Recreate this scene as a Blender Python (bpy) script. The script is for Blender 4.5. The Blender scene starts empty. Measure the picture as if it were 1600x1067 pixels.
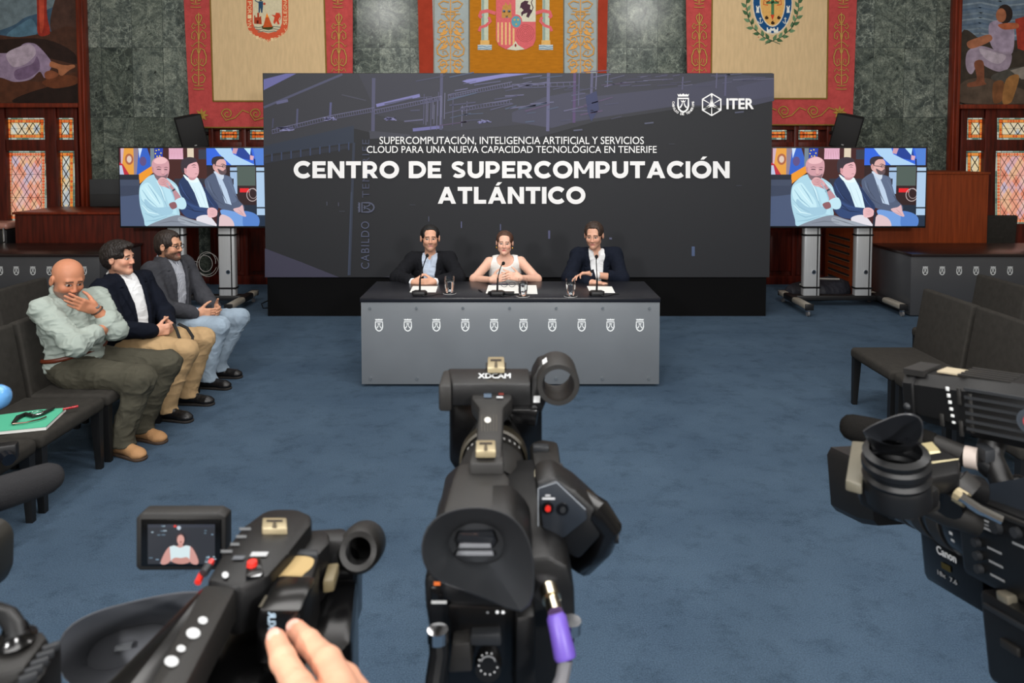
import bpy, bmesh, math, random
import numpy as np
from mathutils import Vector, Matrix
random.seed(7)
C = bpy.context.scene.collection
SC = bpy.context.scene
# ------------------------------------------------------------------ camera
F = 1120.0                 # focal length in pixels of the 1600 px frame
CAMH = 1.96
TH = math.radians(2.7)     # slight downward tilt, the rest of the framing is lens shift
PY0 = 232 + F * math.tan(TH)
cd = bpy.data.cameras.new('camera')
cam = bpy.data.objects.new('camera', cd); C.objects.link(cam)
cd.sensor_width = 36; cd.lens = F / 1600 * 36
cd.shift_y = (PY0 - 533.5) / 1600
cd.clip_start = 0.02
cam.location = (0, 0, CAMH); cam.rotation_euler = (math.pi / 2 - TH, 0, 0)
cd.dof.use_dof = True; cd.dof.focus_distance = 6.2; cd.dof.aperture_fstop = 9
SC.camera = cam
# ------------------------------------------------------------------ world, lamps, exposure
vs = SC.view_settings
vs.view_transform = 'Standard'; vs.look = 'None'; vs.gamma = 1; vs.use_curve_mapping = False
vs.exposure = 0.0
w = bpy.data.worlds.new('world'); SC.world = w; w.use_nodes = True
w.node_tree.nodes['Background'].inputs[0].default_value = (.75, .85, 1, 1)
w.node_tree.nodes['Background'].inputs[1].default_value = 0.25
def area(loc, tgt, sx, sy, e, col=(1, .98, .96)):  # every lamp is out of view, some overhead, some frontal
    l = bpy.data.lights.new('unseen_lamp', 'AREA'); l.shape = 'RECTANGLE'; l.size = sx; l.size_y = sy
    l.energy = e; l.color = col
    o = bpy.data.objects.new('unseen_lamp', l); C.objects.link(o); o.location = loc
    o.rotation_euler = (Vector(tgt) - Vector(loc)).to_track_quat('-Z', 'Y').to_euler()
    return o
area((0, 3.0, 6.3), (0, 3.0, 0), 5, 3, 250)
area((0, 7.6, 6.3), (0, 7.6, 0), 6, 1.2, 100)
area((-3.3, 2.0, 5.5), (-.6, 7.5, 1.2), .5, .5, 95)
area((3.3, 2.0, 5.5), (.6, 7.5, 1.2), .5, .5, 95)
area((0, -1.6, 4.6), (0, 5, .8), 4, 1.6, 170)  # broad unseen lamp added to brighten from the camera side
area((-2.2, -3.2, 3.3), (-.4, 6.8, 1.0), .5, .5, 215, (1, .985, .97))  # unseen frontal lamp for video lights by the cameras, set back
area((2.4, -3.2, 3.3), (.4, 6.8, 1.0), .5, .5, 215, (1, .985, .97))  # its partner on the right, also unseen and well below the ceiling
# ------------------------------------------------------------------ pixel helpers: a photo pixel seen at a known depth / height
cT, sT = math.cos(TH), math.sin(TH)
def ray(px, py):
    u = (px - 800) / F; v = (PY0 - py) / F
    return Vector((u, cT + v * sT, -sT + v * cT))
def at(px, py, Y):
    r = ray(px, py); return Vector((0, 0, CAMH)) + r * (Y / r.y)
def onz(px, py, z=0.0):
    r = ray(px, py); return Vector((0, 0, CAMH)) + r * ((z - CAMH) / r.z)
# ------------------------------------------------------------------ materials
def lin(h):
    h = h.lstrip('#'); c = [int(h[i:i + 2], 16) / 255 for i in (0, 2, 4)]
    return tuple(x / 12.92 if x <= .04045 else ((x + .055) / 1.055) ** 2.4 for x in c) + (1,)
MATS = {}
def mat(name, hexc='808080', rough=.6, metal=0, bump=0, bscale=200, var=0, vscale=8, spec=.5, emit=0, alpha=1, trans=0, coat=0, stretch=None):
    if name in MATS: return MATS[name]
    m = bpy.data.materials.new(name); m.use_nodes = True; MATS[name] = m
    nt = m.node_tree; b = nt.nodes['Principled BSDF']; I = b.inputs
    c = lin(hexc)
    I['Base Color'].default_value = c; I['Roughness'].default_value = rough; I['Metallic'].default_value = metal
    I['Specular IOR Level'].default_value = spec; I['Coat Weight'].default_value = coat
    if trans: I['Transmission Weight'].default_value = trans; I['IOR'].default_value = 1.45
    if alpha < 1: I['Alpha'].default_value = alpha
    if emit: I['Emission Color'].default_value = c; I['Emission Strength'].default_value = emit; I['Base Color'].default_value = (0.01, .01, .01, 1)
    if bump or var:
        tc = nt.nodes.new('ShaderNodeTexCoord'); src = tc.outputs['Object']
        if stretch:
            mp = nt.nodes.new('ShaderNodeMapping'); mp.inputs['Scale'].default_value = stretch
            nt.links.new(src, mp.inputs[0]); src = mp.outputs[0]
    if var:
        n = nt.nodes.new('ShaderNodeTexNoise'); n.inputs['Scale'].default_value = vscale; n.inputs['Detail'].default_value = 5
        nt.links.new(src, n.inputs['Vector'])
        r = nt.nodes.new('ShaderNodeValToRGB')
        r.color_ramp.elements[0].position = .3; r.color_ramp.elements[1].position = .7
        r.color_ramp.elements[0].color = tuple(x * (1 - var) for x in c[:3]) + (1,)
        r.color_ramp.elements[1].color = tuple(min(1, x * (1 + var)) for x in c[:3]) + (1,)
        nt.links.new(n.outputs[0], r.inputs[0]); nt.links.new(r.outputs[0], I['Base Color'])
    if bump:
        n = nt.nodes.new('ShaderNodeTexNoise'); n.inputs['Scale'].default_value = bscale; n.inputs['Detail'].default_value = 3
        nt.links.new(src, n.inputs['Vector'])
        bp = nt.nodes.new('ShaderNodeBump'); bp.inputs['Strength'].default_value = bump; bp.inputs['Distance'].default_value = .01
        nt.links.new(n.outputs[0], bp.inputs['Height']); nt.links.new(bp.outputs[0], I['Normal'])
    return m
def flatmat(h, kind='paint'):
    if kind == 'screen': return mat('screen_' + h, h, .4, emit=1.08)
    if kind == 'glass': return mat('stained_' + h, h, .3, emit=.8)
    if kind == 'cloth': return mat('cloth_' + h, h, .95, bump=.25, bscale=350, var=.08, vscale=30, spec=.1)
    if kind == 'oil': return mat('oil_' + h, h, .55, var=.28, vscale=9, bump=.15, bscale=70, spec=.3)
    return mat(kind + '_' + h, h, .6, spec=.25)
# ------------------------------------------------------------------ object helpers
def setp(o, label=None, cat=None, group=None, kind=None):
    for k, v in (('label', label), ('category', cat), ('group', group), ('kind', kind)):
        if v: o[k] = v
    return o
def thing(name, label, cat, loc=(0, 0, 0), group=None):
    o = bpy.data.objects.new(name, None); C.objects.link(o); o.location = loc; o.empty_display_size = .1
    return setp(o, label, cat, group)
def link(name, me, parent=None, loc=None, label=None):
    o = bpy.data.objects.new(name, me); C.objects.link(o)
    if parent:
        o.parent = parent
        if loc is None: o.matrix_parent_inverse = world_of(parent).inverted()
    if loc is not None: o.location = loc
    if label: o['label'] = label
    return o
def world_of(o):
    m = Matrix.LocRotScale(o.location, o.rotation_euler, o.scale)
    return (world_of(o.parent) @ o.matrix_parent_inverse @ m) if o.parent else m
def copy_tree(o, parent=None):
    c = o.copy(); C.objects.link(c)
    if parent: c.parent = parent
    for ch in list(o.children): copy_tree(ch, c)
    return c
class B:
    """collects shapes for one part and links them as one mesh"""
    def __init__(s): s.bm = bmesh.new()
    def _tr(s, vs, M):
        bmesh.ops.transform(s.bm, matrix=M, verts=vs)
    def box(s, c, size, rot=(0, 0, 0), bev=0, seg=2, M=None):
        r = bmesh.ops.create_cube(s.bm, size=1); v = r['verts']
        bmesh.ops.scale(s.bm, vec=size, verts=v)
        if bev:
            es = list({e for x in v for e in x.link_edges})
            g = bmesh.ops.bevel(s.bm, geom=es, offset=min(bev, min(size) * .49), segments=seg, affect='EDGES', profile=.5)
            v = list({x for f in g['faces'] for x in f.verts} | {x for x in v if x.is_valid})
        from mathutils import Euler
        R = Euler(rot).to_matrix().to_4x4()
        s._tr(v, (M or Matrix()) @ Matrix.Translation(Vector(c)) @ R); return s
    def cyl(s, a, b, ra, rb=None, n=24, cap=True):
        a, b = Vector(a), Vector(b); rb = ra if rb is None else rb
        r = bmesh.ops.create_cone(s.bm, cap_ends=cap, segments=n, radius1=ra, radius2=rb, depth=(b - a).length)
        q = (b - a).to_track_quat('Z', 'Y').to_matrix().to_4x4()
        s._tr(r['verts'], Matrix.Translation((a + b) / 2) @ q); return s
    def ball(s, c, r, scale=(1, 1, 1), n=20, rot=(0, 0, 0)):
        from mathutils import Euler
        g = bmesh.ops.create_uvsphere(s.bm, u_segments=n, v_segments=n // 2 + 2, radius=r)
        s._tr(g['verts'], Matrix.Translation(Vector(c)) @ Euler(rot).to_matrix().to_4x4() @ Matrix.Diagonal((*scale, 1))); return s
    def tube(s, pts, r, n=10, closed=False):
        pts = [Vector(p) for p in pts]; N = len(pts); rings = []
        rad = r if isinstance(r, (list, tuple)) else [r] * N
        up = None
        for i, p in enumerate(pts):
            d = (pts[(i + 1) % N] - pts[i - 1]) if closed else (pts[min(i + 1, N - 1)] - pts[max(i - 1, 0)])
            d.normalize()
            if up is None: up = d.orthogonal().normalized()
            up = (up - d * up.dot(d)).normalized(); sd = d.cross(up)
            rings.append([s.bm.verts.new(p + (up * math.cos(t) + sd * math.sin(t)) * rad[i]) for t in [2 * math.pi * k / n for k in range(n)]])
        for i in range(N if closed else N - 1):
            A, Bq = rings[i], rings[(i + 1) % N]
            for k in range(n): s.bm.faces.new((A[k], A[(k + 1) % n], Bq[(k + 1) % n], Bq[k]))
        if not closed:
            s.bm.faces.new(rings[0][::-1]); s.bm.faces.new(rings[-1])
        return s
    def lathe(s, prof, c=(0, 0, 0), axis=(0, 0, 1), n=32, sx=1, sy=1):
        """prof: list of (radius, height); revolved round axis through c"""
        q = Vector(axis).to_track_quat('Z', 'Y').to_matrix().to_4x4(); M = Matrix.Translation(Vector(c)) @ q
        rings = []
        for r, z in prof:
            rings.append([s.bm.verts.new(M @ Vector((sx * r * math.cos(2 * math.pi * k / n), sy * r * math.sin(2 * math.pi * k / n), z))) for k in range(n)])
        for A, Bq in zip(rings, rings[1:]):
            for k in range(n): s.bm.faces.new((A[k], A[(k + 1) % n], Bq[(k + 1) % n], Bq[k]))
        return s
    def prism(s, pts, vec, bev=0):
        """polygon of world points pushed along vec, closed"""
        vec = Vector(vec)
        a = [s.bm.verts.new(p) for p in pts]; b = [s.bm.verts.new(Vector(p) + vec) for p in pts]; n = len(pts)
        fs = [s.bm.faces.new(a), s.bm.faces.new(b[::-1])]
        fs += [s.bm.faces.new((a[i], b[i], b[(i + 1) % n], a[(i + 1) % n])) for i in range(n)]
        bmesh.ops.recalc_face_normals(s.bm, faces=fs)
        if bev:
            es = list({e for f in fs for e in f.edges})
            bmesh.ops.bevel(s.bm, geom=es, offset=bev, segments=2, affect='EDGES', profile=.5, clamp_overlap=True)
        return s
    def ext(s, px, Y0, Y1, bev=0):
        """outline traced at depth Y0, solid back to depth Y1"""
        return s.prism([at(x, y, Y0) for x, y in px], (0, Y1 - Y0, 0), bev)
    def extz(s, px, z, t, bev=0):
        """outline lying at height z, solid down by t"""
        return s.prism([onz(x, y, z) for x, y in px], (0, 0, -t), bev)
    def loft(s, rings, close=True, caps=(0, 0)):
        R = [[s.bm.verts.new(p) for p in r] for r in rings]; n = len(R[0])
        for A, Z in zip(R, R[1:]):
            for k in range(n): s.bm.faces.new((A[k], A[(k + 1) % n], Z[(k + 1) % n], Z[k]))
        if caps[0]: s.bm.faces.new(R[0])
        if caps[1]: s.bm.faces.new(R[-1][::-1])
        return s
    def build(s, name, m, parent=None, smooth=True, loc=None, label=None, sub=0, ang=35):
        me = bpy.data.meshes.new(name)
        bmesh.ops.recalc_face_normals(s.bm, faces=s.bm.faces)
        s.bm.to_mesh(me); s.bm.free()
        for x in (m if isinstance(m, (list, tuple)) else [m]): me.materials.append(x)
        o = link(name, me, parent, loc, label)
        if smooth:
            me.polygons.foreach_set('use_smooth', [True] * len(me.polygons))
            a = [e for e in me.edges]
            bm = bmesh.new(); bm.from_mesh(me)
            lim = math.radians(ang)
            for e in bm.edges:
                if len(e.link_faces) != 2 or e.calc_face_angle(0) > lim: e.smooth = False
            bm.to_mesh(me); bm.free()
        if sub:
            md = o.modifiers.new('subd', 'SUBSURF'); md.levels = sub; md.render_levels = sub
        return o
def text_data(body, bold=0.0, space=1.0):
    """letters as (verts, polygons) in the unit box 0..1 x 0..1, with the raw aspect"""
    cu = bpy.data.curves.new('t', 'FONT'); cu.body = body; cu.size = 1; cu.offset = bold; cu.fill_mode = 'FRONT'; cu.space_character = space
    cu.resolution_u = 4
    o = bpy.data.objects.new('t', cu); C.objects.link(o)
    me = o.to_mesh(); v = [x.co.copy() for x in me.vertices]; p = [tuple(q.vertices) for q in me.polygons]
    o.to_mesh_clear(); bpy.data.objects.remove(o); bpy.data.curves.remove(cu)
    return v, p
class Flat:
    """a flat printed / woven / lit picture: polygons by colour, in layers a hair apart, on fn(u, v, offset) -> world"""
    def __init__(s, fn, kind='paint', step=.00012): s.fn = fn; s.kind = kind; s.v = []; s.f = []; s.m = []; s.mats = []; s.L = 0; s.step = step
    def _mi(s, h):
        m = flatmat(h[1:], 'paint') if h[0] == '!' else flatmat(h, s.kind)
        if m not in s.mats: s.mats.append(m)
        return s.mats.index(m)
    def poly(s, pts, h, up=True):
        if up: s.L += 1
        b = len(s.v); s.v += [s.fn(u, v, s.L * s.step) for u, v in pts]
        s.f.append(tuple(range(b, b + len(pts)))); s.m.append(s._mi(h)); return s
    def rect(s, x0, y0, x1, y1, h, up=True): return s.poly([(x0, y0), (x1, y0), (x1, y1), (x0, y1)], h, up)
    def disc(s, x, y, r, h, ry=None, n=28, up=True):
        ry = ry or r; return s.poly([(x + r * math.cos(t), y + ry * math.sin(t)) for t in [2 * math.pi * k / n for k in range(n)]], h, up)
    def stroke(s, pts, w, h, up=True, closed=False, taper=None):
        if up: s.L += 1
        n = len(pts); L = []
        for i in range(n):
            a = pts[i - 1] if (i or closed) else pts[0]; b = pts[(i + 1) % n] if (i < n - 1 or closed) else pts[-1]
            dx, dy = b[0] - a[0], b[1] - a[1]; l = math.hypot(dx, dy) or 1
            ww = w * (taper(i / (n - 1)) if taper else 1) / 2
            L.append(((pts[i][0] - dy / l * ww, pts[i][1] + dx / l * ww), (pts[i][0] + dy / l * ww, pts[i][1] - dx / l * ww)))
        for i in range(n if closed else n - 1):
            A, Bq = L[i], L[(i + 1) % n]; s.poly([A[0], A[1], Bq[1], Bq[0]], h, False)
        return s
    def text(s, body, x0, y0, x1, y1, h, bold=0, space=1.0, rot=None, up=True):
        """letters fitted to the box; y0 is the base line side"""
        if up: s.L += 1
        v, p = text_data(body, 0, space)
        xs = [a.x for a in v]; ys = [a.y for a in v]; ax, bx, ay, by = min(xs), max(xs), min(ys), max(ys)
        for k in range(16 if bold else 1):
            ox, oy = (bold * math.cos(k * math.pi / 8), bold * math.sin(k * math.pi / 8)) if bold else (0, 0)
            b = len(s.v)
            for a in v:
                u = (a.x + ox - ax + bold) / (bx - ax + 2 * bold); t = (a.y + oy - ay + bold) / (by - ay + 2 * bold)
                if rot: u, t = rot(u, t)
                s.v.append(s.fn(x0 + u * (x1 - x0), y0 + t * (y1 - y0), s.L * s.step + k * 2e-5))
            for q in p: s.f.append(tuple(i + b for i in q)); s.m.append(s._mi(h))
        return s
    def build(s, name, parent=None, label=None):
        me = bpy.data.meshes.new(name); me.from_pydata([tuple(x) for x in s.v], [], s.f)
        for m in s.mats: me.materials.append(m)
        me.polygons.foreach_set('material_index', s.m); me.update()
        return link(name, me, parent, None, label)
def catmull(p, k=5):
    n = len(p); q = []
    for i in range(n):
        a, b, c, d = p[i - 1], p[i], p[(i + 1) % n], p[(i + 2) % n]
        for j in range(k):
            t = j / k; q.append(tuple(.5 * (2 * b[m] + (c[m] - a[m]) * t + (2 * a[m] - 5 * b[m] + 4 * c[m] - d[m]) * t * t + (3 * b[m] - a[m] - 3 * c[m] + d[m]) * t ** 3) for m in (0, 1)))
    return q
def chaikin(p, n=2):
    for _ in range(n):
        q = []
        for i in range(len(p)):
            a, b = p[i], p[(i + 1) % len(p)]
            q += [(a[0] * .75 + b[0] * .25, a[1] * .75 + b[1] * .25), (a[0] * .25 + b[0] * .75, a[1] * .25 + b[1] * .75)]
        p = q
    return p
def heavy_text(f, body, x0, yb, x1, yt, hexc, gap=.1, word=.38):
    """geometric extra bold capitals, base line yb, cap line yt, fitted to x0..x1"""
    t, h = .27, .235
    ov = lambda cx, cy, rx, ry, a0, a1, n=22: arc(cx, cy, rx, a0, a1, n, ry)
    def G(c):
        R = lambda a, b, c_, d: ('p', [(a, b), (c_, b), (c_, d), (a, d)])
        if c == 'E': return .8, [R(0, 0, t, 1), R(0, 0, .8, h), R(0, .39, .72, .6), R(0, 1 - h, .78, 1)]
        if c == 'L': return .74, [R(0, 0, t, 1), R(0, 0, .74, h)]
        if c == 'T': return .88, [R(.44 - t / 2, 0, .44 + t / 2, 1), R(0, 1 - h, .88, 1)]
        if c == 'I': return t, [R(0, 0, t, 1)]
        if c == 'N': return .98, [R(0, 0, t, 1), R(.98 - t, 0, .98, 1), ('p', [(0, 1), (t * .95, 1), (.98, 0), (.98 - t * .95, 0)])]
        if c == 'M': return 1.16, [R(0, 0, t * .95, 1), R(1.16 - t * .95, 0, 1.16, 1), ('p', [(0, 1), (t * .95, 1), (.68, .26), (.5, .26)]), ('p', [(1.16, 1), (1.16 - t * .95, 1), (.48, .26), (.66, .26)])]
        if c in 'A\u00c1':
            g = [('p', [(0, 0), (.28, 0), (.7, 1), (.42, 1)]), ('p', [(1.1, 0), (.82, 0), (.4, 1), (.68, 1)]), R(.22, .19, .88, .38)]
            return 1.1, g + ([('p', [(.46, 1.08), (.66, 1.08), (.86, 1.28), (.6, 1.28)])] if c != 'A' else [])
        if c in 'O\u00d3':
            g = [('s', ov(.57, .5, .445, .395, 0, 360, 40), .265)]
            return 1.14, g + ([('p', [(.5, 1.1), (.7, 1.1), (.9, 1.28), (.64, 1.28)])] if c != 'O' else [])
        if c == 'C': return 1.0, [('s', ov(.57, .5, .445, .395, 42, 318), .265)]
        if c == 'D': return 1.02, [R(0, 0, t, 1), ('s', [(.1, 1 - h / 2)] + ov(.45, .5, .44, .382, 90, -90) + [(.1, h / 2)], h + .02)]
        if c == 'U': return .96, [('s', [(t / 2, 1), (t / 2, .42)] + ov(.48, .42, .48 - t / 2, .3, 180, 360)[1:] + [(.96 - t / 2, 1)], .262)]
        if c in 'PR':
            g = [R(0, 0, t, 1), ('s', [(.1, 1 - h / 2)] + ov(.44, .635, .29, .25, 90, -90) + [(.1, .385)], h)]
            if c == 'R': g.append(('p', [(.34, .36), (.6, .4), (.9, 0), (.6, 0)]))
            return .9 if c == 'R' else .88, g
        if c == 'S': return .86, [('s', ov(.43, .72, .29, .17, 28, 250, 14) + ov(.43, .28, .29, .165, 70, -152, 14), .23)]
        return word, []
    gl = [G(c) for c in body]; W = sum(g[0] for g in gl) + gap * (len(body) - 1); k = (x1 - x0) / W; x = 0; H = yt - yb
    f.L += 1
    for wd, g in gl:
        for q in g:
            P = [(x0 + (x + u) * k, yb + v * H) for u, v in q[1]]
            if q[0] == 'p': f.poly(P, hexc, False)
            else:
                n = len(q[1]); L = []; cl = q[1][0] == q[1][-1] or math.dist(q[1][0], q[1][-1]) < 1e-6; pts = q[1][:-1] if cl else q[1]; n = len(pts)
                for i in range(n):
                    a = pts[i - 1] if (i or cl) else pts[0]; b = pts[(i + 1) % n] if (i < n - 1 or cl) else pts[-1]
                    dx, dy = b[0] - a[0], b[1] - a[1]; l = math.hypot(dx, dy) or 1; e = q[2] / 2
                    L.append([(x0 + (x + u) * k, yb + v * H) for u, v in ((pts[i][0] - dy / l * e, pts[i][1] + dx / l * e), (pts[i][0] + dy / l * e, pts[i][1] - dx / l * e))])
                for i in range(n if cl else n - 1): A, Z = L[i], L[(i + 1) % n]; f.poly([A[0], A[1], Z[1], Z[0]], hexc, False)
            f.L += .02
        x += wd + gap
def arc(cx, cy, r, a0, a1, n=16, ry=None):
    ry = ry or r
    return [(cx + r * math.cos(math.radians(a0 + (a1 - a0) * k / n)), cy + ry * math.sin(math.radians(a0 + (a1 - a0) * k / n))) for k in range(n + 1)]
def spiral(cx, cy, r0, r1, a0, turns, n=26, flip=1):
    return [(cx + flip * (r0 + (r1 - r0) * k / n) * math.cos(math.radians(a0) + turns * 2 * math.pi * k / n), cy + (r0 + (r1 - r0) * k / n) * math.sin(math.radians(a0) + turns * 2 * math.pi * k / n)) for k in range(n + 1)]
# ------------------------------------------------------------------ smooth solids on a grid (bodies, clothing, soft shapes)
def nrm(a): a = np.asarray(a, float); return a / (np.linalg.norm(a) + 1e-12)
_rs = np.random.RandomState(3); _tab = _rs.rand(4096).astype(np.float32)
def vnoise(P):
    i = np.floor(P).astype(np.int64); f = P - i; f = f * f * (3 - 2 * f); out = 0
    for dx in (0, 1):
        for dy in (0, 1):
            for dz in (0, 1):
                hsh = ((i[:, 0] + dx) * 73856093 ^ (i[:, 1] + dy) * 19349663 ^ (i[:, 2] + dz) * 83492791) & 4095
                out = out + _tab[hsh] * (f[:, 0] if dx else 1 - f[:, 0]) * (f[:, 1] if dy else 1 - f[:, 1]) * (f[:, 2] if dz else 1 - f[:, 2])
    return out
class SDF:
    def __init__(s, lo, hi, h):
        s.h = h; s.lo = np.array(lo, float) - 2 * h; n = np.ceil((np.array(hi) - s.lo) / h).astype(int) + 3
        s.ax = [(s.lo[i] + h * np.arange(n[i])).astype(np.float32) for i in range(3)]
        s.d = np.full(n, .1, np.float32)
    def _blk(s, lo, hi):
        sl = []
        for i in range(3):
            a = int(max(0, math.floor((lo[i] - s.lo[i]) / s.h))); b = int(min(len(s.ax[i]), math.ceil((hi[i] - s.lo[i]) / s.h) + 1))
            if b - a < 1: return None, None
            sl.append(slice(a, b))
        return tuple(sl), (s.ax[0][sl[0]][:, None, None], s.ax[1][sl[1]][None, :, None], s.ax[2][sl[2]][None, None, :])
    def _app(s, sl, e, k, op):
        d = s.d[sl]
        if op == 's': d = -d
        if k > 0:
            q = np.maximum(k - np.abs(d - e), 0) / k; r = np.minimum(d, e) - q * q * k * .25
        else: r = np.minimum(d, e)
        s.d[sl] = -r if op == 's' else r
    def cone(s, a, b, ra, rb=None, k=.02, op='u', flat=None):
        rb = ra if rb is None else rb; a = np.array(a, float); b = np.array(b, float); m = max(ra, rb) + k + 3 * s.h
        sl, G = s._blk(np.minimum(a, b) - m, np.maximum(a, b) + m)
        if sl is None: return s
        ba = b - a; L = float(ba @ ba) + 1e-12
        t = np.clip(((G[0] - a[0]) * ba[0] + (G[1] - a[1]) * ba[1] + (G[2] - a[2]) * ba[2]) / L, 0, 1)
        e = np.sqrt((G[0] - a[0] - t * ba[0]) ** 2 + (G[1] - a[1] - t * ba[1]) ** 2 + (G[2] - a[2] - t * ba[2]) ** 2) - (ra + (rb - ra) * t)
        s._app(sl, e, k, op); return s
    def _loc(s, c, R, ext):
        R = np.eye(3) if R is None else R
        m = np.abs(R).dot(ext); sl, G = s._blk(c - m, c + m)
        if sl is None: return None, None
        X = [R[0, i] * (G[0] - c[0]) + R[1, i] * (G[1] - c[1]) + R[2, i] * (G[2] - c[2]) for i in range(3)]
        return sl, X
    def ell(s, c, r, R=None, k=.02, op='u'):
        c = np.array(c, float); r = np.array(r, float)
        sl, X = s._loc(c, R, r + k + 3 * s.h)
        if sl is None: return s
        k0 = np.sqrt((X[0] / r[0]) ** 2 + (X[1] / r[1]) ** 2 + (X[2] / r[2]) ** 2)
        k1 = np.sqrt((X[0] / r[0] ** 2) ** 2 + (X[1] / r[1] ** 2) ** 2 + (X[2] / r[2] ** 2) ** 2) + 1e-9
        s._app(sl, k0 * (k0 - 1) / k1, k, op); return s
    def box(s, c, hs, R=None, rd=.01, k=.01, op='u'):
        c = np.array(c, float); hs = np.array(hs, float)
        sl, X = s._loc(c, R, hs + k + 3 * s.h)
        if sl is None: return s
        q = [np.abs(X[i]) - (hs[i] - rd) for i in range(3)]
        e = np.sqrt(np.maximum(q[0], 0) ** 2 + np.maximum(q[1], 0) ** 2 + np.maximum(q[2], 0) ** 2) + np.minimum(np.maximum(np.maximum(q[0], q[1]), q[2]), 0) - rd
        s._app(sl, e, k, op); return s
    def coords(s, p, R):
        G = (s.ax[0][:, None, None] - p[0], s.ax[1][None, :, None] - p[1], s.ax[2][None, None, :] - p[2])
        return [(R[0, i] * G[0] + R[1, i] * G[1] + R[2, i] * G[2]).astype(np.float32) for i in range(3)]
    def plane(s, p, n, k=0):
        """keep only the side the normal points away from"""
        n = nrm(n); e = (s.ax[0][:, None, None] - p[0]) * n[0] + (s.ax[1][None, :, None] - p[1]) * n[1] + (s.ax[2][None, None, :] - p[2]) * n[2]
        s.d = np.maximum(s.d, e.astype(np.float32)); return s
    def mesh(s):
        d = s.d; ins = d < 0; n = np.array(d.shape)
        c = np.zeros(n - 1, np.int8)
        for i in (0, 1):
            for j in (0, 1):
                for k in (0, 1): c += ins[i:n[0] - 1 + i, j:n[1] - 1 + j, k:n[2] - 1 + k]
        act = (c > 0) & (c < 8); idx = np.argwhere(act); vid = np.full(n - 1, -1, np.int32); vid[act] = np.arange(len(idx))
        acc = np.zeros((len(idx), 3)); cnt = np.zeros(len(idx))
        cor = [(i, j, k) for i in (0, 1) for j in (0, 1) for k in (0, 1)]
        val = {q: d[idx[:, 0] + q[0], idx[:, 1] + q[1], idx[:, 2] + q[2]] for q in cor}
        for a in cor:
            for x in range(3):
                if a[x]: continue
                b = list(a); b[x] = 1; b = tuple(b); va, vb = val[a], val[b]; m = (va < 0) != (vb < 0)
                t = np.where(m, va / np.where(m, va - vb, 1), 0)
                p = np.tile(np.array(a, float), (len(idx), 1)); p[:, x] = t
                acc[m] += p[m]; cnt[m] += 1
        V = s.lo + s.h * (idx + acc / cnt[:, None])
        Q = []
        for x in range(3):
            y, z = (x + 1) % 3, (x + 2) % 3
            a = [slice(None)] * 3; b = [slice(None)] * 3; a[x] = slice(0, -1); b[x] = slice(1, None)
            A = ins[tuple(a)]; Bq = ins[tuple(b)]; E = np.argwhere(A != Bq)
            E = E[(E[:, y] > 0) & (E[:, z] > 0) & (E[:, y] < n[y] - 1) & (E[:, z] < n[z] - 1)]
            f = A[E[:, 0], E[:, 1], E[:, 2]]
            def g(dy, dz):
                e = E.copy(); e[:, y] -= dy; e[:, z] -= dz; return vid[e[:, 0], e[:, 1], e[:, 2]]
            q = np.stack([g(1, 1), g(0, 1), g(0, 0), g(1, 0)], 1); q[~f] = q[~f][:, ::-1]; Q.append(q)
        return V, np.concatenate(Q)
def normals(V, Q):
    n = np.cross(V[Q[:, 2]] - V[Q[:, 0]], V[Q[:, 3]] - V[Q[:, 1]]); N = np.zeros_like(V)
    for i in range(4): np.add.at(N, Q[:, i], n)
    return N / (np.linalg.norm(N, axis=1)[:, None] + 1e-12)
def relax(V, Q, it=2, f=.5):
    for _ in range(it):
        a = np.zeros_like(V); c = np.zeros(len(V))
        for i in range(4):
            for j in (1, 3):
                np.add.at(a, Q[:, i], V[Q[:, (i + j) % 4]]); np.add.at(c, Q[:, i], 1)
        V = V + f * (a / np.maximum(c, 1)[:, None] - V)
    return V
def solid(name, sdf, m, parent=None, col=None, disp=None, smooth=1, label=None):
    V, Q = sdf.mesh() if isinstance(sdf, SDF) else sdf
    if smooth: V = relax(V, Q, smooth)
    if disp is not None: V = V + normals(V, Q) * disp(V)[:, None]
    me = bpy.data.meshes.new(name)
    me.vertices.add(len(V)); me.vertices.foreach_set('co', V.astype(np.float32).ravel())
    me.loops.add(len(Q) * 4); me.loops.foreach_set('vertex_index', Q.astype(np.int32).ravel())
    me.polygons.add(len(Q)); me.polygons.foreach_set('loop_start', np.arange(0, len(Q) * 4, 4, dtype=np.int32))
    me.update(calc_edges=True); me.validate()
    me.polygons.foreach_set('use_smooth', [True] * len(me.polygons))
    me.materials.append(m)
    if col is not None:
        a = me.color_attributes.new('Col', 'FLOAT_COLOR', 'POINT'); cc = np.ones((len(V), 4), np.float32); cc[:, :3] = col(V); a.data.foreach_set('color', cc.ravel())
    return link(name, me, parent, None, label)
def folds(amp, f=9, st=(1, 1, 1), seed=0):
    def fn(V):
        P = V * np.array(st) * f + seed * 17.3
        P = P + .8 * np.stack([vnoise(P * .7 + 5), vnoise(P * .7 + 11), vnoise(P * .7 + 23)], 1)
        r = 1 - np.abs(2 * vnoise(P) - 1); r2 = 1 - np.abs(2 * vnoise(P * 2.3 + 7) - 1)
        return amp * (r ** 2 + .4 * r2 ** 2 - .5)
    return fn
# ================================================================== the room
WY = 10.4
def struct(o, **k): return setp(o, kind='structure', **k)
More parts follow.
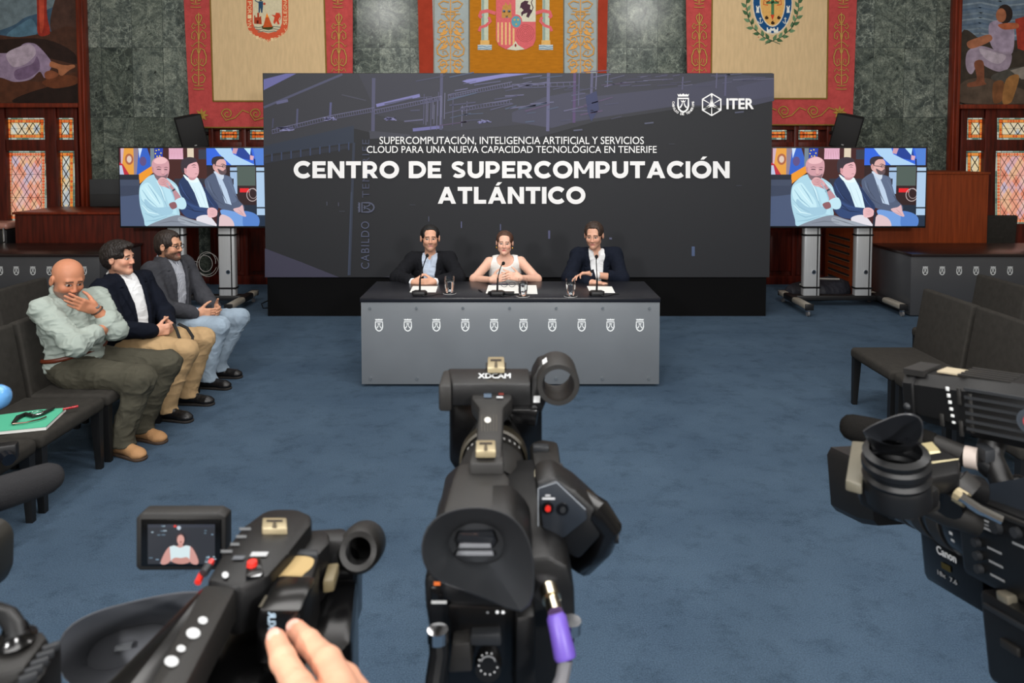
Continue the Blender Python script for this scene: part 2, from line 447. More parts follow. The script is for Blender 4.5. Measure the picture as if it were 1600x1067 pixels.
# --- carpet
mf = mat('carpet', '#40566b', .97, bump=.35, bscale=420, spec=.08)
nt = mf.node_tree; bs = nt.nodes['Principled BSDF']
tc = nt.nodes.new('ShaderNodeTexCoord')
def noise(sc, det=4, st=(1, 1, 1), rough=.6):
    mp = nt.nodes.new('ShaderNodeMapping'); mp.inputs['Scale'].default_value = st; nt.links.new(tc.outputs['Object'], mp.inputs[0])
    n = nt.nodes.new('ShaderNodeTexNoise'); n.inputs['Scale'].default_value = sc; n.inputs['Detail'].default_value = det; n.inputs['Roughness'].default_value = rough
    nt.links.new(mp.outputs[0], n.inputs['Vector']); return n.outputs[0]
def ramp(src, stops):
    r = nt.nodes.new('ShaderNodeValToRGB'); e = r.color_ramp.elements
    while len(e) < len(stops): e.new(.5)
    for k, (p, c) in enumerate(stops): e[k].position = p; e[k].color = lin(c)
    nt.links.new(src, r.inputs[0]); return r.outputs[0]
def mix(a, b, f, mode='MIX'):
    m = nt.nodes.new('ShaderNodeMix'); m.data_type = 'RGBA'; m.blend_type = mode
    for k, x in ((0, f), (6, a), (7, b)):
        if hasattr(x, 'is_linked'): nt.links.new(x, m.inputs[k])
        else: m.inputs[k].default_value = x
    return m.outputs[2]
base = ramp(noise(1.3, 6), [(.3, '#405265'), (.7, '#4d6073')])
pile = ramp(noise(160, 3), [(.3, '#6a6a6a'), (.7, '#c4c4c4')])
wear = ramp(noise(5, 9, (1, 1.15, 1), .78), [(.5, '#ffffff'), (.66, '#9aa1a4'), (.74, '#7d868a')])
c1 = mix(base, pile, .55, 'OVERLAY'); c2 = mix(c1, wear, .45, 'MULTIPLY')
nt.links.new(c2, bs.inputs['Base Color'])
o = B().box((0, 2.7, -.05), (16, 15.5, .1)).build('floor', mf, smooth=False); struct(o)
# --- green marble slabs
mm = mat('green_marble', '#4a5650', .2, spec=.22)
nt = mm.node_tree; bs = nt.nodes['Principled BSDF']; tc = nt.nodes.new('ShaderNodeTexCoord')
br = nt.nodes.new('ShaderNodeTexBrick'); br.offset = 0
sx = nt.nodes.new('ShaderNodeSeparateXYZ'); nt.links.new(tc.outputs['Object'], sx.inputs[0])
cx = nt.nodes.new('ShaderNodeCombineXYZ'); nt.links.new(sx.outputs[0], cx.inputs[0]); nt.links.new(sx.outputs[2], cx.inputs[1])
mp = nt.nodes.new('ShaderNodeMapping'); mp.inputs['Location'].default_value = (.13 + 4.45, -.41 + 2, 0); nt.links.new(cx.outputs[0], mp.inputs[0])
nt.links.new(mp.outputs[0], br.inputs['Vector'])
for k, x in (('Color1', (0, 0, 0, 1)), ('Color2', (1, 1, 1, 1)), ('Mortar', (.5, .5, .5, 1)), ('Scale', 1.0), ('Mortar Size', .003), ('Brick Width', .445), ('Row Height', 1.0), ('Mortar Smooth', 0)):
    br.inputs[k].default_value = x
off = nt.nodes.new('ShaderNodeVectorMath'); off.operation = 'MULTIPLY_ADD'; off.inputs[1].default_value = (9, 5, 7)
nt.links.new(br.outputs['Color'], off.inputs[0]); nt.links.new(tc.outputs['Object'], off.inputs[2])
class _T: pass
tc2 = tc
def mnoise(sc, det, rough=.6, dist=0, st=(1, 1, 1)):
    mp = nt.nodes.new('ShaderNodeMapping'); mp.inputs['Scale'].default_value = st; mp.inputs['Rotation'].default_value = (0, .6, 0); nt.links.new(off.outputs[0], mp.inputs[0])
    n = nt.nodes.new('ShaderNodeTexNoise'); n.inputs['Scale'].default_value = sc; n.inputs['Detail'].default_value = det
    n.inputs['Roughness'].default_value = rough; n.inputs['Distortion'].default_value = dist
    nt.links.new(mp.outputs[0], n.inputs['Vector']); return n.outputs[0]
b1 = ramp(mnoise(3.2, 10, .8, 1.6), [(.3, '#22292a'), (.44, '#59625d'), (.55, '#7f877d'), (.72, '#b9bfb0')])
vr = nt.nodes.new('ShaderNodeTexVoronoi'); vr.feature = 'DISTANCE_TO_EDGE'; vr.inputs['Scale'].default_value = 5.5
wv = nt.nodes.new('ShaderNodeVectorMath'); wv.operation = 'MULTIPLY_ADD'; wv.inputs[1].default_value = (.55, .55, .55)
nz = nt.nodes.new('ShaderNodeTexNoise'); nz.inputs['Scale'].default_value = 6; nz.inputs['Detail'].default_value = 7
nt.links.new(off.outputs[0], nz.inputs['Vector']); nt.links.new(nz.outputs['Color'], wv.inputs[0]); nt.links.new(off.outputs[0], wv.inputs[2]); nt.links.new(wv.outputs[0], vr.inputs['Vector'])
vein = ramp(vr.outputs['Distance'], [(0, '#bcc4b6'), (.03, '#737c74'), (.1, '#4b5452'), (.3, '#333b3c')])
patch = ramp(mnoise(1.6, 3, .5), [(.42, '#000000'), (.6, '#ffffff')])
b2 = mix(b1, vein, patch)
b2 = mix(b1, b2, .6)
blob = ramp(mnoise(11, 2, .5, .6), [(.26, '#20282a'), (.34, '#ffffff')])
b2 = mix(b2, blob, .75, 'MULTIPLY')
spk = ramp(mnoise(46, 6, .8), [(.36, '#5a5a5a'), (.64, '#e8e8e8')])
b3 = mix(b2, spk, .7, 'OVERLAY')
tone = ramp(br.outputs['Color'], [(0, '#c4c8c4'), (1, '#ffffff')])
b3 = mix(b3, tone, 1.0, 'MULTIPLY')
b4 = mix(b3, (.03, .04, .04, 1), br.outputs['Fac'])
nt.links.new(b4, bs.inputs['Base Color'])
mplain = mat('plaster', '#b9b2a4', .9)
struct(B().box((0, WY + .15, 3.3), (16, .3, 6.8)).build('wall_back', mm, smooth=False))
struct(B().box((-7.9, 2.7, 3.3), (.3, 15.6, 6.8)).build('wall_left', mplain, smooth=False))
struct(B().box((7.9, 2.7, 3.3), (.3, 15.6, 6.8)).build('wall_right', mplain, smooth=False))
struct(B().box((0, -5, 3.3), (16, .3, 6.8)).build('wall_front', mplain, smooth=False))
struct(B().box((0, 2.7, 6.75), (16, 15.6, .2)).build('ceiling', mplain, smooth=False))
# --- dark wood
mw = mat('mahogany', '#4a150a', .42, var=.5, vscale=3, stretch=(9, 9, .8), bump=.06, bscale=20, spec=.3)
mw2 = mat('mahogany_polished', '#6b240f', .35, var=.4, vscale=3, stretch=(9, 9, .8), spec=.35)
mw3 = mat('red_brown_veneer', '#7c3516', .5, spec=.25, var=.25, vscale=4, stretch=(14, 14, .6))
def wr(b, x0, y0, x1, y1, Y0, Y1, bev=.004):
    """board covering the pixel rectangle at depth Y0, solid to Y1"""
    p, q = at(x0, y0, Y0), at(x1, y1, Y0); ym = (y0 + min(y1, 350)) / 2 if y0 < 350 else y0
    p.x = at(x0, ym, Y0).x; q.x = at(x1, ym, Y0).x
    b.box(((p.x + q.x) / 2, (Y0 + Y1) / 2, (p.z + q.z) / 2), (abs(q.x - p.x), abs(Y1 - Y0), abs(p.z - q.z)), bev=bev); return b
def on(Y, kind='paint', step=.00012): return Flat(lambda u, v, o: at(u, v, Y) + Vector((0, -o, 0)), kind, step)
def stained(f, x0, y0, x1, y1, big=False, seed=1):
    rd = random.Random(seed); W, H = x1 - x0, y1 - y0
    f.rect(x0, y0, x1, y1, '#b9c4b4')
    m = 2.6; lead = '!1a100c'
    f.L += 1
    n = max(2, round(W / 9)); k = max(2, round(H / 10))
    cols = ['#7f9a8a', '#a9bdb4', '#5f7f74', '#c9d2c4']
    for i in range(n):
        for yy in (y0, y1 - m): f.rect(x0 + i * W / n, yy, x0 + (i + 1) * W / n - .5, yy + m, rd.choice(cols), False)
    for i in range(k):
        for xx in (x0, x1 - m): f.rect(xx, y0 + i * H / k, xx + m, y0 + (i + 1) * H / k - .5, rd.choice(cols), False)
    oc = ['#e0692c', '#d4541c', '#f0903c'] if not big else ['#e8643c', '#e07048', '#f08c60']
    t = 5.2
    f.rect(x0 + m, y0 + m, x1 - m, y1 - m, '#f3c9a0' if big else '#e9b060')
    f.L += 1
    for i in range(2 * n):
        for yy in (y0 + m, y1 - m - t): f.disc(x0 + m + (i + .5) * (W - 2 * m) / (2 * n), yy + t / 2, 2.1, rd.choice(oc), ry=2.2, n=8, up=False)
    for i in range(2 * k):
        for xx in (x0 + m, x1 - m - t): f.disc(xx + t / 2, y0 + m + (i + .5) * (H - 2 * m) / (2 * k), 2.0, rd.choice(oc), ry=2.4, n=8, up=False)
    for xx in (x0 + m + 3, x1 - m - 3):
        for yy in (y0 + m + 3, y1 - m - 3): f.disc(xx, yy, 3.6, '#d8601e', n=10, up=False)
    a0, b0, a1, b1 = x0 + m + t, y0 + m + t, x1 - m - t, y1 - m - t
    f.rect(a0, b0, a1, b1, '#e9d9cf')
    dc = ['#f6b4a4', '#f4c6ba', '#f7a98c', '#e8b4b8', '#d8c0d0', '#f8c09a', '#ee9478'] if big else ['#f1dcae', '#d9dcd2', '#f0c890', '#c2c8cc', '#e8d8b8']
    dw = 11.8; nx = max(1, round((a1 - a0) / dw)); dw = (a1 - a0) / nx; dh = 19.0; ny = max(1, round((b1 - b0) / dh)); dh = (b1 - b0) / ny
    f.L += 1
    for i in range(-1, 2 * nx + 1):
        for j in range(-1, 2 * ny + 1):
            if (i + j) % 2: continue
            cxx, cyy = a0 + (i + 1) * dw / 2, b0 + (j + 1) * dh / 2
            p = [(cxx, cyy - dh / 2), (cxx + dw / 2, cyy), (cxx, cyy + dh / 2), (cxx - dw / 2, cyy)]
            f.poly([(min(max(u, a0), a1), min(max(v, b0), b1)) for u, v in p], rd.choice(dc), False)
    f.L += 1
    w_ = .85 if big else 1.3
    for i in range(-2 * ny, nx + 2 * ny):
        for sg in (1, -1):
            # lead lines of the lattice, clipped to the field
            pts = []
            for j in range(0, 2 * ny + 1):
                u = a0 + i * dw + (j * dw / 2 if sg > 0 else (nx * dw - j * dw / 2)) - (0 if sg > 0 else nx * dw * 0)
                v = b0 + j * dh / 2
                if a0 - .01 <= u <= a1 + .01: pts.append((u, v))
            if len(pts) > 1: f.stroke(pts, w_, lead, False)
    f.L += 1
    for xx in (a0, a1, x0 + m, x1 - m): f.stroke([(xx, y0 + (m if xx in (a0, a1) else 0)), (xx, y1)], .6, lead, False)
    for yy in (b0, b1, y0 + m, y1 - m): f.stroke([(x0, yy), (x1, yy)], .6, lead, False)
    for j in range(1, 3 if big else 2): f.stroke([(x0, y0 + H * j / (3 if big else 2)), (x1, y0 + H * j / (3 if big else 2))], .5, lead, False)
    for i in range(1, n): f.stroke([(x0 + i * W / n, y0), (x0 + i * W / n, y0 + m)], .5, lead, False); f.stroke([(x0 + i * W / n, y1 - m), (x0 + i * W / n, y1)], .5, lead, False)
def window(name, panes, boards, slab, seed):
    b = B()
    for r in boards: wr(b, *r, 10.27 if r[3] - r[1] > 200 else 10.276, 10.36, .006)
    wr(b, *slab, 10.355, 10.41, 0)
    root = struct(b.build(name, mw))
    for k, (r, big) in enumerate(panes):
        f = on(10.352, 'glass', .0004); stained(f, *r, big, seed + k); f.build('stained_glass', root)
    return root
window('window_1', [((9, 184, 71, 218), 0), ((89, 184, 116, 218), 0), ((11, 236, 73, 345), 1), ((90, 236, 117, 345), 0)],
       [(-30, 165, 9, 440), (71, 165, 89, 440), (116, 165, 122, 440), (9, 165, 71, 184), (89, 165, 116, 184), (9, 218, 71, 236), (89, 218, 116, 236), (9, 345, 71, 440), (89, 345, 116, 440)],
       (-30, 165, 122, 440), 3)
window('window_2', [((1510, 184, 1538, 218), 0), ((1558, 184, 1622, 218), 0), ((1509, 236, 1537, 350), 0), ((1555, 236, 1620, 350), 1)],
       [(1500, 165, 1510, 440), (1538, 165, 1556, 440), (1621, 165, 1632, 440), (1510, 165, 1538, 184), (1556, 165, 1622, 184), (1510, 218, 1538, 236), (1556, 218, 1622, 236), (1510, 350, 1538, 440), (1556, 350, 1622, 440)],
       (1500, 165, 1630, 440), 21)
b = B(); wr(b, 121, -120, 125, 441, 10.2, 10.4); wr(b, 125, -120, 131, 441, 10.26, 10.4, .01); struct(b.build('trim_1', mw2))
b = B(); wr(b, 1491, -120, 1497, 441, 10.26, 10.4, .01); wr(b, 1497, -120, 1501, 441, 10.2, 10.4); struct(b.build('trim_2', mw2))
b = B(); wr(b, -150, 161, 121, 168, 10.2, 10.4, .008); struct(b.build('trim_3', mw2))
b = B(); wr(b, 1501, 163, 1630, 170, 10.2, 10.4, .008); struct(b.build('trim_4', mw2))
# panelling behind the backdrop, with small panes below the tapestries
b = B(); wr(b, 327, 190, 1298, 444, 10.36, 10.41, 0)
for x in (327, 378, 430, 1190, 1240, 1291): wr(b, x, 196, x + 7, 444, 10.28, 10.37, .008)
for x in (333, 384, 1197, 1247): wr(b, x, 222, x + 46, 232, 10.29, 10.37); wr(b, x, 195, x + 46, 203, 10.29, 10.37)
for x in (340, 391, 1204, 1254): wr(b, x, 360, x + 34, 424, 10.33, 10.37, .012)
wr(b, 327, 431, 1298, 445, 10.27, 10.37, .008)
struct(b.build('trim_5', mw))
for nm, rs, sd in (('window_3', [(344, 203, 373, 218), (391, 203, 425, 218)], 50), ('window_4', [(1197, 203, 1229, 218), (1247, 203, 1278, 218)], 60)):
    root = None
    for k, r in enumerate(rs):
        f = on(10.352, 'glass', .0004); stained(f, *r, False, sd + k)
        o = f.build(nm if root is None else 'stained_glass', root)
        if root is None: root = struct(o)
b = B(); wr(b, 131, 432, 327, 445, 10.33, 10.4, .006); struct(b.build('baseboard_left', mw))
b = B(); wr(b, 1298, 432, 1490, 445, 10.33, 10.4, .006); struct(b.build('baseboard_right', mw))
# ================================================================== murals (plain generic scenes in framed canvas)
def mural(x0, x1, right):
    root = thing('mural_painting', 'wall painting of a reclining figure in lavender beneath blue mountains' if not right else 'wall painting of a seated figure in lavender dress before grey water', 'painting', at((x0 + x1) / 2, 160, 10.38))
    b = B(); wr(b, x0, -120, x1, 161, 10.34, 10.4, 0); b.build('canvas', mat('canvas_back', '#30201a', .9), root)
    f = on(10.339, 'oil'); R = f.rect; P0 = f.poly; f.poly = lambda p, h, up=True: P0(p if len(p) < 4 or any(q[0] in (x0, x1) for q in p) and len(p) < 6 else catmull(p), h, up)
    if not right:
        R(x0, -110, x1, 160, '#6f7f86'); f.poly([(x0, -20), (60, -10), (120, 0), (120, -110), (x0, -110)], '#8d9da0')
        f.poly([(x0, 60), (20, 40), (38, 28), (62, 20), (90, 8), (120, -4), (120, 70), (x0, 75)], '#3f5a70')
        f.poly([(10, 55), (35, 36), (50, 30), (58, 52), (30, 60)], '#54768a'); f.poly([(86, 0), (100, -8), (120, -12), (120, 60), (80, 48)], '#4a322a')
        f.poly([(x0, 62), (30, 58), (70, 52), (120, 48), (120, 160), (x0, 160)], '#4b2e22')
        f.poly([(x0, 66), (60, 60), (110, 78), (120, 100), (70, 90), (x0, 78)], '#2a1a16'); f.poly([(x0, 120), (60, 128), (120, 112), (120, 160), (x0, 160)], '#55301f')
        f.poly([(20, 160), (60, 140), (120, 130), (120, 160)], '#241612'); f.poly([(66, 128), (95, 118), (120, 120), (118, 132), (84, 138)], '#6b3a22')
        f.poly([(57, -110), (75, -110), (73, 10), (78, 45), (76, 54), (60, 54), (58, 20)], '#9c2f22'); f.poly([(62, -60), (67, -60), (69, 30), (64, 52), (61, 20)], '#c04a34')
        f.poly([(x0, 86), (18, 82), (36, 69), (48, 67), (60, 72), (80, 96), (78, 110), (70, 122), (62, 112), (48, 124), (24, 128), (4, 122), (x0, 112)], '#9a86a0')
        f.poly([(10, 84), (36, 71), (50, 70), (56, 84), (40, 100), (20, 104)], '#b9a8b8'); f.poly([(24, 110), (50, 100), (58, 88), (62, 108), (44, 122), (26, 124)], '#77607e')
        f.poly([(80, 96), (92, 100), (104, 102), (115, 101), (117, 105), (108, 110), (98, 118), (92, 116), (90, 108), (78, 104)], '#a86a48'); f.poly([(70, 114), (80, 110), (92, 116), (84, 122), (72, 123)], '#8a4f34')
    else:
        R(x0, -110, x1, 160, '#66788a')
        for k in range(14): f.stroke([(x0, -40 + 8 * k), (x0 + 30, -44 + 8 * k), (x0 + 60, -38 + 8 * k), (x0 + 100, -42 + 8 * k)], 2.2, ['#8898a4', '#566a80', '#788894'][k % 3], False); f.L += 1
        f.poly([(x0, 52), (1530, 60), (1545, 66), (1632, 70), (1632, 160), (x0, 160)], '#3c342c'); f.poly([(x0, 130), (1540, 122), (1600, 140), (1632, 150), (1632, 160), (x0, 160)], '#57483c')
        f.poly([(1586, 30), (1600, 26), (1632, 30), (1632, 90), (1590, 76)], '#a8382a')
        f.poly([(1545, 40), (1556, 32), (1572, 34), (1584, 44), (1582, 82), (1564, 86), (1548, 70)], '#a595aa')
        f.poly([(1512, 80), (1534, 72), (1560, 80), (1580, 84), (1576, 106), (1560, 112), (1540, 104), (1530, 96), (1518, 116), (1509, 104)], '#a090a2'); f.poly([(1530, 76), (1556, 82), (1572, 88), (1560, 100), (1540, 92)], '#bcaebb')
        f.poly([(1522, 98), (1536, 96), (1538, 126), (1540, 132), (1514, 136), (1512, 130), (1526, 124)], '#7d4a34')
        f.poly([(1511, 66), (1530, 58), (1546, 54), (1550, 62), (1536, 70), (1516, 76)], '#a5694c')
        f.disc(1570, 22, 12, '#2c211e', 15); f.disc(1564, 24, 8, '#a8694a', 11); f.poly([(1560, 38), (1588, 36), (1590, 44), (1568, 46)], '#b0603e')
        f.poly([(1548, 122), (1562, 112), (1600, 104), (1632, 112), (1632, 130), (1590, 122), (1570, 130)], '#4d4a44'); f.poly([(1578, 110), (1600, 104), (1632, 108), (1632, 122), (1596, 124)], '#8d857c')
        f.poly([(1552, 130), (1568, 128), (1566, 156), (1552, 160)], '#7a4e30'); f.poly([(1572, 124), (1592, 118), (1584, 150), (1578, 161), (1566, 160)], '#9a6b3c')
    f.build('painted_scene', root)
    return root
mural(-32, 120.5, False); mural(1502, 1632, True)
# ================================================================== tapestries
def ornament(f, cx, y0, y1, w, col, dark, up=True):
    """mirrored scroll work: vase, acanthus, spirals"""
    if up: f.L += 1
    H = y1 - y0
    def yy(t): return y0 + t * H
    for sg in (1, -1):
        def m(p): return [(cx + sg * u * w / 2, yy(v)) for u, v in p]
        S = lambda p, ww, c=col: f.stroke(m(p), ww, c, False)
        for c, g in ((dark, 1.0), (col, .62)):
            S([(0, .02), (.25, .03), (.35, .06), (.2, .1), (.08, .13)], 2.2 * g, c)
            S([(.05, .14), (.4, .16), (.6, .13), (.8, .17), (.6, .2), (.4, .18)], 1.8 * g, c)
            S([(.05, .33), (.12, .26), (.4, .22), (.75, .25), (.8, .31), (.5, .33), (.42, .29)], 2 * g, c)
            S([(.05, .36), (.4, .38), (.7, .42), (.85, .4)], 1.5 * g, c)
            S([(.06, .5), (.2, .44), (.6, .46), (.85, .54), (.8, .62), (.5, .66), (.15, .64)], 2.4 * g, c)
            S([(.12, .63), (.3, .57), (.5, .58), (.45, .62)], 1.4 * g, c)
            S([(.05, .7), (.3, .72), (.6, .69), (.8, .73)], 1.6 * g, c)
            S([(.1, .78), (.45, .76), (.75, .8), (.55, .86), (.2, .87)], 2.2 * g, c)
            S([(0, .91), (.5, .9)], 1.6 * g, c); S([(0, .95), (.6, .945)], 1.6 * g, c)
            f.L += 1
        f.L -= 2
    f.L += 2
    f.stroke([(cx, yy(0)), (cx, yy(.9))], 1.5, col, False)
def leaf(f, x, y, a, l, wd, col):
    a = math.radians(a); c, s_ = math.cos(a), math.sin(a)
    f.poly([(x + u * l * c - v * wd * s_, y + u * l * s_ + v * wd * c) for u, v in [(0, 0), (.3, .5), (.6, .42), (1, 0), (.6, -.42), (.3, -.5)]], col, False)
RED = '#b54a48'
def side_tapestry(label, xl0, xl1, xr0, xr1, ybot, name='tapestry'):
    """xl0..xl1 outer edges at the top of the photo and at the bottom hem"""
    root = thing(name, label, 'tapestry', at((xl0 + xr0) / 2, 0, 10.3))
    def slab(p, m, nm, Y, t=.014):
        b = B(); b.ext(p, Y, Y + t); return b.build(nm, m, root, smooth=False)
    k = lambda a, b_, y: a + (b_ - a) * (y / ybot)
    slab([(k(xl0, xl1, -120), -120), (k(xr0, xr1, -120), -120), (xr1, ybot), (xl1, ybot)], mat('red_damask', RED, .9, bump=.3, bscale=60, var=.12, vscale=14, spec=.1), 'border', 10.24)
    i0, i1 = xl0 + 41, xl1 + 36; j0, j1 = xr0 - 45, xr1 - 40
    slab([(k(i0, i1, -120), -120), (k(j0, j1, -120), -120), (j1, ybot - 42), (i1, ybot - 42)], mat('cream_linen', '#d2b68c', .95, bump=.3, bscale=300, var=.07, vscale=5, stretch=(6, 1, 1), spec=.08), 'field', 10.232)
    f = on(10.2315, 'cloth'); gd = '#8a6a36'; dk = '#7c3a34'
    for a, c in (((k(i0, i1, -120), -120), (i1, ybot - 42)), ((k(j0, j1, -120), -120), (j1, ybot - 42))): f.stroke([a, c], 2.4, '#7d6330', False)
    f.stroke([(i1, ybot - 42), (j1, ybot - 42)], 2.4, '#7d6330', False)
    f.stroke([(xl1, ybot - 1), (xr1, ybot - 1)], 2, '#7d6330', False)
    for n in range(-1, 2):
        yc = 20 + n * 128
        for xa, xb in (((xl0 + i0) / 2, (xl1 + i1) / 2), ((xr0 + j0) / 2, (xr1 + j1) / 2)):
            if yc + 126 < ybot - 30: ornament(f, k(xa, xb, yc + 60), yc, yc + 126, 28, '#b8924c', '#7e4436')
    # scrolls along the hem
    for n in range(4):
        x = i1 + 22 + n * (j1 - i1 - 20) / 3.5; y = ybot - 22
        for c, g in (('#8a4038', 2.4), ('#a9853f', 1.5)):
            f.stroke(spiral(x, y, 9, 1.5, 180, 1.4), g, c); f.stroke([(x - 9, y), (x - 2, y + 10), (x + 12, y + 6), (x + 24, y - 6), (x + 34, y - 2)], g, c)
    for xc in ((xl1 + i1) / 2, (xr1 + j1) / 2):
        for q in range(8): leaf(f, xc, ybot - 20, q * 45, 11, 4, '#a9853f')
    f.build('gold_embroidery', root)
    return root, f
tl, _ = side_tapestry('cream tapestry with red border and a red bordered shield of castle, volcano and lion', 287, 297, 551, 551, 200)
f = on(10.2312, 'cloth')
sh = [(385, -60), (385, 35), (388, 46), (396, 54), (406, 59), (414, 61), (419.5, 66), (425, 61), (433, 59), (443, 54), (449, 46), (450.5, 35), (450.5, -60)]
f.poly(sh, '#cf5a3c'); f.poly([(395, -60), (395, 36), (399, 45), (408, 49), (419, 52), (431, 49), (437, 45), (440.5, 36), (440.5, -60)], '#cfc4a4')
f.L += 1
for y in (42, 45.5, 49): f.stroke([(396 + (y - 42), y), (404, y + 1.2), (412, y - .5), (420, y + 1), (428, y - .5), (439 - (y - 42), y + .6)], 1.4, '#6f7a70', False)
f.poly([(397, 37), (397, 24), (399, 24), (399, 27), (402, 27), (402, 20), (405, 20), (405, 27), (408, 25), (409, 38)], '#a8452c'); f.rect(401, 32, 404, 37, '#5a2218')
f.disc(418, 42.5, 9, '#3f4422', 4); f.poly([(411, 43), (415, 27), (417, 22), (420, 27), (426, 42)], '#c2562c'); f.poly([(415, 27), (417, 20), (420, 27)], '#f08a30')
f.poly([(427, 35), (429, 27), (424, 23), (430, 24), (431, 20), (436, 20), (438, 26), (435, 31), (437, 38), (434, 38), (432, 33), (429, 38)], '#c8482e'); f.stroke([(436, 32), (439, 28), (437, 20)], 1, '#c8482e')
f.poly([(404, 2), (411, 2), (411, 10), (410, 20), (408, 20), (407, 12), (406, 20), (404, 20)], '#2c4a66'); f.disc(407.5, -1, 2.4, '#3a2c22'); f.stroke([(404, 4), (399, 1), (399, -3)], 1.4, '#2c4a66'); f.disc(413, 6, 2, '#b8503c')
f.L += 1
for k_, ch in enumerate('PORIVN'): f.text(ch, 387, 2 + k_ * 7, 393, 8 + k_ * 7, '#e8cfa0', up=False, rot=lambda u, t: (t, u))
for k_, ch in enumerate('ANGELES'): f.text(ch, 443, -2 + k_ * 6, 448.5, 3 + k_ * 6, '#e8cfa0', up=False, rot=lambda u, t: (1 - t, 1 - u))
for k_, (ch, x, y) in enumerate([('D', 392, 51), ('A', 397, 56), ('I', 402, 59), ('C', 407, 61), ('V', 412, 63), ('N', 419, 64), ('I', 425, 62), ('S', 430, 61), ('T', 436, 58), ('E', 442, 54), ('V', 446, 47)]): f.text(ch, x - 2, y + 2, x + 2.2, y - 2.6, '#e8cfa0', up=False)
f.build('coat_of_arms', tl)
trt, _ = side_tapestry('cream tapestry with red border and an oval blue and gold crest with laurel branches', 1072, 1075, 1339, 1332, 196)
f = on(10.2312, 'cloth')
f.disc(1207, 4, 31.5, '#d8cdb4', 50); f.disc(1207, 4, 30, '#1f4d7c', 48); f.disc(1207, 4, 20, '#d8cdb4', 38); f.disc(1207, 4, 18.5, '#d9a860', 36)
f.L += 1
f.rect(1205, -30, 1209.5, 25, '#4f7a54', False); f.rect(1197, 2, 1217, 6, '#4f7a54', False)
for sg in (1, -1): f.stroke([(1207 + sg * 4, 0), (1207 + sg * 9, 4), (1207 + sg * 13, 0), (1207 + sg * 14, 7), (1207 + sg * 7, 8)], 1.6, '#c2502e', False)
f.poly([(1204, 23), (1210, 23), (1207, 32)], '#c9432c', False)
for x, y in ((1198, 28), (1217, 28), (1207.5, 36)): f.disc(x, y, 3, '#3a2a1c', 2.4, n=9, up=False); f.stroke([(x - 2, y - 2), (x + 1, y - 3.4)], 1, '#3a2a1c', False)
f.L += 1
wt = '#dfe0d6'
for x in (1184, 1231.5): f.poly([(x - 2.6, 20), (x - 1.8, 14), (x - 2.8, 9), (x - 1, 9), (x - 1, 11), (x + 1, 11), (x + 1, 9), (x + 2.8, 9), (x + 1.8, 14), (x + 2.6, 20)], wt, False)
for x in (1188, 1227): f.stroke([(x, 27), (x, 37)], 1, wt, False); f.stroke(arc(x, 33, 3.6, 0, 180, 8), 1, wt, False); f.stroke([(x - 2, 29), (x + 2, 29)], 1, wt, False)
f.poly([(1198, 51), (1198, 43), (1200, 43), (1200, 46), (1203, 46), (1204, 43), (1207, 45), (1210, 43), (1211, 46), (1214, 46), (1214, 43), (1216, 43), (1216, 51), (1209, 51), (1209, 48), (1205, 48), (1205, 51)], wt, False)
f.L += 1
for sg in (1, -1):
    X = lambda x: 1207 + sg * x
    st_ = [(X(-12), 69), (X(0), 64), (X(14), 58), (X(30), 44), (X(38), 28), (X(41), 10), (X(40), -12)]
    f.stroke(st_, 1.2, '#4a6048', False)
    for k_ in range(16):
        t = .18 + k_ * .053; i = min(int(t * 6), 5); q = t * 6 - i
        x = st_[i][0] + (st_[i + 1][0] - st_[i][0]) * q; y = st_[i][1] + (st_[i + 1][1] - st_[i][1]) * q
        d = math.degrees(math.atan2(st_[i + 1][1] - st_[i][1], st_[i + 1][0] - st_[i][0]))
        leaf(f, x, y, d + (38 if k_ % 2 else -38), 11.5, 5.5, ['#5a7a58', '#456444', '#6a8a66'][k_ % 3])
    for k_ in range(5): f.disc(X(22 + k_ * 5), 58 - k_ * 11, .9, '#b8402c', up=False)
f.build('coat_of_arms', trt)
# centre tapestry
tcn = thing('tapestry', 'ochre tapestry with grey scrollwork borders and a pink quartered coat of arms between two columns', 'tapestry', at(805, 0, 10.3))
b = B(); b.ext([(650, -120), (952, -120), (947, 150), (656, 150)], 10.25, 10.264); b.build('red_cloth', mat('brick_red_cloth', '#983826', .92, bump=.2, bscale=80, var=.1, vscale=10, spec=.1), tcn, smooth=False)
b = B(); b.ext([(673, -120), (937, -120), (931, 150), (679, 150)], 10.242, 10.25); b.build('border', mat('grey_blue_linen', '#9aa3a2', .95, bump=.2, bscale=300, var=.06, vscale=12, spec=.08), tcn, smooth=False)
b = B(); b.ext([(734, -120), (880, -120), (880, 150), (734, 150)], 10.236, 10.243); b.build('field', mat('ochre_cloth', '#b0701e', .95, bump=.25, bscale=260, var=.1, vscale=9, stretch=(1, 1, 5), spec=.08), tcn, smooth=False)
f = on(10.2355, 'cloth')
for cx_ in (704, 907):
    for y in (-82, 16): ornament(f, cx_, y, y + 110, 50, '#d39a52', '#96703a')
    for y in (40, 62, 100):
        for sg in (1, -1):
            f.stroke(spiral(cx_ + sg * 12, y, 7.5, 1.2, 90, 1.3, flip=sg), 1.8, '#d39a52'); leaf(f, cx_ + sg * 4, y + 8, 90 - sg * 60, 16, 6, '#d39a52')
for x, c in ((733, '#6e6a5c'), (881, '#6e6a5c'), (678, '#8a8478'), (933, '#8a8478')): f.stroke([(x, -120), (x, 118)], 1.6, c)
pk = '#cf6468'
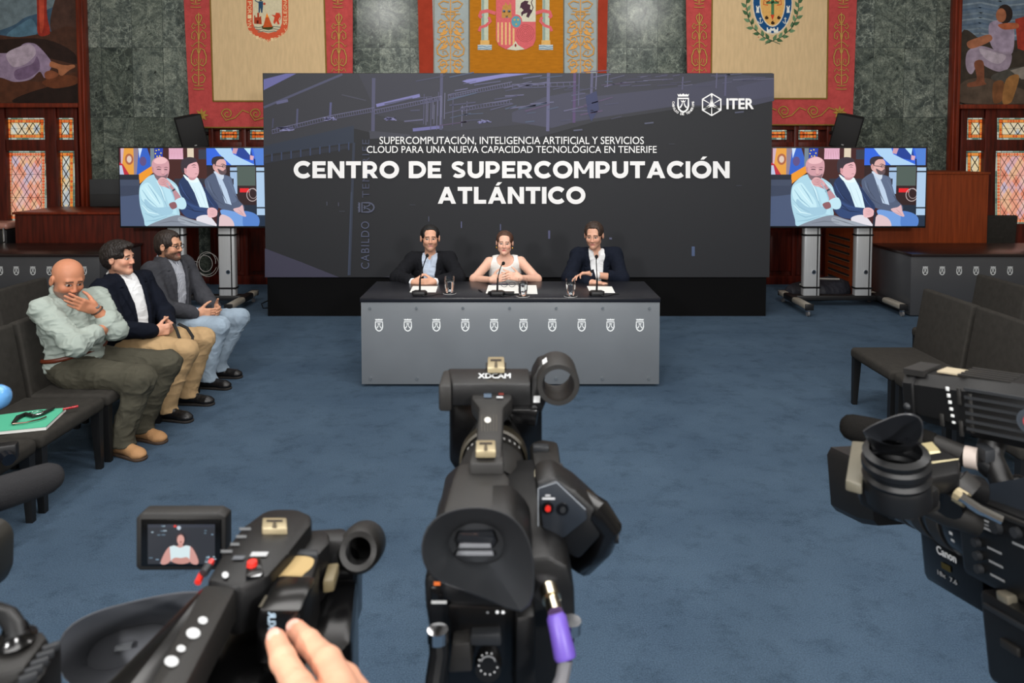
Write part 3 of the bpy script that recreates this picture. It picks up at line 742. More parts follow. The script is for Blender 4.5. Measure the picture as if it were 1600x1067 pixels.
for cx_ in (757.5, 853):
    f.rect(cx_ - 5.5, -40, cx_ + 5.5, 66, '#b9c0ac'); f.rect(cx_ - 5, -40, cx_ - 1, 66, '#8fa094'); f.rect(cx_ - 7, 63, cx_ + 7, 70, '#d8ac68')
    f.rect(cx_ - 11, 70, cx_ + 11, 78, '#b8c2c4'); f.stroke([(cx_ - 11, 73), (cx_ - 4, 72), (cx_ + 3, 74), (cx_ + 11, 72.5)], 1.4, '#6f8ca0'); f.stroke([(cx_ - 11, 76.4), (cx_ - 4, 75.6), (cx_ + 3, 77), (cx_ + 11, 76)], 1.4, '#6f8ca0')
for sg, x0 in ((1, 757.5), (-1, 853)):
    X = lambda x: x0 + sg * x
    f.stroke([(X(17), 21), (X(4), 17), (X(-6), 19), (X(-8), 25), (X(-5), 28)], 5.5, pk); f.stroke([(X(6), 27), (X(9), 33), (X(2), 40), (X(-7), 43), (X(-9), 49)], 4.5, pk)
f.poly([(775, -40), (775, 62), (779, 71), (790, 77), (806, 79), (822, 77), (833, 71), (837, 62), (837, -40)], pk)
f.poly([(805.5, -40), (837, -40), (837, 34), (805.5, 34)], '#ccc9b4')
f.L += 1
for k_ in range(5): f.rect(777 + k_ * 6, 35, 779.8 + k_ * 6, 70 if k_ else 66, '#dfb27c', False)
for k_ in range(5): f.stroke(arc(821, 52, 3 + k_ * 2.6, 0, 360, 18), .8, '#a84c4e', False)
f.poly([(784, 28), (784, 18), (786, 8), (789, 8), (789, 3), (793, 8), (796, 8), (796, 3), (799, 8), (799, 18), (800, 28)], '#b8874a'); 
for x, y in ((787.5, 17.5), (795.5, 17.5), (792, 26)): f.rect(x - 2, y - 1.8, x + 2, y + 2, '#6a7488', False)
f.poly([(812, 14), (814, 5), (820, 1), (826, 2), (824, 6), (829, 8), (828, 14), (832, 17), (828, 24), (826, 28), (822, 26), (824, 20), (818, 22), (815, 26), (814, 20), (818, 16), (814, 12)], '#4b3440'); f.stroke([(830, 20), (833, 12), (830, 4), (832, 0)], 1.4, '#4b3440')
f.disc(806.5, 34, 9.5, pk, 11.5); f.disc(806.5, 34, 7.5, '#5f97a4', 9)
f.L += 1
for x, y in ((804, 31), (809.5, 31), (806.5, 38)): f.disc(x, y, 1.6, '#c0a058', up=False)
f.poly([(792, 77), (802, 70), (805.5, 64), (809, 70), (820, 77), (806, 79)], '#ccc9b4'); f.disc(805.5, 71, 1.4, '#8a3030', 2.6)
f.build('coat_of_arms', tcn)
# ================================================================== stage backdrop
BY = 8.28
tp, bt = at(411, 114, BY), at(413, 433.5, BY)
XL, XR, ZT = -2.868, 3.0, tp.z
bd = thing('stage_backdrop', 'tall dark printed stage backdrop with white event lettering behind the panel table', 'backdrop', (0, BY + .1, 0))
B().box(((XL + XR) / 2, BY + .05, (ZT + bt.z) / 2), (XR - XL, .08, ZT - bt.z), bev=.003).build('panel', mat('backdrop_print', '#343538', .75, spec=.2, bump=.06, bscale=900), bd)
B().box(((XL + XR) / 2 - .01, BY + .07, bt.z / 2), (XR - XL - .04, .08, bt.z)).build('skirt', mat('black_skirt', '#0b0b0c', .9, spec=.1), bd)
f = on(BY + .0095)
f.L = 0
def edge(x): return max(411.5, min(1210, x))
f.poly([(412, 115), (1209.5, 115), (1209.5, 158), (1060, 170), (930, 190), (840, 215), (640, 222), (550, 200), (412, 245)], '#3a3b41')
f.poly([(560, 115), (1209.5, 115), (1209.5, 140), (1000, 150), (860, 190), (700, 205), (590, 180)], '#3f4049')
f.poly([(800, 176), (850, 152), (900, 142), (935, 150), (1060, 136), (1160, 117), (1209.5, 122), (1209.5, 157), (1180, 164), (1060, 165), (960, 180), (900, 190), (862, 200), (800, 190)], '#474858')
f.poly([(1150, 136), (1209, 122), (1209, 150), (1160, 158)], '#4c4d60')
f.poly([(412, 228), (553, 196), (553, 223), (412, 242)], '#333a48'); f.poly([(412, 246), (545, 226), (545, 232), (412, 256)], '#31343d')
f.poly([(577, 204), (640, 210), (642, 214), (578, 217)], '#45464f')
f.poly([(412, 124), (447, 115), (463, 115), (412, 141)], '#66669a'); f.stroke([(412, 168), (450, 152), (535, 116)], 3.6, '#4f5167'); f.stroke([(432, 161), (450, 157)], 4.5, '#5f6080')
f.stroke([(588, 165), (656, 149)], 5, '#7777a8'); f.poly([(722, 127), (730, 124), (790, 115), (830, 115), (780, 122), (735, 131)], '#7c7cb0'); f.stroke([(645, 203), (692, 198)], 5, '#6c6c9c')
f.stroke([(534, 148), (572, 157)], 1.6, '#4a4b58')
for x, a, b_, w_, c in ((584, 122, 205, 5.5, '#52536a'), (690, 115, 203, 4.5, '#53546c'), (465, 170, 198, 3, '#50526c'), (517, 160, 185, 3.4, '#55577a'), (427, 185, 200, 2, '#474960'), (857, 114, 205, 5, '#60607e'), (898, 114, 192, 4.5, '#57486a'), (905, 114, 165, 1.5, '#5c5c78'), (925, 114, 150, 4, '#5b5b74'), (932, 114, 140, 2, '#66667e'), (950, 114, 136, 1.5, '#66667e'), (1067, 120, 140, 2, '#5a5a72'), (1120, 114, 138, 2, '#5a5a72'), (1134, 118, 150, 3, '#565670')):
    f.stroke([(x, a), (x - 1.2, b_)], w_, c)
f.L += 1
for x0, y0, x1, y1, n in ((425, 203, 520, 180, 24), (520, 180, 585, 168, 18), (585, 172, 690, 150, 28), (700, 148, 800, 128, 26), (720, 168, 800, 155, 18), (800, 132, 900, 128, 10)):
    f.stroke([(x0, y0), (x1, y1)], 1.1, '#6a6a86', False); f.stroke([(x0, y0 + 6), (x1, y1 + 6)], 1.1, '#5c5c76', False)
    for k_ in range(n):
        t = k_ / n; x = x0 + (x1 - x0) * t; y = y0 + (y1 - y0) * t; f.stroke([(x, y), (x + 1, y + 6)], .8, '#62627e', False)
rd = random.Random(5)
f.L += 1
for k_ in range(60):
    x = rd.uniform(590, 960); y = rd.uniform(126, 206) - (x - 590) * .05; l = rd.uniform(10, 46); f.stroke([(x, y), (x + l, y - l * rd.uniform(.05, .3))], rd.uniform(.8, 2.2), rd.choice(['#575870', '#4e4f64', '#63637e', '#505a70', '#5a4e68']), False)
for k_ in range(14): x = 658 + rd.uniform(0, 72); f.stroke([(x, rd.uniform(142, 165)), (x - 1, rd.uniform(180, 205))], 1.1, rd.choice(['#66667f', '#70708a', '#5a5a74']), False)
for k_ in range(30): x = rd.uniform(960, 1190); y = rd.uniform(117, 135); f.stroke([(x, y), (min(x + rd.uniform(10, 40), 1209), y - 2)], 1, rd.choice(['#585870', '#4c4c60', '#66667c']), False)
for x, y, l in ((430, 202, 30), (505, 186, 22), (745, 190, 24), (600, 186, 20)):
    for k_ in range(9): f.stroke([(x + rd.uniform(0, l), y + rd.uniform(-3, 3)), (x + rd.uniform(0, l), y + rd.uniform(-3, 3))], 1.3, rd.choice(['#8a8ab4', '#7474a0', '#5a5a74']), False)
f.poly([(915, 150), (932, 142), (936, 170), (924, 190), (918, 175)], '#3d4260', False)
for k_ in range(9): f.stroke([(425 + k_ * 15, 240 - k_ * 2.2), (425 + k_ * 15, 252 - k_ * 2.2)], 2, '#3c4662', False)
f.stroke([(553, 223), (546, 430)], 4.2, '#363c4a'); f.stroke([(549, 300), (544.5, 430)], 2, '#3e4658')
f.poly([(414, 388), (470, 409), (530, 433), (414, 433)], '#403f50'); f.poly([(600, 433), (640, 424), (700, 420), (700, 433)], '#3b3b46')
f.L += 1
for x, a, b_, w_, c in ((670, 338, 346, 1, '#565a70'), (721, 346, 356, 1.6, '#5f6284'), (782, 350, 360, 2, '#50546e'), (858, 360, 373, 3, '#565876'), (1083, 385, 400, 5, '#4c5a78'), (954, 371, 374, 4, '#60647c'), (511, 315, 321, .8, '#5a5d70'), (529, 316, 322, .8, '#5a5d70')): f.stroke([(x, a), (x, b_)], w_, c, False)
for x, y in ((1014, 193), (1155, 176), (903, 204)): f.stroke([(x - 7, y), (x + 7, y - 1.5)], 2.4, '#55586a', False)
for x, y in ((1045, 225), (530, 330), (640, 320), (780, 272), (1150, 290)): f.stroke([(x, y), (x + 9, y)], .8, '#484a56', False)
f.build('printed_photograph', bd)
def emblem(f, cx, cy, h, col, inner=True, up=True):
    """crowned shield with a little castle on a mountain, h = full height"""
    if up: f.L += 1
    s_ = h / 20.0; P = lambda pts: [(cx + x * s_, cy + y * s_) for x, y in pts]
    f.poly(P([(-5.5, -7), (-6.3, -10), (-4.6, -9), (-3.3, -10), (-2, -9), (0, -10.3), (2, -9), (3.3, -10), (4.6, -9), (6.3, -10), (5.5, -7)]), col, False)
    f.stroke(P([(-5.6, -5), (-5.6, 3), (-4.6, 6.5), (-2.5, 8.7), (0, 9.6), (2.5, 8.7), (4.6, 6.5), (5.6, 3), (5.6, -5)]), 1.9 * s_, col, False, closed=True)
    if inner:
        f.poly(P([(-2.8, -3.2), (-2, -3.2), (-2, -2.3), (-.5, -2.3), (-.5, -3.4), (.5, -3.4), (.5, -2.3), (2, -2.3), (2, -3.2), (2.8, -3.2), (1.7, -.6), (-1.7, -.6)]), col, False)
        f.poly(P([(-1.5, 0), (-.4, 0), (-1.2, 3), (-3, 5.6), (-4.2, 4.4), (-2.4, 2.4)]), col, False); f.poly(P([(1.5, 0), (.4, 0), (1.2, 3), (3, 5.6), (4.2, 4.4), (2.4, 2.4)]), col, False)
WT = '#f2f2f2'
f = on(BY - .004)
emblem(f, 572, 324, 20, '#53576a')
f2 = on(BY - .004)
f2.text('CABILDO', 564, 420, 577, 346, '#50556a', rot=lambda u, t: (1 - t, u), space=1.2)
f2.text('TENERIFE', 566, 309, 577, 218, '#464a5c', rot=lambda u, t: (1 - t, u), space=1.2)
f2.build('faint_lettering', bd); 
# rotate the faint crest onto its side by building it directly
f = Flat(lambda u, v, o: at(572 + (v - 324), 324 - (u - 572), BY - .004) + Vector((0, -o, 0)))
emblem(f, 572, 324, 26, '#53576a'); f.build('faint_crest', bd)
f = on(BY - .006); heavy_text(f, 'CENTRO DE SUPERCOMPUTACIÓN', 459, 278.3, 1140, 252, WT); heavy_text(f, 'ATLÁNTICO', 684, 318.3, 914.5, 292, WT); f.build('title_lettering', bd)
f = on(BY - .006); f.text('SUPERCOMPUTACIÓN, INTELIGENCIA ARTIFICIAL Y SERVICIOS', 593, 227, 1006, 210.5, WT, .004); f.text('CLOUD PARA UNA NUEVA CAPACIDAD TECNOLÓGICA EN TENERIFE', 573, 239, 1026, 225.2, WT, .004); f.build('subtitle_lettering', bd)
f = on(BY - .006); emblem(f, 1067.5, 161, 29, WT)
n = 0; word = 'CABILDO DE TENERIFE'
for k_, ch in enumerate(word):
    if ch == ' ': continue
    a = math.radians(192 - 204 * k_ / (len(word) - 1)); r = 15.2; x, y = 1067.5 + r * math.cos(a) * 1.02, 163 + r * math.sin(a) * 1.0
    ca, sa = math.cos(a - math.pi / 2), math.sin(a - math.pi / 2)
    f.text(ch, x, y, x + 1, y + 1, WT, .03, up=False, rot=lambda u, t, ca=ca, sa=sa, ch=ch: ((u - .5) * (1 if ch == 'I' else 3) * ca + (t - .5) * 3.6 * sa, (u - .5) * (1 if ch == 'I' else 3) * sa - (t - .5) * 3.6 * ca))
f.build('crest_logo', bd)
f = on(BY - .006); hx = [(1112 + 16.5 * math.sin(math.radians(60 * k_)), 163.5 - 17 * math.cos(math.radians(60 * k_))) for k_ in range(6)]
f.stroke(hx, 2.2, WT, closed=True); f.L += 1
for k_ in range(6): f.stroke([(1112 + (hx[k_][0] - 1112) * .22, 163.5 + (hx[k_][1] - 163.5) * .22), hx[k_]], 2.0 if k_ % 2 else 3.2, WT, False, taper=lambda t: .4 + .6 * t if t else .4)
for k_ in (0, 2, 4): a = math.radians(60 * k_); f.poly([(1112 + 15 * math.sin(a), 163.5 - 15 * math.cos(a)), (1112 + 3 * math.cos(a), 163.5 + 3 * math.sin(a)), (1112 - 3 * math.cos(a), 163.5 - 3 * math.sin(a))], WT, False)
f.text('ITER', 1135, 170.6, 1177.5, 153.6, WT, .03); f.build('wordmark_logo', bd)
# ================================================================== furniture
def P(Y): return lambda u, v, o: at(u, v, Y) + Vector((0, -o, 0))
mblk = mat('black_satin', '#101012', .45)
mblkm = mat('black_matte', '#0e0e10', .8, spec=.2)
malu = mat('brushed_aluminium', '#b2b4b6', .4, metal=.3, var=.1, vscale=5, stretch=(60, 60, .6))
mchr = mat('chrome', '#d6d6d8', .12, metal=1)
macr = mat('frosted_acrylic', '#6a6f74', .38, spec=.5, var=.05, vscale=3)
macd = mat('smoked_acrylic', '#3c3d40', .35, spec=.5, var=.06, vscale=3)
mglass = mat('clear_glass', '#ffffff', .02, trans=1)
mwater = mat('water', '#f4fbff', .02, trans=1)
mpaper = mat('white_paper', '#e6e6e2', .85, spec=.15)
# --- panel table
TY0, TY1, TXL, TXR, TZ = 5.81, 6.54, -1.245, 1.215, .74
tb = thing('panel_table', 'long black panel table with grey front panel of ten white crests, seating three speakers', 'table', ((TXL + TXR) / 2, (TY0 + TY1) / 2, 0))
B().box(((TXL + TXR) / 2, (TY0 + TY1) / 2, TZ - .018), (TXR - TXL, TY1 - TY0, .036), bev=.003).build('tabletop', mat('black_laminate', '#15161d', .32, spec=.6, var=.1, vscale=2), tb)
fp = B().box(((TXL + TXR) / 2 + .002, TY0 + .012, .362), (TXR - TXL - .012, .012, .68), bev=.002).build('front_panel', macr, tb)
for sx, nm in ((TXL + .09, 'side_panel'), (TXR - .09, 'side_panel')): B().box((sx, (TY0 + TY1) / 2 + .05, .35), (.03, TY1 - TY0 - .16, .70)).build(nm, mblkm, tb)
B().box(((TXL + TXR) / 2, TY0 + .12, .4), (TXR - TXL - .2, .02, .6)).build('modesty_board', mat('grey_board', '#50555a', .7), tb)
for k in range(7): # standoff screws
    for z in (.655, .07):
        B().cyl((TXL + .08 + k * (TXR - TXL - .17) / 6 * 1.0, TY0 + .018, z), (TXL + .08 + k * (TXR - TXL - .17) / 6, TY0 - .004, z), .012, .010, 18).build('standoff', mat('steel_standoff', '#9aa0a4', .3, metal=.8), fp)
f = Flat(lambda u, v, o: Vector((u, TY0 + .0055 - o, v)))
emblem(f, 0, 0, .104, '#dfe3e4'); 
f.v = [Vector((a.x, a.y, -a.z)) for a in f.v]
e0 = None
for x in (592, 637, 681.7, 727, 772, 818, 863, 909, 954, 1000):
    p = at(x, 508, TY0)
    if e0 is None: e0 = f.build('crest', fp); e = e0
    else: e = e0.copy(); C.objects.link(e); e.parent = fp; e.matrix_parent_inverse = e0.matrix_parent_inverse
    e.location = (p.x, 0, p.z)
# --- things on the table
def papers(name, label, px, n=1, m=mpaper, cat='paper', z=TZ, t=.0012):
    b = B(); b.prism([onz(x, y, z + t) for x, y in px], (0, 0, -t)); return setp(b.build(name, m, smooth=False), label, cat)
papers('paper_sheet', 'white sheet of paper under the clasped hands of the left speaker', [(645, 447), (684, 447), (681, 456.5), (640, 456.5)])
papers('paper_sheet', 'white sheet of paper before the woman, with a spectacle frame at its edge', [(763, 445.5), (803, 445.5), (800, 459), (759, 458)])
papers('paper_sheet', 'white sheet of paper right of the woman, under the middle water glass', [(801, 445.5), (838, 445.5), (840, 459), (800, 459)], t=.002)
papers('paper_sheet', 'white sheet of paper under the microphone of the right speaker', [(917, 447), (956, 447.5), (961, 457.5), (922, 457.5)])
def mic(px, base_y, tip, label):
    p = onz(px, base_y, TZ); root = thing('gooseneck_microphone', label, 'microphone', p, 'gooseneck microphones on the panel table')
    b = B(); b.prism([p + Vector((x, y, .035)) for x, y in [(-.045, .05), (.045, .05), (.066, .0), (.05, -.055), (-.05, -.055), (-.066, .0)]], (0, 0, -.034), .008); b.build('base', mblk, root)
    h = at(tip[0], tip[1], p.y - .03)
    q0 = p + Vector((0, .015, .03)); q1 = q0 + Vector((.004, 0, .11)); n = 12
    B().cyl(q0, q1, .009, .007, 14).build('stem_socket', mblk, root)
    pts = []
    for k in range(n + 1):
        t = k / n; a = q1.lerp(h, t); a += Vector((0, .03, .02)) * math.sin(math.pi * t); pts.append(a)
    B().tube(pts, .0042, 8).build('gooseneck', mblk, root)
    d = (pts[-1] - pts[-2]).normalized()
    B().cyl(pts[-1] - d * .03, pts[-1] + d * .004, .006, .007, 12).build('capsule', mblk, root)
    B().ball(pts[-1] + d * .012, .0145, (1, 1, 1.1), 16).build('windscreen', mat('foam', '#0c0c0d', .95, bump=.4, bscale=600), root)
    c = B(); c.tube([p + Vector((.02, -.05, .012)), p + Vector((.05, -.075, .006)), p + Vector((.11, -.03, .006)), p + Vector((.15, .02, .006)), p + Vector((.19, .03, .006))], .004, 8); c.build('cable', mblk, root)
mic(655.5, 461, (667, 400.5), 'black gooseneck microphone leftmost on the table, by the man in black blazer')
mic(777, 461, (786, 412), 'black gooseneck microphone in front of the woman in white')
mic(932.5, 461, (932, 402), 'black gooseneck microphone rightmost on the table, by the man in navy blazer')
def tumbler(px, py, label):
    p = onz(px, py, TZ); root = thing('water_glass', label, 'glass', p, 'water glasses on the panel table')
    h = .145
    B().lathe([(.0, .004), (.030, .004), (.033, .012), (.0385, .05), (.040, .09), (.0375, h), (.0362, h), (.0387, .09), (.0372, .05), (.031, .016), (0, .014)], p + Vector((0, 0, .004)), n=32).build('glass_body', mglass, root)
    B().lathe([(0, .0145), (.0312, .0165), (.0370, .05), (.0384, .085), (.0382, .098), (0, .098)], p + Vector((0, 0, .004)), n=32).build('water', mwater, root)
    c = thing('coaster', 'black coaster with pale rim under the ' + label.split(' on ')[0].replace('clear ', ''), 'coaster', p, 'coasters under the water glasses')
    B().lathe([(0, .0005), (.052, .0005), (.054, .002), (.052, .004), (0, .004)], p).build('disc', mblk, c)
    B().lathe([(.0515, .0038), (.0545, .0028), (.0545, .0012), (.053, .0008)], p).build('rim', mat('coaster_rim', '#c8c8c8', .4), c)
tumbler(702.5, 458.5, 'leftmost water glass on the black table')
tumbler(817, 463, 'middle water glass on the white paper')
tumbler(891.5, 463, 'rightmost water glass on the black table')
p = onz(754, 457, TZ); q = onz(748, 453.5, TZ)
setp(B().tube([q + Vector((0, 0, .006)), q.lerp(p, .1) + Vector((0, 0, .006)), q.lerp(p, .6) + Vector((0, 0, .006)), p + Vector((0, 0, .006))], [.004, .0055, .0055, .002], 10).build('pen', mat('pen_black', '#17171a', .3)), 'black pen lying on the table left of the woman', 'pen')
sp = thing('spectacles', 'folded dark blue spectacles lying on the paper before the woman', 'spectacles', onz(793, 446, TZ + .003))
for sx in (-.034, .034):
    c0 = onz(794, 446.5, TZ + .014) + Vector((sx, 0, 0)); B().tube([c0 + Vector((.028 * math.cos(t), .004 * math.sin(t), .012 + .02 * math.sin(t))) for t in [2 * math.pi * k / 18 for k in range(18)]], .0022, 6, True).build('rim', mat('blue_frame', '#1b2438', .3), sp)
    B().tube([c0 + Vector((.03 if sx > 0 else -.03, 0, .018)), c0 + Vector((.02 if sx > 0 else -.02, .07, .0)), c0 + Vector((-.02 if sx > 0 else .02, .10, -.009))], .002, 6).build('temple', MATS['blue_frame'], sp)
setp(B().box(onz(781, 443.5, TZ + .006), (.15, .075, .009), (0, 0, .1), .003).build('mobile_phone', mat('phone_dark_blue', '#171d33', .15)), 'dark blue mobile phone lying flat before the woman', 'phone')
setp(B().box(onz(783, 457.2, TZ + .009), (.22, .06, .014), (0, 0, -.05), .003).build('notebook', mat('black_cover', '#121214', .5)), 'closed black notebook behind the base of the middle microphone', 'notebook')
# --- conference chairs
mch = mat('charcoal_fabric', '#33312e', .92, bump=.35, bscale=500, var=.12, vscale=25, spec=.1)
mleg = mat('black_wood', '#0d0d0e', .5)
def make_chair(label, grp):
    r = thing('conference_chair', label, 'chair', (0, 0, 0), grp)   # faces +x, front edge at x = 0
    B().box((-.27, 0, .395), (.54, .60, .085), bev=.03, seg=4).build('seat', mch, r)
    B().box((-.545, 0, .62), (.075, .60, .54), (0, math.radians(-9), 0), bev=.02, seg=4).build('backrest', mch, r)
    for x, y in ((-.04, .265), (-.04, -.265), (-.52, .265), (-.52, -.265)):
        b = B(); b.prism([Vector((x + sx * .028, y + sy * .024, .37)) for sx, sy in ((-1, -1), (1, -1), (1, 1), (-1, 1))], (0, 0, -.37))
        for v in b.bm.verts:
            if v.co.z < .1: v.co.x = x + (v.co.x - x) * .62 + (.012 if x > -.3 else -.03); v.co.y = y + (v.co.y - y) * .62
        b.build('leg', mleg, r)
    return r
proto = make_chair('x', None)
first = [True]
def chair(x, y, left, label, grp):
    o = proto if first[0] else copy_tree(proto); first[0] = False
    o.location = (x, y, 0); o.rotation_euler = (0, 0, 0 if left else math.pi); o['label'] = label; o['group'] = grp
    return o
GL, GR = 'charcoal chairs in the left block', 'charcoal chairs in the right block'
chair(-2.5, 4.675, True, 'charcoal chair under the bald man in olive trousers', GL)
chair(-2.5, 5.305, True, 'charcoal chair under the dark-haired man in beige trousers', GL)
chair(-2.5, 5.935, True, 'charcoal chair under the man with spectacles and pale jeans', GL)
chair(-2.5, 4.045, True, 'empty charcoal chair with a green folder on its seat', GL)
chair(-2.5, 3.415, True, 'empty charcoal chair cut by the left edge, nearer than the folder chair', GL)
chair(-3.33, 5.64, True, 'charcoal chair in the second left row, its back seen behind the bald man', GL)
chair(2.6, 5.155, False, 'empty charcoal chair, front row right, farthest from the cameras', GR)
chair(2.6, 4.525, False, 'empty charcoal chair, front row right, behind the large shoulder camera', GR)
chair(2.6, 3.895, False, 'empty charcoal chair, front row right, nearest, mostly hidden by the shoulder camera', GR)
chair(3.42, 5.785, False, 'empty charcoal chair in the second right row, by the dark side desk', GR)
# --- side desks with crests
def side_desk(label, X0, X1, ex, e_ids):
    r = thing('side_desk', label, 'desk', ((X0 + X1) / 2, 8.75, 0))
    B().box(((X0 + X1) / 2, 8.75, .722), (X1 - X0 + .02, .98, .03), bev=.003).build('desktop', mat('dark_brown_top', '#1d1210', .3), r)
    fpn = B().box(((X0 + X1) / 2, 8.29, .36), (X1 - X0, .012, .69), bev=.002).build('front_panel', macd, r)
    for x in (X0 + .006, X1 - .006): B().box((x, 8.76, .36), (.012, .92, .69), bev=.002).build('side_panel', macd, r)
    B().box(((X0 + X1) / 2, 8.9, .36), (X1 - X0 - .2, .5, .69)).build('carcass', mblkm, r)
    f = Flat(lambda u, v, o: Vector((u, 8.2835 - o, v))); emblem(f, 0, 0, .1, '#c9cccc', True); f.v = [Vector((a.x, a.y, -a.z)) for a in f.v]
    g0 = None
    for x in ex:
        p = at(x, 423, 8.28)
        if g0 is None: g0 = f.build('crest', fpn); g = g0
        else: g = g0.copy(); C.objects.link(g); g.parent = fpn; g.matrix_parent_inverse = g0.matrix_parent_inverse
        g.location = (p.x, 0, p.z)
    return r
side_desk('dark desk at the right with a row of six pale crests on its smoked front', 4.645, 7.0, (1446, 1472.5, 1499, 1525.5, 1552, 1578.5), 0)
side_desk('dark desk at the left with pale crests, behind the bald man', -7.0, -4.80, (0, 25, 51, 77, 104, 131), 0)
# --- tall wooden benches against the wall
t = thing('wooden_bench', 'tall red-brown wooden presidency bench at the right with slotted side vents', 'bench', (5.25, 9.6, 0))
p0, p1 = at(1340, 272, 9.28), at(1546, 274, 9.28)
b = B(); b.box(((p0.x + p1.x) / 2, 9.74, p0.z / 2), (p1.x - p0.x, .90, p0.z), bev=.004); b.build('body', mw3, t)
B().box(((p0.x + p1.x) / 2, 9.74, p0.z + .012), (p1.x - p0.x + .03, .93, .026), bev=.004).build('top', mw3, t)
for k in range(7):
    z = .75 - k * .095
    B().box((p0.x - .001, 9.76, z), (.012, .62, .026)).build('vent_slot', mat('vent_dark', '#0a0504', .8), t)
    B().box((p0.x - .004, 9.76, z - .017), (.014, .64, .006)).build('vent_lip', mat('pale_wood_lip', '#8a5a3c', .5), t)
t = thing('wooden_bench', 'dark red wooden presidency bench at the left behind the seated men', 'bench', (-5.4, 9.6, 0))
p0, p1 = at(22, 333, 9.28), at(262, 333, 9.28)
B().box(((p0.x + p1.x) / 2, 9.74, p0.z / 2), (p1.x - p0.x, .90, p0.z), bev=.004).build('body', mw, t)
B().box(((p0.x + p1.x) / 2, 9.735, p0.z - .002), (p1.x - p0.x + .04, .95, .03), bev=.006).build('top', mw2, t)
# grey board standing on the left bench
p0, p1 = at(141, 280, 10.0), at(260, 326, 10.0)
t = thing('grey_board', 'dark grey rectangular board standing on the left bench against the marble', 'board', (p0.x, 10.0, p1.z))
zb = 1.15
B().box(((p0.x + p1.x) / 2, 10.0, (p0.z + zb) / 2), (p1.x - p0.x, .05, p0.z - zb), bev=.006).build('panel', mat('dark_grey_board', '#34373a', .6), t)
B().box(((p0.x + p1.x) / 2, 9.985, zb + .09), (p1.x - p0.x - .02, .05, .17), bev=.004).build('lower_ledge', mat('darker_board', '#26282a', .6), t)
# dark chair behind the right desk, and the stool at the far left
t = thing('high_backed_chair', 'black chair back behind the right desk, beside the wooden bench', 'chair', (6.3, 9.5, 0))
pc = at(1563, 372, 9.8)
B().box((pc.x, 9.8, .84), (.42, .06, .42), (.1, 0, 0), .03, 3).build('backrest', mch, t); B().box((pc.x, 9.55, .46), (.44, .46, .08), bev=.03).build('seat', mch, t)
for sx in (-.18, .18):
    for sy in (-.18, .18): B().cyl((pc.x + sx, 9.55 + sy, 0), (pc.x + sx, 9.55 + sy, .44), .016).build('leg', mleg, t)
t = thing('chrome_stool', 'black stool with chrome legs and a painted pink reflection, beside the left bench', 'stool', (-6.9, 9.3, 0))
pc = at(4, 348, 9.5)
B().box((pc.x, 9.5, pc.z - .03), (.36, .36, .09), bev=.04, seg=3).build('seat', mat('pink_reflection', '#a8786a', .3), t)  # pink reflection on the dark stool put into the seat colour
B().box((pc.x, 9.5, pc.z - .27), (.34, .34, .38), bev=.01).build('body', mblk, t)
for sx in (-.15, .15):
    for sy in (-.15, .15): B().cyl((pc.x + sx * .9, 9.5 + sy * 1.15, 0), (pc.x + sx * .9, 9.5 + sy * 1.15, pc.z - .05), .014).build('leg', mchr, t)
# --- loudspeakers on the wall
for px, py, ry, lb in ((297, 207, -.32, 'black loudspeaker on the wall at the left, above the left screen'), (1325, 206, .32, 'black loudspeaker on the wall at the right, above the right screen')):
    p = at(px, py, 9.75); t = thing('loudspeaker', lb, 'loudspeaker', (p.x, 10.2, p.z), 'wall loudspeakers')
    sg = 1 if px < 800 else -1
    M = Matrix.Translation(p) @ Matrix.Rotation(ry * .9, 4, 'Y') @ Matrix.Rotation(sg * .55, 4, 'Z') @ Matrix.Rotation(.22, 4, 'X')
    b = B(); b.prism([Vector(v) for v in ((-.17, -.16, -.23), (.17, -.16, -.23), (.13, .16, -.23), (-.13, .16, -.23))], (0, 0, .46), .012); b.bm.transform(M); b.build('cabinet', mblkm, t)
    b = B(); b.box((0, -.162, 0), (.31, .012, .43), bev=.005); b.bm.transform(M); b.build('grille', mat('grille_black', '#0a0a0b', .7, bump=.3, bscale=900), t)
    b = B(); b.box((0, -.169, -.17), (.03, .004, .014)); b.bm.transform(M); b.build('badge', mat('badge_grey', '#8a8a8a', .4), t)
    B().tube([p + Vector((0, .1, 0)), Vector((p.x, 10.41, p.z))], .025, 10).build('bracket', mblk, t)
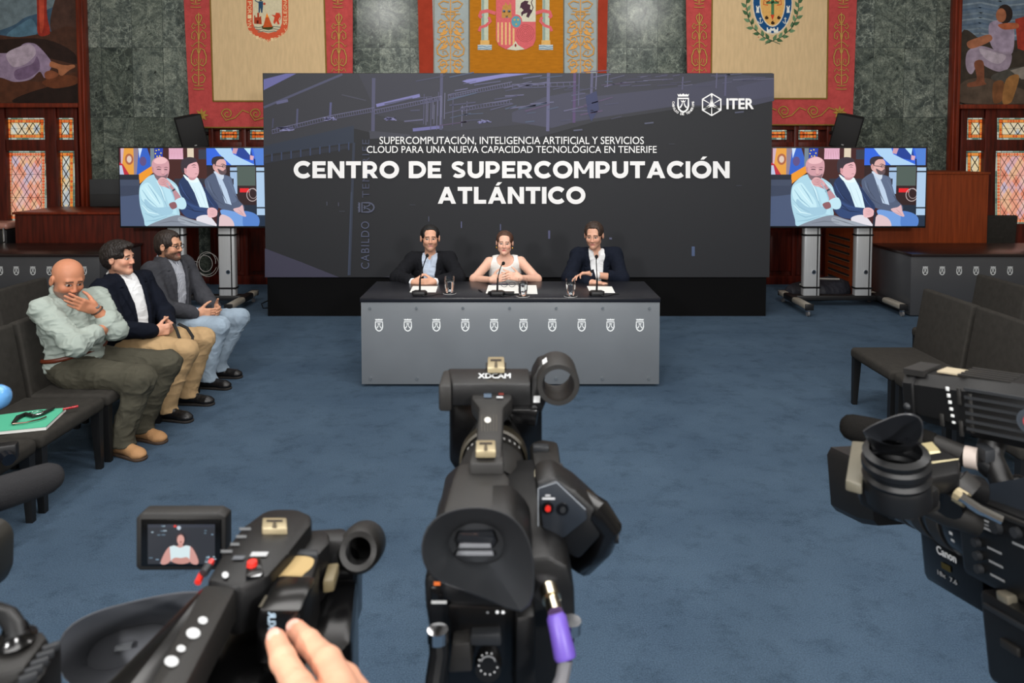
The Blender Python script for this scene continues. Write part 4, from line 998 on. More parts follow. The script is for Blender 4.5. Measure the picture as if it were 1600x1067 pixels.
# --- screens on trolleys
def tv(label, sl, x0, x1, cols, feet, coil):
    Yt = 8.75
    a, c = at(x0, 229.5, Yt), at(x1, 356, Yt); r = thing('television_trolley', label, 'television', ((a.x + c.x) / 2, Yt, 0), 'television trolleys')
    s_ = B().box(((a.x + c.x) / 2, Yt + .035, (a.z + c.z) / 2), (c.x - a.x, .07, a.z - c.z), bev=.006).build('screen_housing', mblk, r)
    # picture: drawn in the pixels of an enlargement of the right screen
    u0, u1, v0, v1 = 45, 1515, 62, 828
    bx = .016
    def fn(u, v, o): return Vector((a.x + bx + (u - u0) / (u1 - u0) * (c.x - a.x - 2 * bx), Yt - .001 - o, a.z - bx - (v - v0) / (v1 - v0) * (a.z - c.z - 2.4 * bx)))
    f = Flat(fn, 'screen', .00004); screen_picture(f, u0, u1, v0, v1); f.build('screen_picture', s_)
    zl = c.z
    for k, px in enumerate(cols):
        q = at(px, 420, Yt + .1); x = q.x
        cl = B(); cl.box((x, Yt + .13, (.10 + zl + .1) / 2), (.205, .10, zl), bev=.02, seg=3); cl = cl.build('column', malu, r)
        B().box((x + .07 * (1 if px > 800 else -1) * 0 + .062, Yt + .078, (.1 + zl) / 2), (.012, .006, zl - .12)).build('groove', mblkm, cl)
        for z in (zl - .1, .235 if k == 0 else .225): B().box((x, Yt + .13, z), (.222, .118, .022), bev=.008).build('strap', mblkm, cl)
        B().cyl((x + .02, Yt + .081, .43), (x + .02, Yt + .073, .43), .026, n=24).build('lock_ring', mchr, cl)
        B().cyl((x + .02, Yt + .0735, .43), (x + .02, Yt + .071, .43), .012, n=18).build('lock_hole', mblkm, cl)
    xa, xb = feet
    B().box(((xa + xb) / 2, Yt + .13, .105), (abs(xb - xa), .12, .06), bev=.006).build('base_bar', mblk, r)
    mb = mat('beige_tube', '#9c978c', .45, metal=.3)
    for x in feet:
        ft = B(); ft.box((x, 8.3 + .18, .115), (.095, .42, .07), bev=.025, seg=3); ft = ft.build('foot', mb, r)
        B().box((x, 8.80, .115), (.1, .30, .078), bev=.02).build('joint', mblk, ft); B().box((x, 9.03, .115), (.095, .16, .07), bev=.025, seg=3).build('rear_tube', mb, ft)
        B().box((x, 8.262, .115), (.098, .02, .073), bev=.006).build('end_cap', mblk, ft); B().box((x, 9.118, .115), (.098, .02, .073), bev=.006).build('end_cap', mblk, ft)
        for yy in (8.3, 9.07):
            cs = B().cyl((x - .012, yy, .035), (x + .012, yy, .035), .035, n=20).build('caster', mat('caster_grey', '#6a6a6c', .4), r)
            B().box((x, yy, .066), (.034, .05, .034), bev=.006).build('caster_fork', mchr, cs)
    return r
def person_scene(f, s=1.0, ox=0, oy=0):
    """the three seated men as they appear on screen"""
    def q(pts, h): f.poly([(ox + x * s, oy + y * s) for x, y in pts], h)
    def qs(pts, h): f.poly(catmull([(ox + x * s, oy + y * s) for x, y in pts]), h)
    def ln(pts, w, h): f.stroke([(ox + x * s, oy + y * s) for x, y in pts], w * s, h, taper=lambda t: .35 + .65 * math.sin(math.pi * min(max(t, .02), .98)))
    # third man
    qs([(905, 400), (930, 350), (1010, 300), (1060, 310), (1170, 345), (1195, 420), (1240, 560), (1300, 630), (1290, 680), (1190, 690), (1030, 640), (940, 540)], '#4e5a74'); qs([(1090, 340), (1165, 350), (1190, 430), (1235, 560), (1170, 590), (1110, 440)], '#5a6884')
    q([(1010, 300), (1075, 345), (1130, 470), (1175, 620), (1110, 600), (1060, 440)], '#b8cbe2'); qs([(1000, 290), (1090, 300), (1100, 350), (1080, 370), (1040, 340)], '#c8d4e4')
    qs([(990, 200), (1010, 165), (1070, 160), (1115, 180), (1128, 215), (1122, 260), (1128, 290), (1110, 318), (1060, 318), (1020, 290), (995, 260)], '#d8a8a4'); qs([(982, 215), (985, 165), (1030, 142), (1090, 145), (1108, 168), (1060, 172), (1030, 195), (1015, 240)], '#2e2630')
    qs([(1040, 262), (1090, 285), (1122, 262), (1128, 300), (1105, 322), (1062, 315)], '#5a4a50'); f.stroke([(ox + 1015 * s, oy + 232 * s), (ox + 1080 * s, oy + 240 * s), (ox + 1140 * s, oy + 236 * s)], 6 * s, '#20222c'); f.stroke([(ox + (1108 + 22 * math.cos(t)) * s, oy + (240 + 14 * math.sin(t)) * s) for t in [k * .5 for k in range(13)]], 5 * s, '#20222c')
    qs([(1060, 670), (1180, 680), (1280, 720), (1310, 800), (1290, 840), (1190, 840), (1100, 760)], '#6f9ad8'); qs([(1290, 680), (1400, 700), (1455, 760), (1430, 840), (1300, 840), (1285, 740)], '#4f7cc4'); qs([(1190, 660), (1255, 640), (1285, 620), (1300, 680), (1320, 730), (1290, 730), (1230, 700)], '#d8b0b4')
    qs([(996, 222), (1008, 218), (1018, 240), (1012, 262), (1002, 262)], '#c8928e'); ln([(1070, 222), (1092, 216), (1112, 222)], 7, '#3a2a2c'); ln([(1108, 245), (1124, 262), (1112, 270)], 5, '#b07e78'); ln([(1088, 292), (1106, 290), (1118, 294)], 5, '#8a5a58')
    for p_ in ([(960, 400), (980, 480), (1040, 560)], [(940, 470), (1000, 560), (1100, 620)], [(1180, 430), (1210, 520), (1250, 590)], [(1060, 420), (1090, 520), (1130, 600)]): ln(p_, 9, '#3c465c')
    for p_ in ([(935, 380), (950, 440), (985, 500)], [(1150, 380), (1185, 450), (1215, 530)]): ln(p_, 10, '#66748e')
    ln([(1210, 690), (1250, 700), (1290, 720)], 4, '#a87c80'); ln([(1240, 660), (1270, 690), (1300, 725)], 4, '#a87c80')
    # second man
    qs([(640, 420), (680, 350), (740, 320), (850, 380), (900, 440), (990, 560), (1040, 640), (1000, 720), (930, 740), (820, 760), (700, 730), (630, 620)], '#20345c'); qs([(660, 560), (800, 620), (930, 660), (930, 735), (820, 755), (690, 720)], '#2a4270')
    q([(700, 320), (760, 370), (840, 360), (900, 470), (945, 650), (850, 640), (800, 500)], '#d4ecf4'); qs([(690, 320), (760, 360), (830, 350), (845, 390), (790, 400), (730, 380)], '#e4f4f8')
    qs([(690, 280), (700, 210), (760, 185), (830, 200), (850, 270), (838, 330), (800, 355), (740, 340)], '#e0aab0'); qs([(668, 240), (680, 180), (740, 150), (810, 158), (835, 190), (790, 205), (745, 225), (720, 270), (700, 300), (680, 300)], '#342a34')
    qs([(820, 740), (930, 720), (1010, 800), (1030, 850), (900, 840), (830, 800)], '#dcd8e0'); qs([(1060, 720), (1150, 740), (1195, 800), (1180, 850), (1040, 850)], '#d8bcc0'); qs([(930, 660), (980, 645), (1025, 670), (1025, 720), (985, 742), (935, 735)], '#e4b4b8'); f.stroke([(ox + 1040 * s, oy + 690 * s), (ox + 1030 * s, oy + 830 * s)], 22 * s, '#1c2234')
    qs([(700, 262), (716, 258), (728, 282), (722, 306), (706, 300)], '#cf949a'); ln([(776, 232), (800, 224), (824, 230)], 8, '#4a3638'); ln([(786, 248), (804, 246), (820, 250)], 6, '#5a4448'); ln([(832, 262), (850, 282), (836, 290)], 6, '#c48a90'); ln([(806, 316), (824, 312), (838, 316)], 6, '#a06a70'); qs([(740, 345), (790, 352), (830, 340), (800, 372), (760, 372)], '#c08c94')
    for p_ in ([(660, 430), (720, 520), (800, 600)], [(640, 500), (700, 600), (800, 680)], [(880, 430), (920, 520), (980, 600)], [(700, 640), (800, 680), (900, 690)]): ln(p_, 10, '#162548')
    for p_ in ([(650, 400), (680, 470), (740, 560)], [(680, 580), (780, 630), (880, 660)], [(900, 480), (950, 570), (1000, 640)]): ln(p_, 9, '#365084')
    for p_ in ([(790, 430), (830, 540), (880, 640)], [(850, 450), (890, 560), (920, 650)]): ln(p_, 6, '#b4d0de')
    for k in range(4): ln([(945, 672 + k * 16), (980, 668 + k * 16), (1018, 684 + k * 13)], 4, '#b4848a')
    # first man
    qs([(240, 480), (270, 400), (380, 320), (520, 350), (620, 420), (660, 520), (715, 600), (700, 650), (640, 650), (640, 730), (500, 780), (310, 830), (280, 760), (245, 620)], '#a8d0e0'); qs([(250, 460), (330, 400), (400, 480), (480, 600), (470, 720), (360, 680), (280, 600)], '#c0e4ee')
    q([(410, 330), (470, 420), (520, 560), (560, 700), (620, 720), (600, 600), (560, 480), (500, 400)], '#b4dcea'); qs([(300, 560), (400, 640), (560, 640), (570, 700), (480, 725), (380, 690), (300, 620)], '#9cc4d8')
    qs([(310, 830), (420, 780), (620, 720), (760, 760), (900, 800), (1000, 850), (300, 850)], '#7f8694'); qs([(640, 740), (800, 770), (980, 830), (900, 850), (660, 800)], '#98a0ac')
    qs([(375, 260), (380, 190), (420, 155), (480, 145), (540, 180), (552, 250), (540, 320), (510, 370), (450, 385), (410, 350)], '#cc98a0'); qs([(395, 190), (430, 158), (490, 150), (530, 180), (500, 210), (430, 215)], '#e8b8bc'); qs([(390, 300), (430, 330), (500, 330), (535, 310), (510, 375), (450, 388), (410, 355)], '#7a6068')
    f.stroke([(ox + 425 * s, oy + 268 * s), (ox + 465 * s, oy + 270 * s)], 9 * s, '#4a343c'); f.stroke([(ox + 500 * s, oy + 270 * s), (ox + 530 * s, oy + 272 * s)], 9 * s, '#4a343c')
    qs([(440, 370), (480, 350), (540, 380), (600, 460), (660, 540), (650, 600), (610, 600), (570, 480), (480, 430)], '#b88890'); qs([(430, 385), (470, 345), (530, 370), (560, 420), (520, 440), (460, 430)], '#d8a4a8'); f.stroke([(ox + 565 * s, oy + 490 * s), (ox + 605 * s, oy + 462 * s)], 16 * s, '#3a3a44')
    qs([(600, 580), (680, 545), (715, 600), (700, 655), (640, 655)], '#bce0ec'); qs([(540, 610), (600, 590), (620, 640), (570, 660)], '#8a5a60')
def _first_man_folds(f):
    def ln(pts, w, h): f.stroke(pts, w, h, taper=lambda t: .35 + .65 * math.sin(math.pi * min(max(t, .02), .98)))
    for p_ in ([(270, 470), (330, 560), (420, 640)], [(255, 560), (320, 640), (420, 690)], [(290, 700), (380, 740), (480, 720)], [(330, 420), (400, 520), (450, 610)], [(440, 430), (480, 540), (520, 640)], [(300, 780), (400, 770), (520, 730)], [(520, 400), (570, 480), (600, 560)]): ln(p_, 12, '#8fb8cc')
    for p_ in ([(300, 440), (370, 540), (440, 620)], [(265, 620), (330, 690), (430, 710)], [(420, 380), (470, 480), (500, 580)], [(560, 400), (620, 450), (650, 520)]): ln(p_, 11, '#d4f0f6')
    for p_ in ([(440, 800), (560, 780), (700, 790)], [(640, 750), (760, 790), (880, 830)]): ln(p_, 9, '#666c78')
    for k in range(4): ln([(440, 380 + k * 14), (490, 368 + k * 16), (540, 392 + k * 18)], 5, '#a06a72')
    for k in range(3): f.disc(380, 0, .1, '#cc98a0', n=3)
    f.poly(catmull([(376, 250), (388, 246), (394, 275), (390, 300), (378, 290)]), '#b8848c'); ln([(418, 250), (445, 244), (470, 250)], 7, '#6a4a50'); ln([(498, 252), (520, 248), (540, 254)], 7, '#6a4a50')
    f.poly(catmull([(476, 262), (490, 262), (500, 308), (484, 316), (470, 308)]), '#d8a4a8'); ln([(466, 312), (486, 320), (506, 312)], 6, '#9a6268')
def screen_picture(f, u0, u1, v0, v1):
    R = lambda a, b, c, d, h: f.rect(max(a, u0), max(b, v0), min(c, u1), min(d, v1), h)
    R(u0, v0, u1, v1, '#3c1418'); R(u0, v0, 240, 420, '#50202a'); R(60, 62, 110, 330, '#c8a8b8')
    f.poly([(95, v0), (190, v0), (212, 330), (75, 330), (70, 250)], '#e09a3c'); f.poly([(u0, 200), (80, 220), (145, 325), (u0, 325)], '#b82438'); f.poly([(u0, 230), (70, 230), (90, 325), (u0, 325)], '#b8c0dc'); f.disc(145, 170, 42, '#a86040', 55); f.disc(145, 170, 24, '#d8c0b0', 34)
    R(190, v0, 240, 330, '#8a7a8a'); f.poly([(245, v0), (330, v0), (375, 200), (385, 260), (215, 330)], '#2c5cc0'); f.poly([(240, v0), (280, v0), (250, 160)], '#c8dcf4'); f.poly([(217, 330), (380, 230), (386, 300), (245, 410)], '#e89428'); f.disc(285, 190, 34, '#5a4a80', 46)
    R(360, v0, 400, 240, '#70808c'); f.poly([(405, v0), (490, v0), (480, 180), (400, 180)], '#1c3ca8'); 
    f.L += 1
    for k in range(6): f.disc(440 + 28 * math.cos(k), 110 + 34 * math.sin(k), 7, '#e8d040', n=8, up=False)
    R(548, v0, 692, 170, '#e8b8d0'); f.L += 1
    for k in range(9): f.stroke([(548 + k * 17, v0), (560 + k * 15, 170)], 4, '#c08898', False); f.stroke([(692 - k * 17, v0), (680 - k * 15, 170)], 4, '#c08898', False)
    R(735, v0, 800, 170, '#d8c8b0'); R(848, 75, 930, 172, '#2c3444'); R(540, 170, 940, 380, '#401a18'); R(930, 235, u1, 640, '#2a1418'); R(1230, 240, 1420, 430, '#4c5a54')
    R(1260, 455, 1355, 495, '#e01c24'); f.stroke(arc(1385, 520, 55, 0, 360, 20, 62), 7, '#b8a8a8'); f.stroke(arc(1395, 505, 40, 0, 360, 18, 50), 5, '#a89898')
    R(1165, 250, 1235, 510, '#9cb8d8'); R(1165, 282, 1240, 296, '#14202c'); R(1430, 250, u1, 720, '#a8c4e0'); R(1428, 284, u1, 298, '#14202c'); R(1428, 640, u1, 654, '#14202c')
    R(1230, 620, 1430, v1, '#142438'); R(1400, 720, u1, v1, '#182a40')
    R(u0, 320, 240, 380, '#1c2230'); R(u0, 370, 245, 440, '#3c465c'); R(u0, 430, 255, 540, '#343e54'); R(u0, 530, 320, v1, '#3c4862'); f.poly([(u0, 540), (245, 515), (300, v1), (u0, v1)], '#445270'); R(600, 360, 1200, 420, '#2a2a38')
    # the same picture again on the screen within the screen
    R(928, v0, 1508, 235, '#2c62d8'); f.poly([(1015, v0), (1180, v0), (1200, 120), (1300, 170), (1420, 225), (1180, 228), (1060, 120)], '#a8ccec'); f.poly([(1200, v0), (1250, v0), (1230, 120), (1190, 110)], '#c898a8'); f.poly([(1250, v0), (1380, v0), (1400, 150), (1370, 180), (1280, 160), (1230, 130)], '#183c90'); f.poly([(1310, v0), (1380, v0), (1370, 130)], '#b8e0f4'); f.poly([(1370, 130), (1410, 140), (1400, 180), (1370, 175)], '#d8a8b8')
    f.poly([(1400, v0), (1508, v0), (1508, 230), (1430, 228), (1420, 150)], '#4c7cd0'); f.stroke([(1415, 165), (1418, 230)], 12, '#14203c'); R(928, 228, 1510, 240, '#0c1018')
    P0 = f.poly
    def clipped(pts, h, up=True): return P0([(min(max(x, u0), u1), min(max(y, v0), v1)) for x, y in pts], h, up)
    f.poly = clipped; person_scene(f); _first_man_folds(f); f.poly = P0
tv('large television on a trolley at the left, showing the three seated men', 0, 184, 417, (276, 355), (-4.62, -3.30), True)
tv('large television on a trolley at the right, showing the three seated men', 0, 1203, 1446.5, (1268, 1349), (3.46, 4.56), False)
# coil of cable hanging beside the left trolley, on a hook of the bench end
cc = at(323, 412, 9.2); rng = random.Random(2)
t = thing('cable_coil', 'loose coil of pale grey cable hanging beside the left television trolley', 'cable', cc)
pts = []
for k in range(66):
    a = k / 66 * 2 * math.pi * 3; r = .115 + .03 * math.sin(k * .11)
    pts.append(cc + Vector((r * math.cos(a) + .02 * math.sin(k * .09), .01 * math.sin(k * .3), r * 1.15 * math.sin(a))))
B().tube(pts, .0045, 6).build('loops', mat('pale_cable', '#8d8a86', .6), t)
B().tube([cc + Vector((-.10, 0, .02)), cc + Vector((-.2, .05, .03)), cc + Vector((-.33, .02, -.01)), cc + Vector((-.5, -.27, .02))], .0045, 6).build('lead', MATS['pale_cable'], t)
# black bag and cables on the floor behind the right trolley
t = thing('equipment_bag', 'black soft equipment bag on the floor behind the right television trolley', 'bag', onz(1285, 462))
pb = onz(1275, 470) + Vector((.08, .14, 0))
b = SDF(pb + Vector((-.5, -.3, -.02)), pb + Vector((.6, .4, .4)), .012); b.ell(pb + Vector((0, 0, .1)), (.42, .2, .13), k=.05); b.ell(pb + Vector((.2, .03, .16)), (.2, .15, .12), k=.06); b.plane((0, 0, .003), (0, 0, -1))
solid('bag_body', b, mat('navy_nylon', '#14151f', .7), t, disp=folds(.02, 6))
B().tube([pb + Vector((-.28, -.1, .2)), pb + Vector((-.1, -.14, .29)), pb + Vector((.1, -.12, .28)), pb + Vector((.24, -.08, .27))], .012, 8).build('handle', mat('pale_strap', '#8f8b84', .7), t)
setp(B().tube([Vector((x, y, .006)) for x, y in ((-3.12, 9.3), (-3.16, 8.96), (-3.05, 8.7), (-2.9, 8.75), (-2.75, 8.9))], .006, 6).build('power_cable', mblkm), 'black power cable on the carpet running behind the backdrop', 'cable')
# --- folder, keys and other things on the empty left chair
SZ = .4375
r = thing('document_folder', 'green document folder with white papers on the empty left chair', 'folder', onz(40, 655, SZ))
top = [(-30, 652), (60, 640), (103, 637), (72, 666), (-30, 676)]
b = B(); b.prism([onz(x, y, SZ + .022) for x, y in top], (0, 0, -.004)); b.build('cover', mat('mint_green_card', '#4fae8c', .55), r, smooth=False)
b = B(); b.prism([onz(x, y + .7, SZ + .018) for x, y in top], (0, 0, -.0175)); b.build('papers', mpaper, r, smooth=False)
a_, c_ = onz(98, 639.5, SZ + .03), onz(122, 634.5, SZ + .03)
setp(B().tube([a_, a_.lerp(c_, .6), a_.lerp(c_, .62), c_], [.006, .006, .007, .0065], 10).build('pen', mat('red_plastic', '#a01820', .3)), 'red pen poking out from the green folder', 'pen')
kz = SZ + .027
r = thing('lanyard_keys', 'black lanyard with keys and metal ring on the green folder', 'keys', onz(50, 650, kz))
b = B(); pts = [onz(x, y, kz + .008) for x, y in ((20, 661), (28, 652), (40, 647), (52, 650), (66, 646), (84, 637))]
b.tube(pts, [.008, .013, .012, .010, .012, .009], 8); b.build('strap', mat('lanyard_black', '#161412', .5), r)
b = B(); pts = [onz(x, y, kz + .006) for x, y in ((20, 662), (40, 660), (62, 655), (72, 651))]; b.tube(pts, [.006, .004, .004, .005], 8); b.build('clasp', mat('dark_metal', '#6a5a50', .3, metal=1), r)
cr = onz(57, 644.5, kz + .016); b = B(); b.tube([cr + Vector((.034 * math.cos(t), .026 * math.sin(t), .003 * math.sin(2 * t))) for t in [2 * math.pi * k / 22 for k in range(22)]], .003, 8, True); b.build('ring', mchr, r)
pg = at(8, 708, 3.42)
r = thing('small_camera', 'small black compact camera resting on the nearest left chair', 'camera', (pg.x, pg.y, SZ))
B().box((pg.x - .02, pg.y, SZ + .045), (.14, .06, .085), (0, 0, .4), .012).build('body', mblk, r)
B().cyl((pg.x + .02, pg.y - .03, SZ + .04), (pg.x + .06, pg.y - .06, SZ + .035), .03, .028).build('lens', mat('lens_navy', '#0c1018', .2), r)
# ================================================================== people
def skin_mat(name):
    if name in MATS: return MATS[name]
    m = mat(name, '#c89070', .5, bump=.08, bscale=260, spec=.35)
    a = m.node_tree.nodes.new('ShaderNodeAttribute'); a.attribute_name = 'Col'
    b = m.node_tree.nodes['Principled BSDF']
    m.node_tree.links.new(a.outputs['Color'], b.inputs['Base Color'])
    b.inputs['Subsurface Weight'].default_value = .12; b.inputs['Subsurface Radius'].default_value = (1, .4, .25); b.inputs['Subsurface Scale'].default_value = .006
    return m
def A_(*p): return np.array(p, float)
def atv(px, py, Y): return np.array(at(px, py, Y))
def lerp(a, b, t): return np.asarray(a) * (1 - t) + np.asarray(b) * t
def frame(fwd, roll=0, up=(0, 0, 1)):
    f = nrm(fwd); r = nrm(np.cross(f, up)); u = np.cross(r, f)
    if roll: c, s_ = math.cos(roll), math.sin(roll); r, u = c * r + s_ * u, c * u - s_ * r
    return np.stack([r, f, u], 1)
def hand(S, w, d, n, side, curl=(.5, .5, .5, .55), spread=.06, thumb=None, sc=1.0, tcurl=.3, k=.006, fmul=1.0):
    d = nrm(d); n = np.asarray(n, float); n = nrm(n - d * (n @ d)); s_ = np.cross(d, n) * side; w = np.asarray(w, float)
    R = np.stack([s_, d, n], 1)
    S.cone(w, w + d * .03 * sc, .027 * sc, .026 * sc, k=.02); S.box(w + d * .055 * sc, A_(.040, .046, .0145) * sc, R, .013 * sc, .018)
    for i in range(4):
        q = w + (d * (.093, .097, .092, .082)[i] + s_ * (.030, .0105, -.0095, -.029)[i]) * sc
        L = (.044, .049, .045, .035)[i] * sc * fmul; r = (.0092, .0094, .0090, .008)[i] * sc
        dd = nrm(d + s_ * spread * (1.5 - i)); c = curl[i]; a = 0
        for j, (fr, ang) in enumerate(((1, 1.0), (.62, 1.25), (.5, .8))):
            a += c * ang; v = dd * math.cos(a) + n * math.sin(a); e = q + v * L * fr
            S.cone(q, e, r * (1 - .07 * j), r * (.95 - .09 * j), k=k if j else .01); q = e
    t = nrm((d * .62 + s_ * .7 + n * .35) if thumb is None else thumb); q = w + (d * .028 + s_ * .030 + n * .006) * sc
    S.cone(q, q + t * .04 * sc, .0150 * sc, .0115 * sc, k=.014); q = q + t * .04 * sc; t = nrm(t + (d * .5 - s_ * .5 + n * .2) * tcurl)
    S.cone(q, q + t * .03 * sc, .0112 * sc, .0098 * sc, k=k); q = q + t * .03 * sc; t = nrm(t + (d * .5 - s_ * .6) * tcurl); S.cone(q, q + t * .024 * sc, .0098 * sc, .0075 * sc, k=k)
def head_sdf(S, H, fem=False, ear=1.0, round_=1.0, wide=1.0):
    c, R, s_ = H; T = lambda x, y, z: c + R @ (A_(x, y, z) * s_)
    E = lambda p, r, k=.02, op='u': S.ell(T(*p), A_(*r) * s_, R, k * s_, op)
    K = lambda a, b, ra, rb=None, k=.015, op='u': S.cone(T(*a), T(*b), ra * s_, (ra if rb is None else rb) * s_, k * s_, op)
    E((0, -.014, .036), (.0755 * wide, .096, .082)); E((0, .022, -.026), (.0605 * round_, .070, .086), .03)
    K((-.0405 * round_, .016, -.066), (-.012, .072, -.0985), .0195, .016, .035); K((.0405 * round_, .016, -.066), (.012, .072, -.0985), .0195, .016, .035)
    E((0, .083, -.1), (.019, .017, .016) if not fem else (.016, .016, .015), .025)
    K((-.036, .078, .021), (.036, .078, .021), .0125 if not fem else .010, None, .018)
    for x in (-1, 1):
        E((x * .04, .064, -.03), (.024, .022, .02), .025)
        E((x * .0315, .099, .002), (.019, .016, .0122), .012, 's'); E((x * .031, .0755, .001), (.0145, .0145, .0135), .002)
        K((x * .018, .0865, .009), (x * .045, .078, .006), .0035, None, .004)
        E((x * .080 * wide, -.006, -.008), A_(.0105, .021, .033) * ear, .008); E((x * .089 * wide, .0, -.008), (.005, .011, .018), .004, 's')
        E((x * .0115, .1, -.036), (.0085, .0105, .0075), .006)
    K((0, .088, .012), (0, .108, -.031), .0085, .0108, .012)
    K((-.019, .083, -.0635), (.019, .083, -.0635), .0068, None, .008); K((-.016, .084, -.0735), (.016, .084, -.0735), .0078, None, .008)
    K((-.019, .0965, -.0688), (0, .0985, -.0682), .0026, None, .004, 's'); K((.019, .0965, -.0688), (0, .0985, -.0682), .0026, None, .004, 's')
def head_col(H, skin, lip='#a8605a', hair='#2a1f1a', brow=True, beard=None, gaze=0, brown=.5, flush=.1):
    c, R, s_ = H; sk = np.array(lin(skin)[:3]); lp = np.array(lin(lip)[:3]); hc = np.array(lin(hair)[:3])
    def fn(V):
        L = (V - c) @ R / s_; x, y, z = np.abs(L[:, 0]), L[:, 1], L[:, 2]
        n = vnoise(V * 60) * .5 + vnoise(V * 17) * .5
        col = sk[None] * (.92 + .16 * n[:, None]); m = np.linalg.norm(L - A_(0, 0, -.01), axis=1) < .155
        def put(w, q):
            nonlocal col; w = np.clip(w, 0, 1)[:, None] * m[:, None]; col = col * (1 - w) + np.array(q)[None] * w
        ch = np.exp(-(((x - .042) / .024) ** 2 + ((z + .03) / .024) ** 2)) * (y > .03) + np.exp(-((x / .016) ** 2 + ((z + .03) / .016) ** 2)) * (y > .09)
        put(ch * flush * 2.2, sk * A_(1.12, .78, .72))
        if beard is not None:
            bc, st = beard; bc = np.array(lin(bc)[:3])
            w = np.clip((-.038 - z - .35 * np.maximum(0, x - .035)) / .016, 0, 1) * (y > -.005 - .0) * np.clip((y + .01) / .02, 0, 1)
            w = np.maximum(w * (z < -.03), np.clip(1 - np.abs(x - .064) / .016, 0, 1) * (z < .0) * np.clip((y + .005) / .01, 0, 1) * np.clip((.045 - y) / .02, 0, 1))
            w = w * (1 - np.exp(-((x / .02) ** 2 + ((z + .084) / .006) ** 2)) * .6) * (z > -.125)
            w = np.maximum(w, np.exp(-(((x - .012) / .02) ** 2 + ((z + .052) / .0065) ** 2)) * (y > .06))
            put(w * st * (.7 + .6 * vnoise(V * 400)), bc)
        put(np.exp(-((x / .0215) ** 4 + ((z + .0685 + 1.5 * x * x) / .0098) ** 4)) * (y > .07) * .85, lp)
        put((np.abs(z + .0678 + 1.5 * x * x) < .0019) * (x < .022) * (y > .07) * .6, lp * .35)
        if brow:
            bz = .0235 - .25 * np.maximum(0, x - .03) + .1 * np.minimum(0, x - .02)
            put(np.clip(1.5 - np.abs(z - bz) / .0048, 0, 1) * (x > .011) * (x < .05) * (y > .045) * .9, hc)
        ew = ((x - .0315) / .0168) ** 2 + ((z - .0005 - .06 * (x - .03)) / .0076) ** 2
        f_ = (y > .055); put((ew < 1.35) * f_ * .75, sk * .28); put((ew < .78) * f_, (.52, .47, .44))
        gx = L[:, 0] - np.sign(L[:, 0]) * .0315 - gaze
        put(((gx / .0074) ** 2 + ((z - .001) / .0078) ** 2 < 1) * f_ * (ew < .95), (.028, .015, .010))
        put(np.exp(-(((x - .007) / .004) ** 2 + ((z + .0395) / .003) ** 2)) * (y > .085) * .8, sk * .25)
        return col
    return fn
def torso(S, J, o=0.0, bulk=1.0, belly=1.0, k=.06, low=True):
    u, r, f = J['u'], J['r'], J['f']; R = np.stack([r, f, u], 1); pv, nk = J['pelvis'], J['neck']; L = np.linalg.norm(nk - pv)
    if low: S.ell(pv + u * .02, A_(.165 * bulk + o, .125 * bulk + o, .125 + o), R, k)
    S.ell(lerp(pv, nk, .36) + f * .02 * belly, A_(.152 * bulk + o, .112 * belly + o, L * .36 + o), R, k)
    S.ell(lerp(pv, nk, .67) + f * .01, A_(.168 * bulk + o, .112 * bulk + o, L * .32 + o), R, k)
    a, b = J['sh']; S.cone(a + r * -.01, b + r * .01, .056 + o, None, k=.05)
    S.ell(lerp(pv, nk, .93), A_(.10 + o, .062 + o, .055 + o), R, .05)
def joints(d):
    d = dict(d)
    for k_ in ('sh', 'el', 'wr', 'hip', 'kn', 'an', 'toe'):
        if k_ in d: d[k_] = [np.array(x, float) for x in d[k_]]
    for k_ in ('neck', 'pelvis', 'head'): d[k_] = np.array(d[k_], float)
    d['u'] = nrm(d['neck'] - d['pelvis']); r = d['sh'][0] - d['sh'][1]; r = nrm(r - d['u'] * (r @ d['u'])); d['r'] = r; d['f'] = np.cross(d['u'], r)
    return d
def arm(S, J, i, o=0, r=(.052, .044, .029), k=.03, upto=1.0, frm=0.0):
    a, e, w = J['sh'][i], J['el'][i], J['wr'][i]
    if frm <= 0: S.cone(a, e, r[0] + o, r[1] + o, k=k)
    if upto > 0: S.cone(lerp(e, w, max(frm - 1, 0)), lerp(e, w, upto), r[1] + o if frm <= 1 else r[2] + o, r[1] + o + (r[2] - r[1]) * upto, k=k)
def legs(S, J, o=0, k=.04, r=(.084, .06, .041), upto=1.0):
    for i in (0, 1):
        S.cone(J['hip'][i], J['kn'][i], r[0] + o, r[1] + o, k=k); S.cone(J['kn'][i], lerp(J['kn'][i], J['an'][i], upto), r[1] * .97 + o, r[2] + o, k=k)
def bounds(pts, m):
    p = np.array(pts); return p.min(0) - m, p.max(0) + m
def allpts(J, ks): return [x for k_ in ks for x in (J[k_] if isinstance(J[k_], list) else [J[k_]])]
def make_body(label, J, H, skin, handfn, h=.004, colkw={}, headkw={}, bulk=.93, smat='skin', armr=(.046, .040, .027)):
    lo, hi = bounds(allpts(J, ['neck', 'pelvis', 'sh', 'el', 'wr', 'hip', 'kn', 'an']) + [J['head'] + A_(0, 0, .02)], .15)
    lo[2] = max(lo[2], .0)
    S = SDF(lo, hi, h)
    torso(S, J, -.01, bulk, bulk); 
    for i in (0, 1): arm(S, J, i, 0, armr)
    legs(S, J, -.012)
    for i in (0, 1):
        d = J['toe'][i]; a = J['an'][i]; S.cone(a + A_(0, 0, -.05), a + nrm(d) * .12 + A_(0, 0, -.062), .022, .018, k=.02)
    head_sdf(S, H, **headkw)
    c, R, s_ = H
    S.cone(c + R @ (A_(0, -.030, -.05) * s_), J['neck'], .051 * s_, .057 * s_, k=.03)
    handfn(S)
    o = solid('person', S, skin_mat(smat), None, head_col(H, skin, **colkw), smooth=1)
    setp(o, label, 'person'); return o
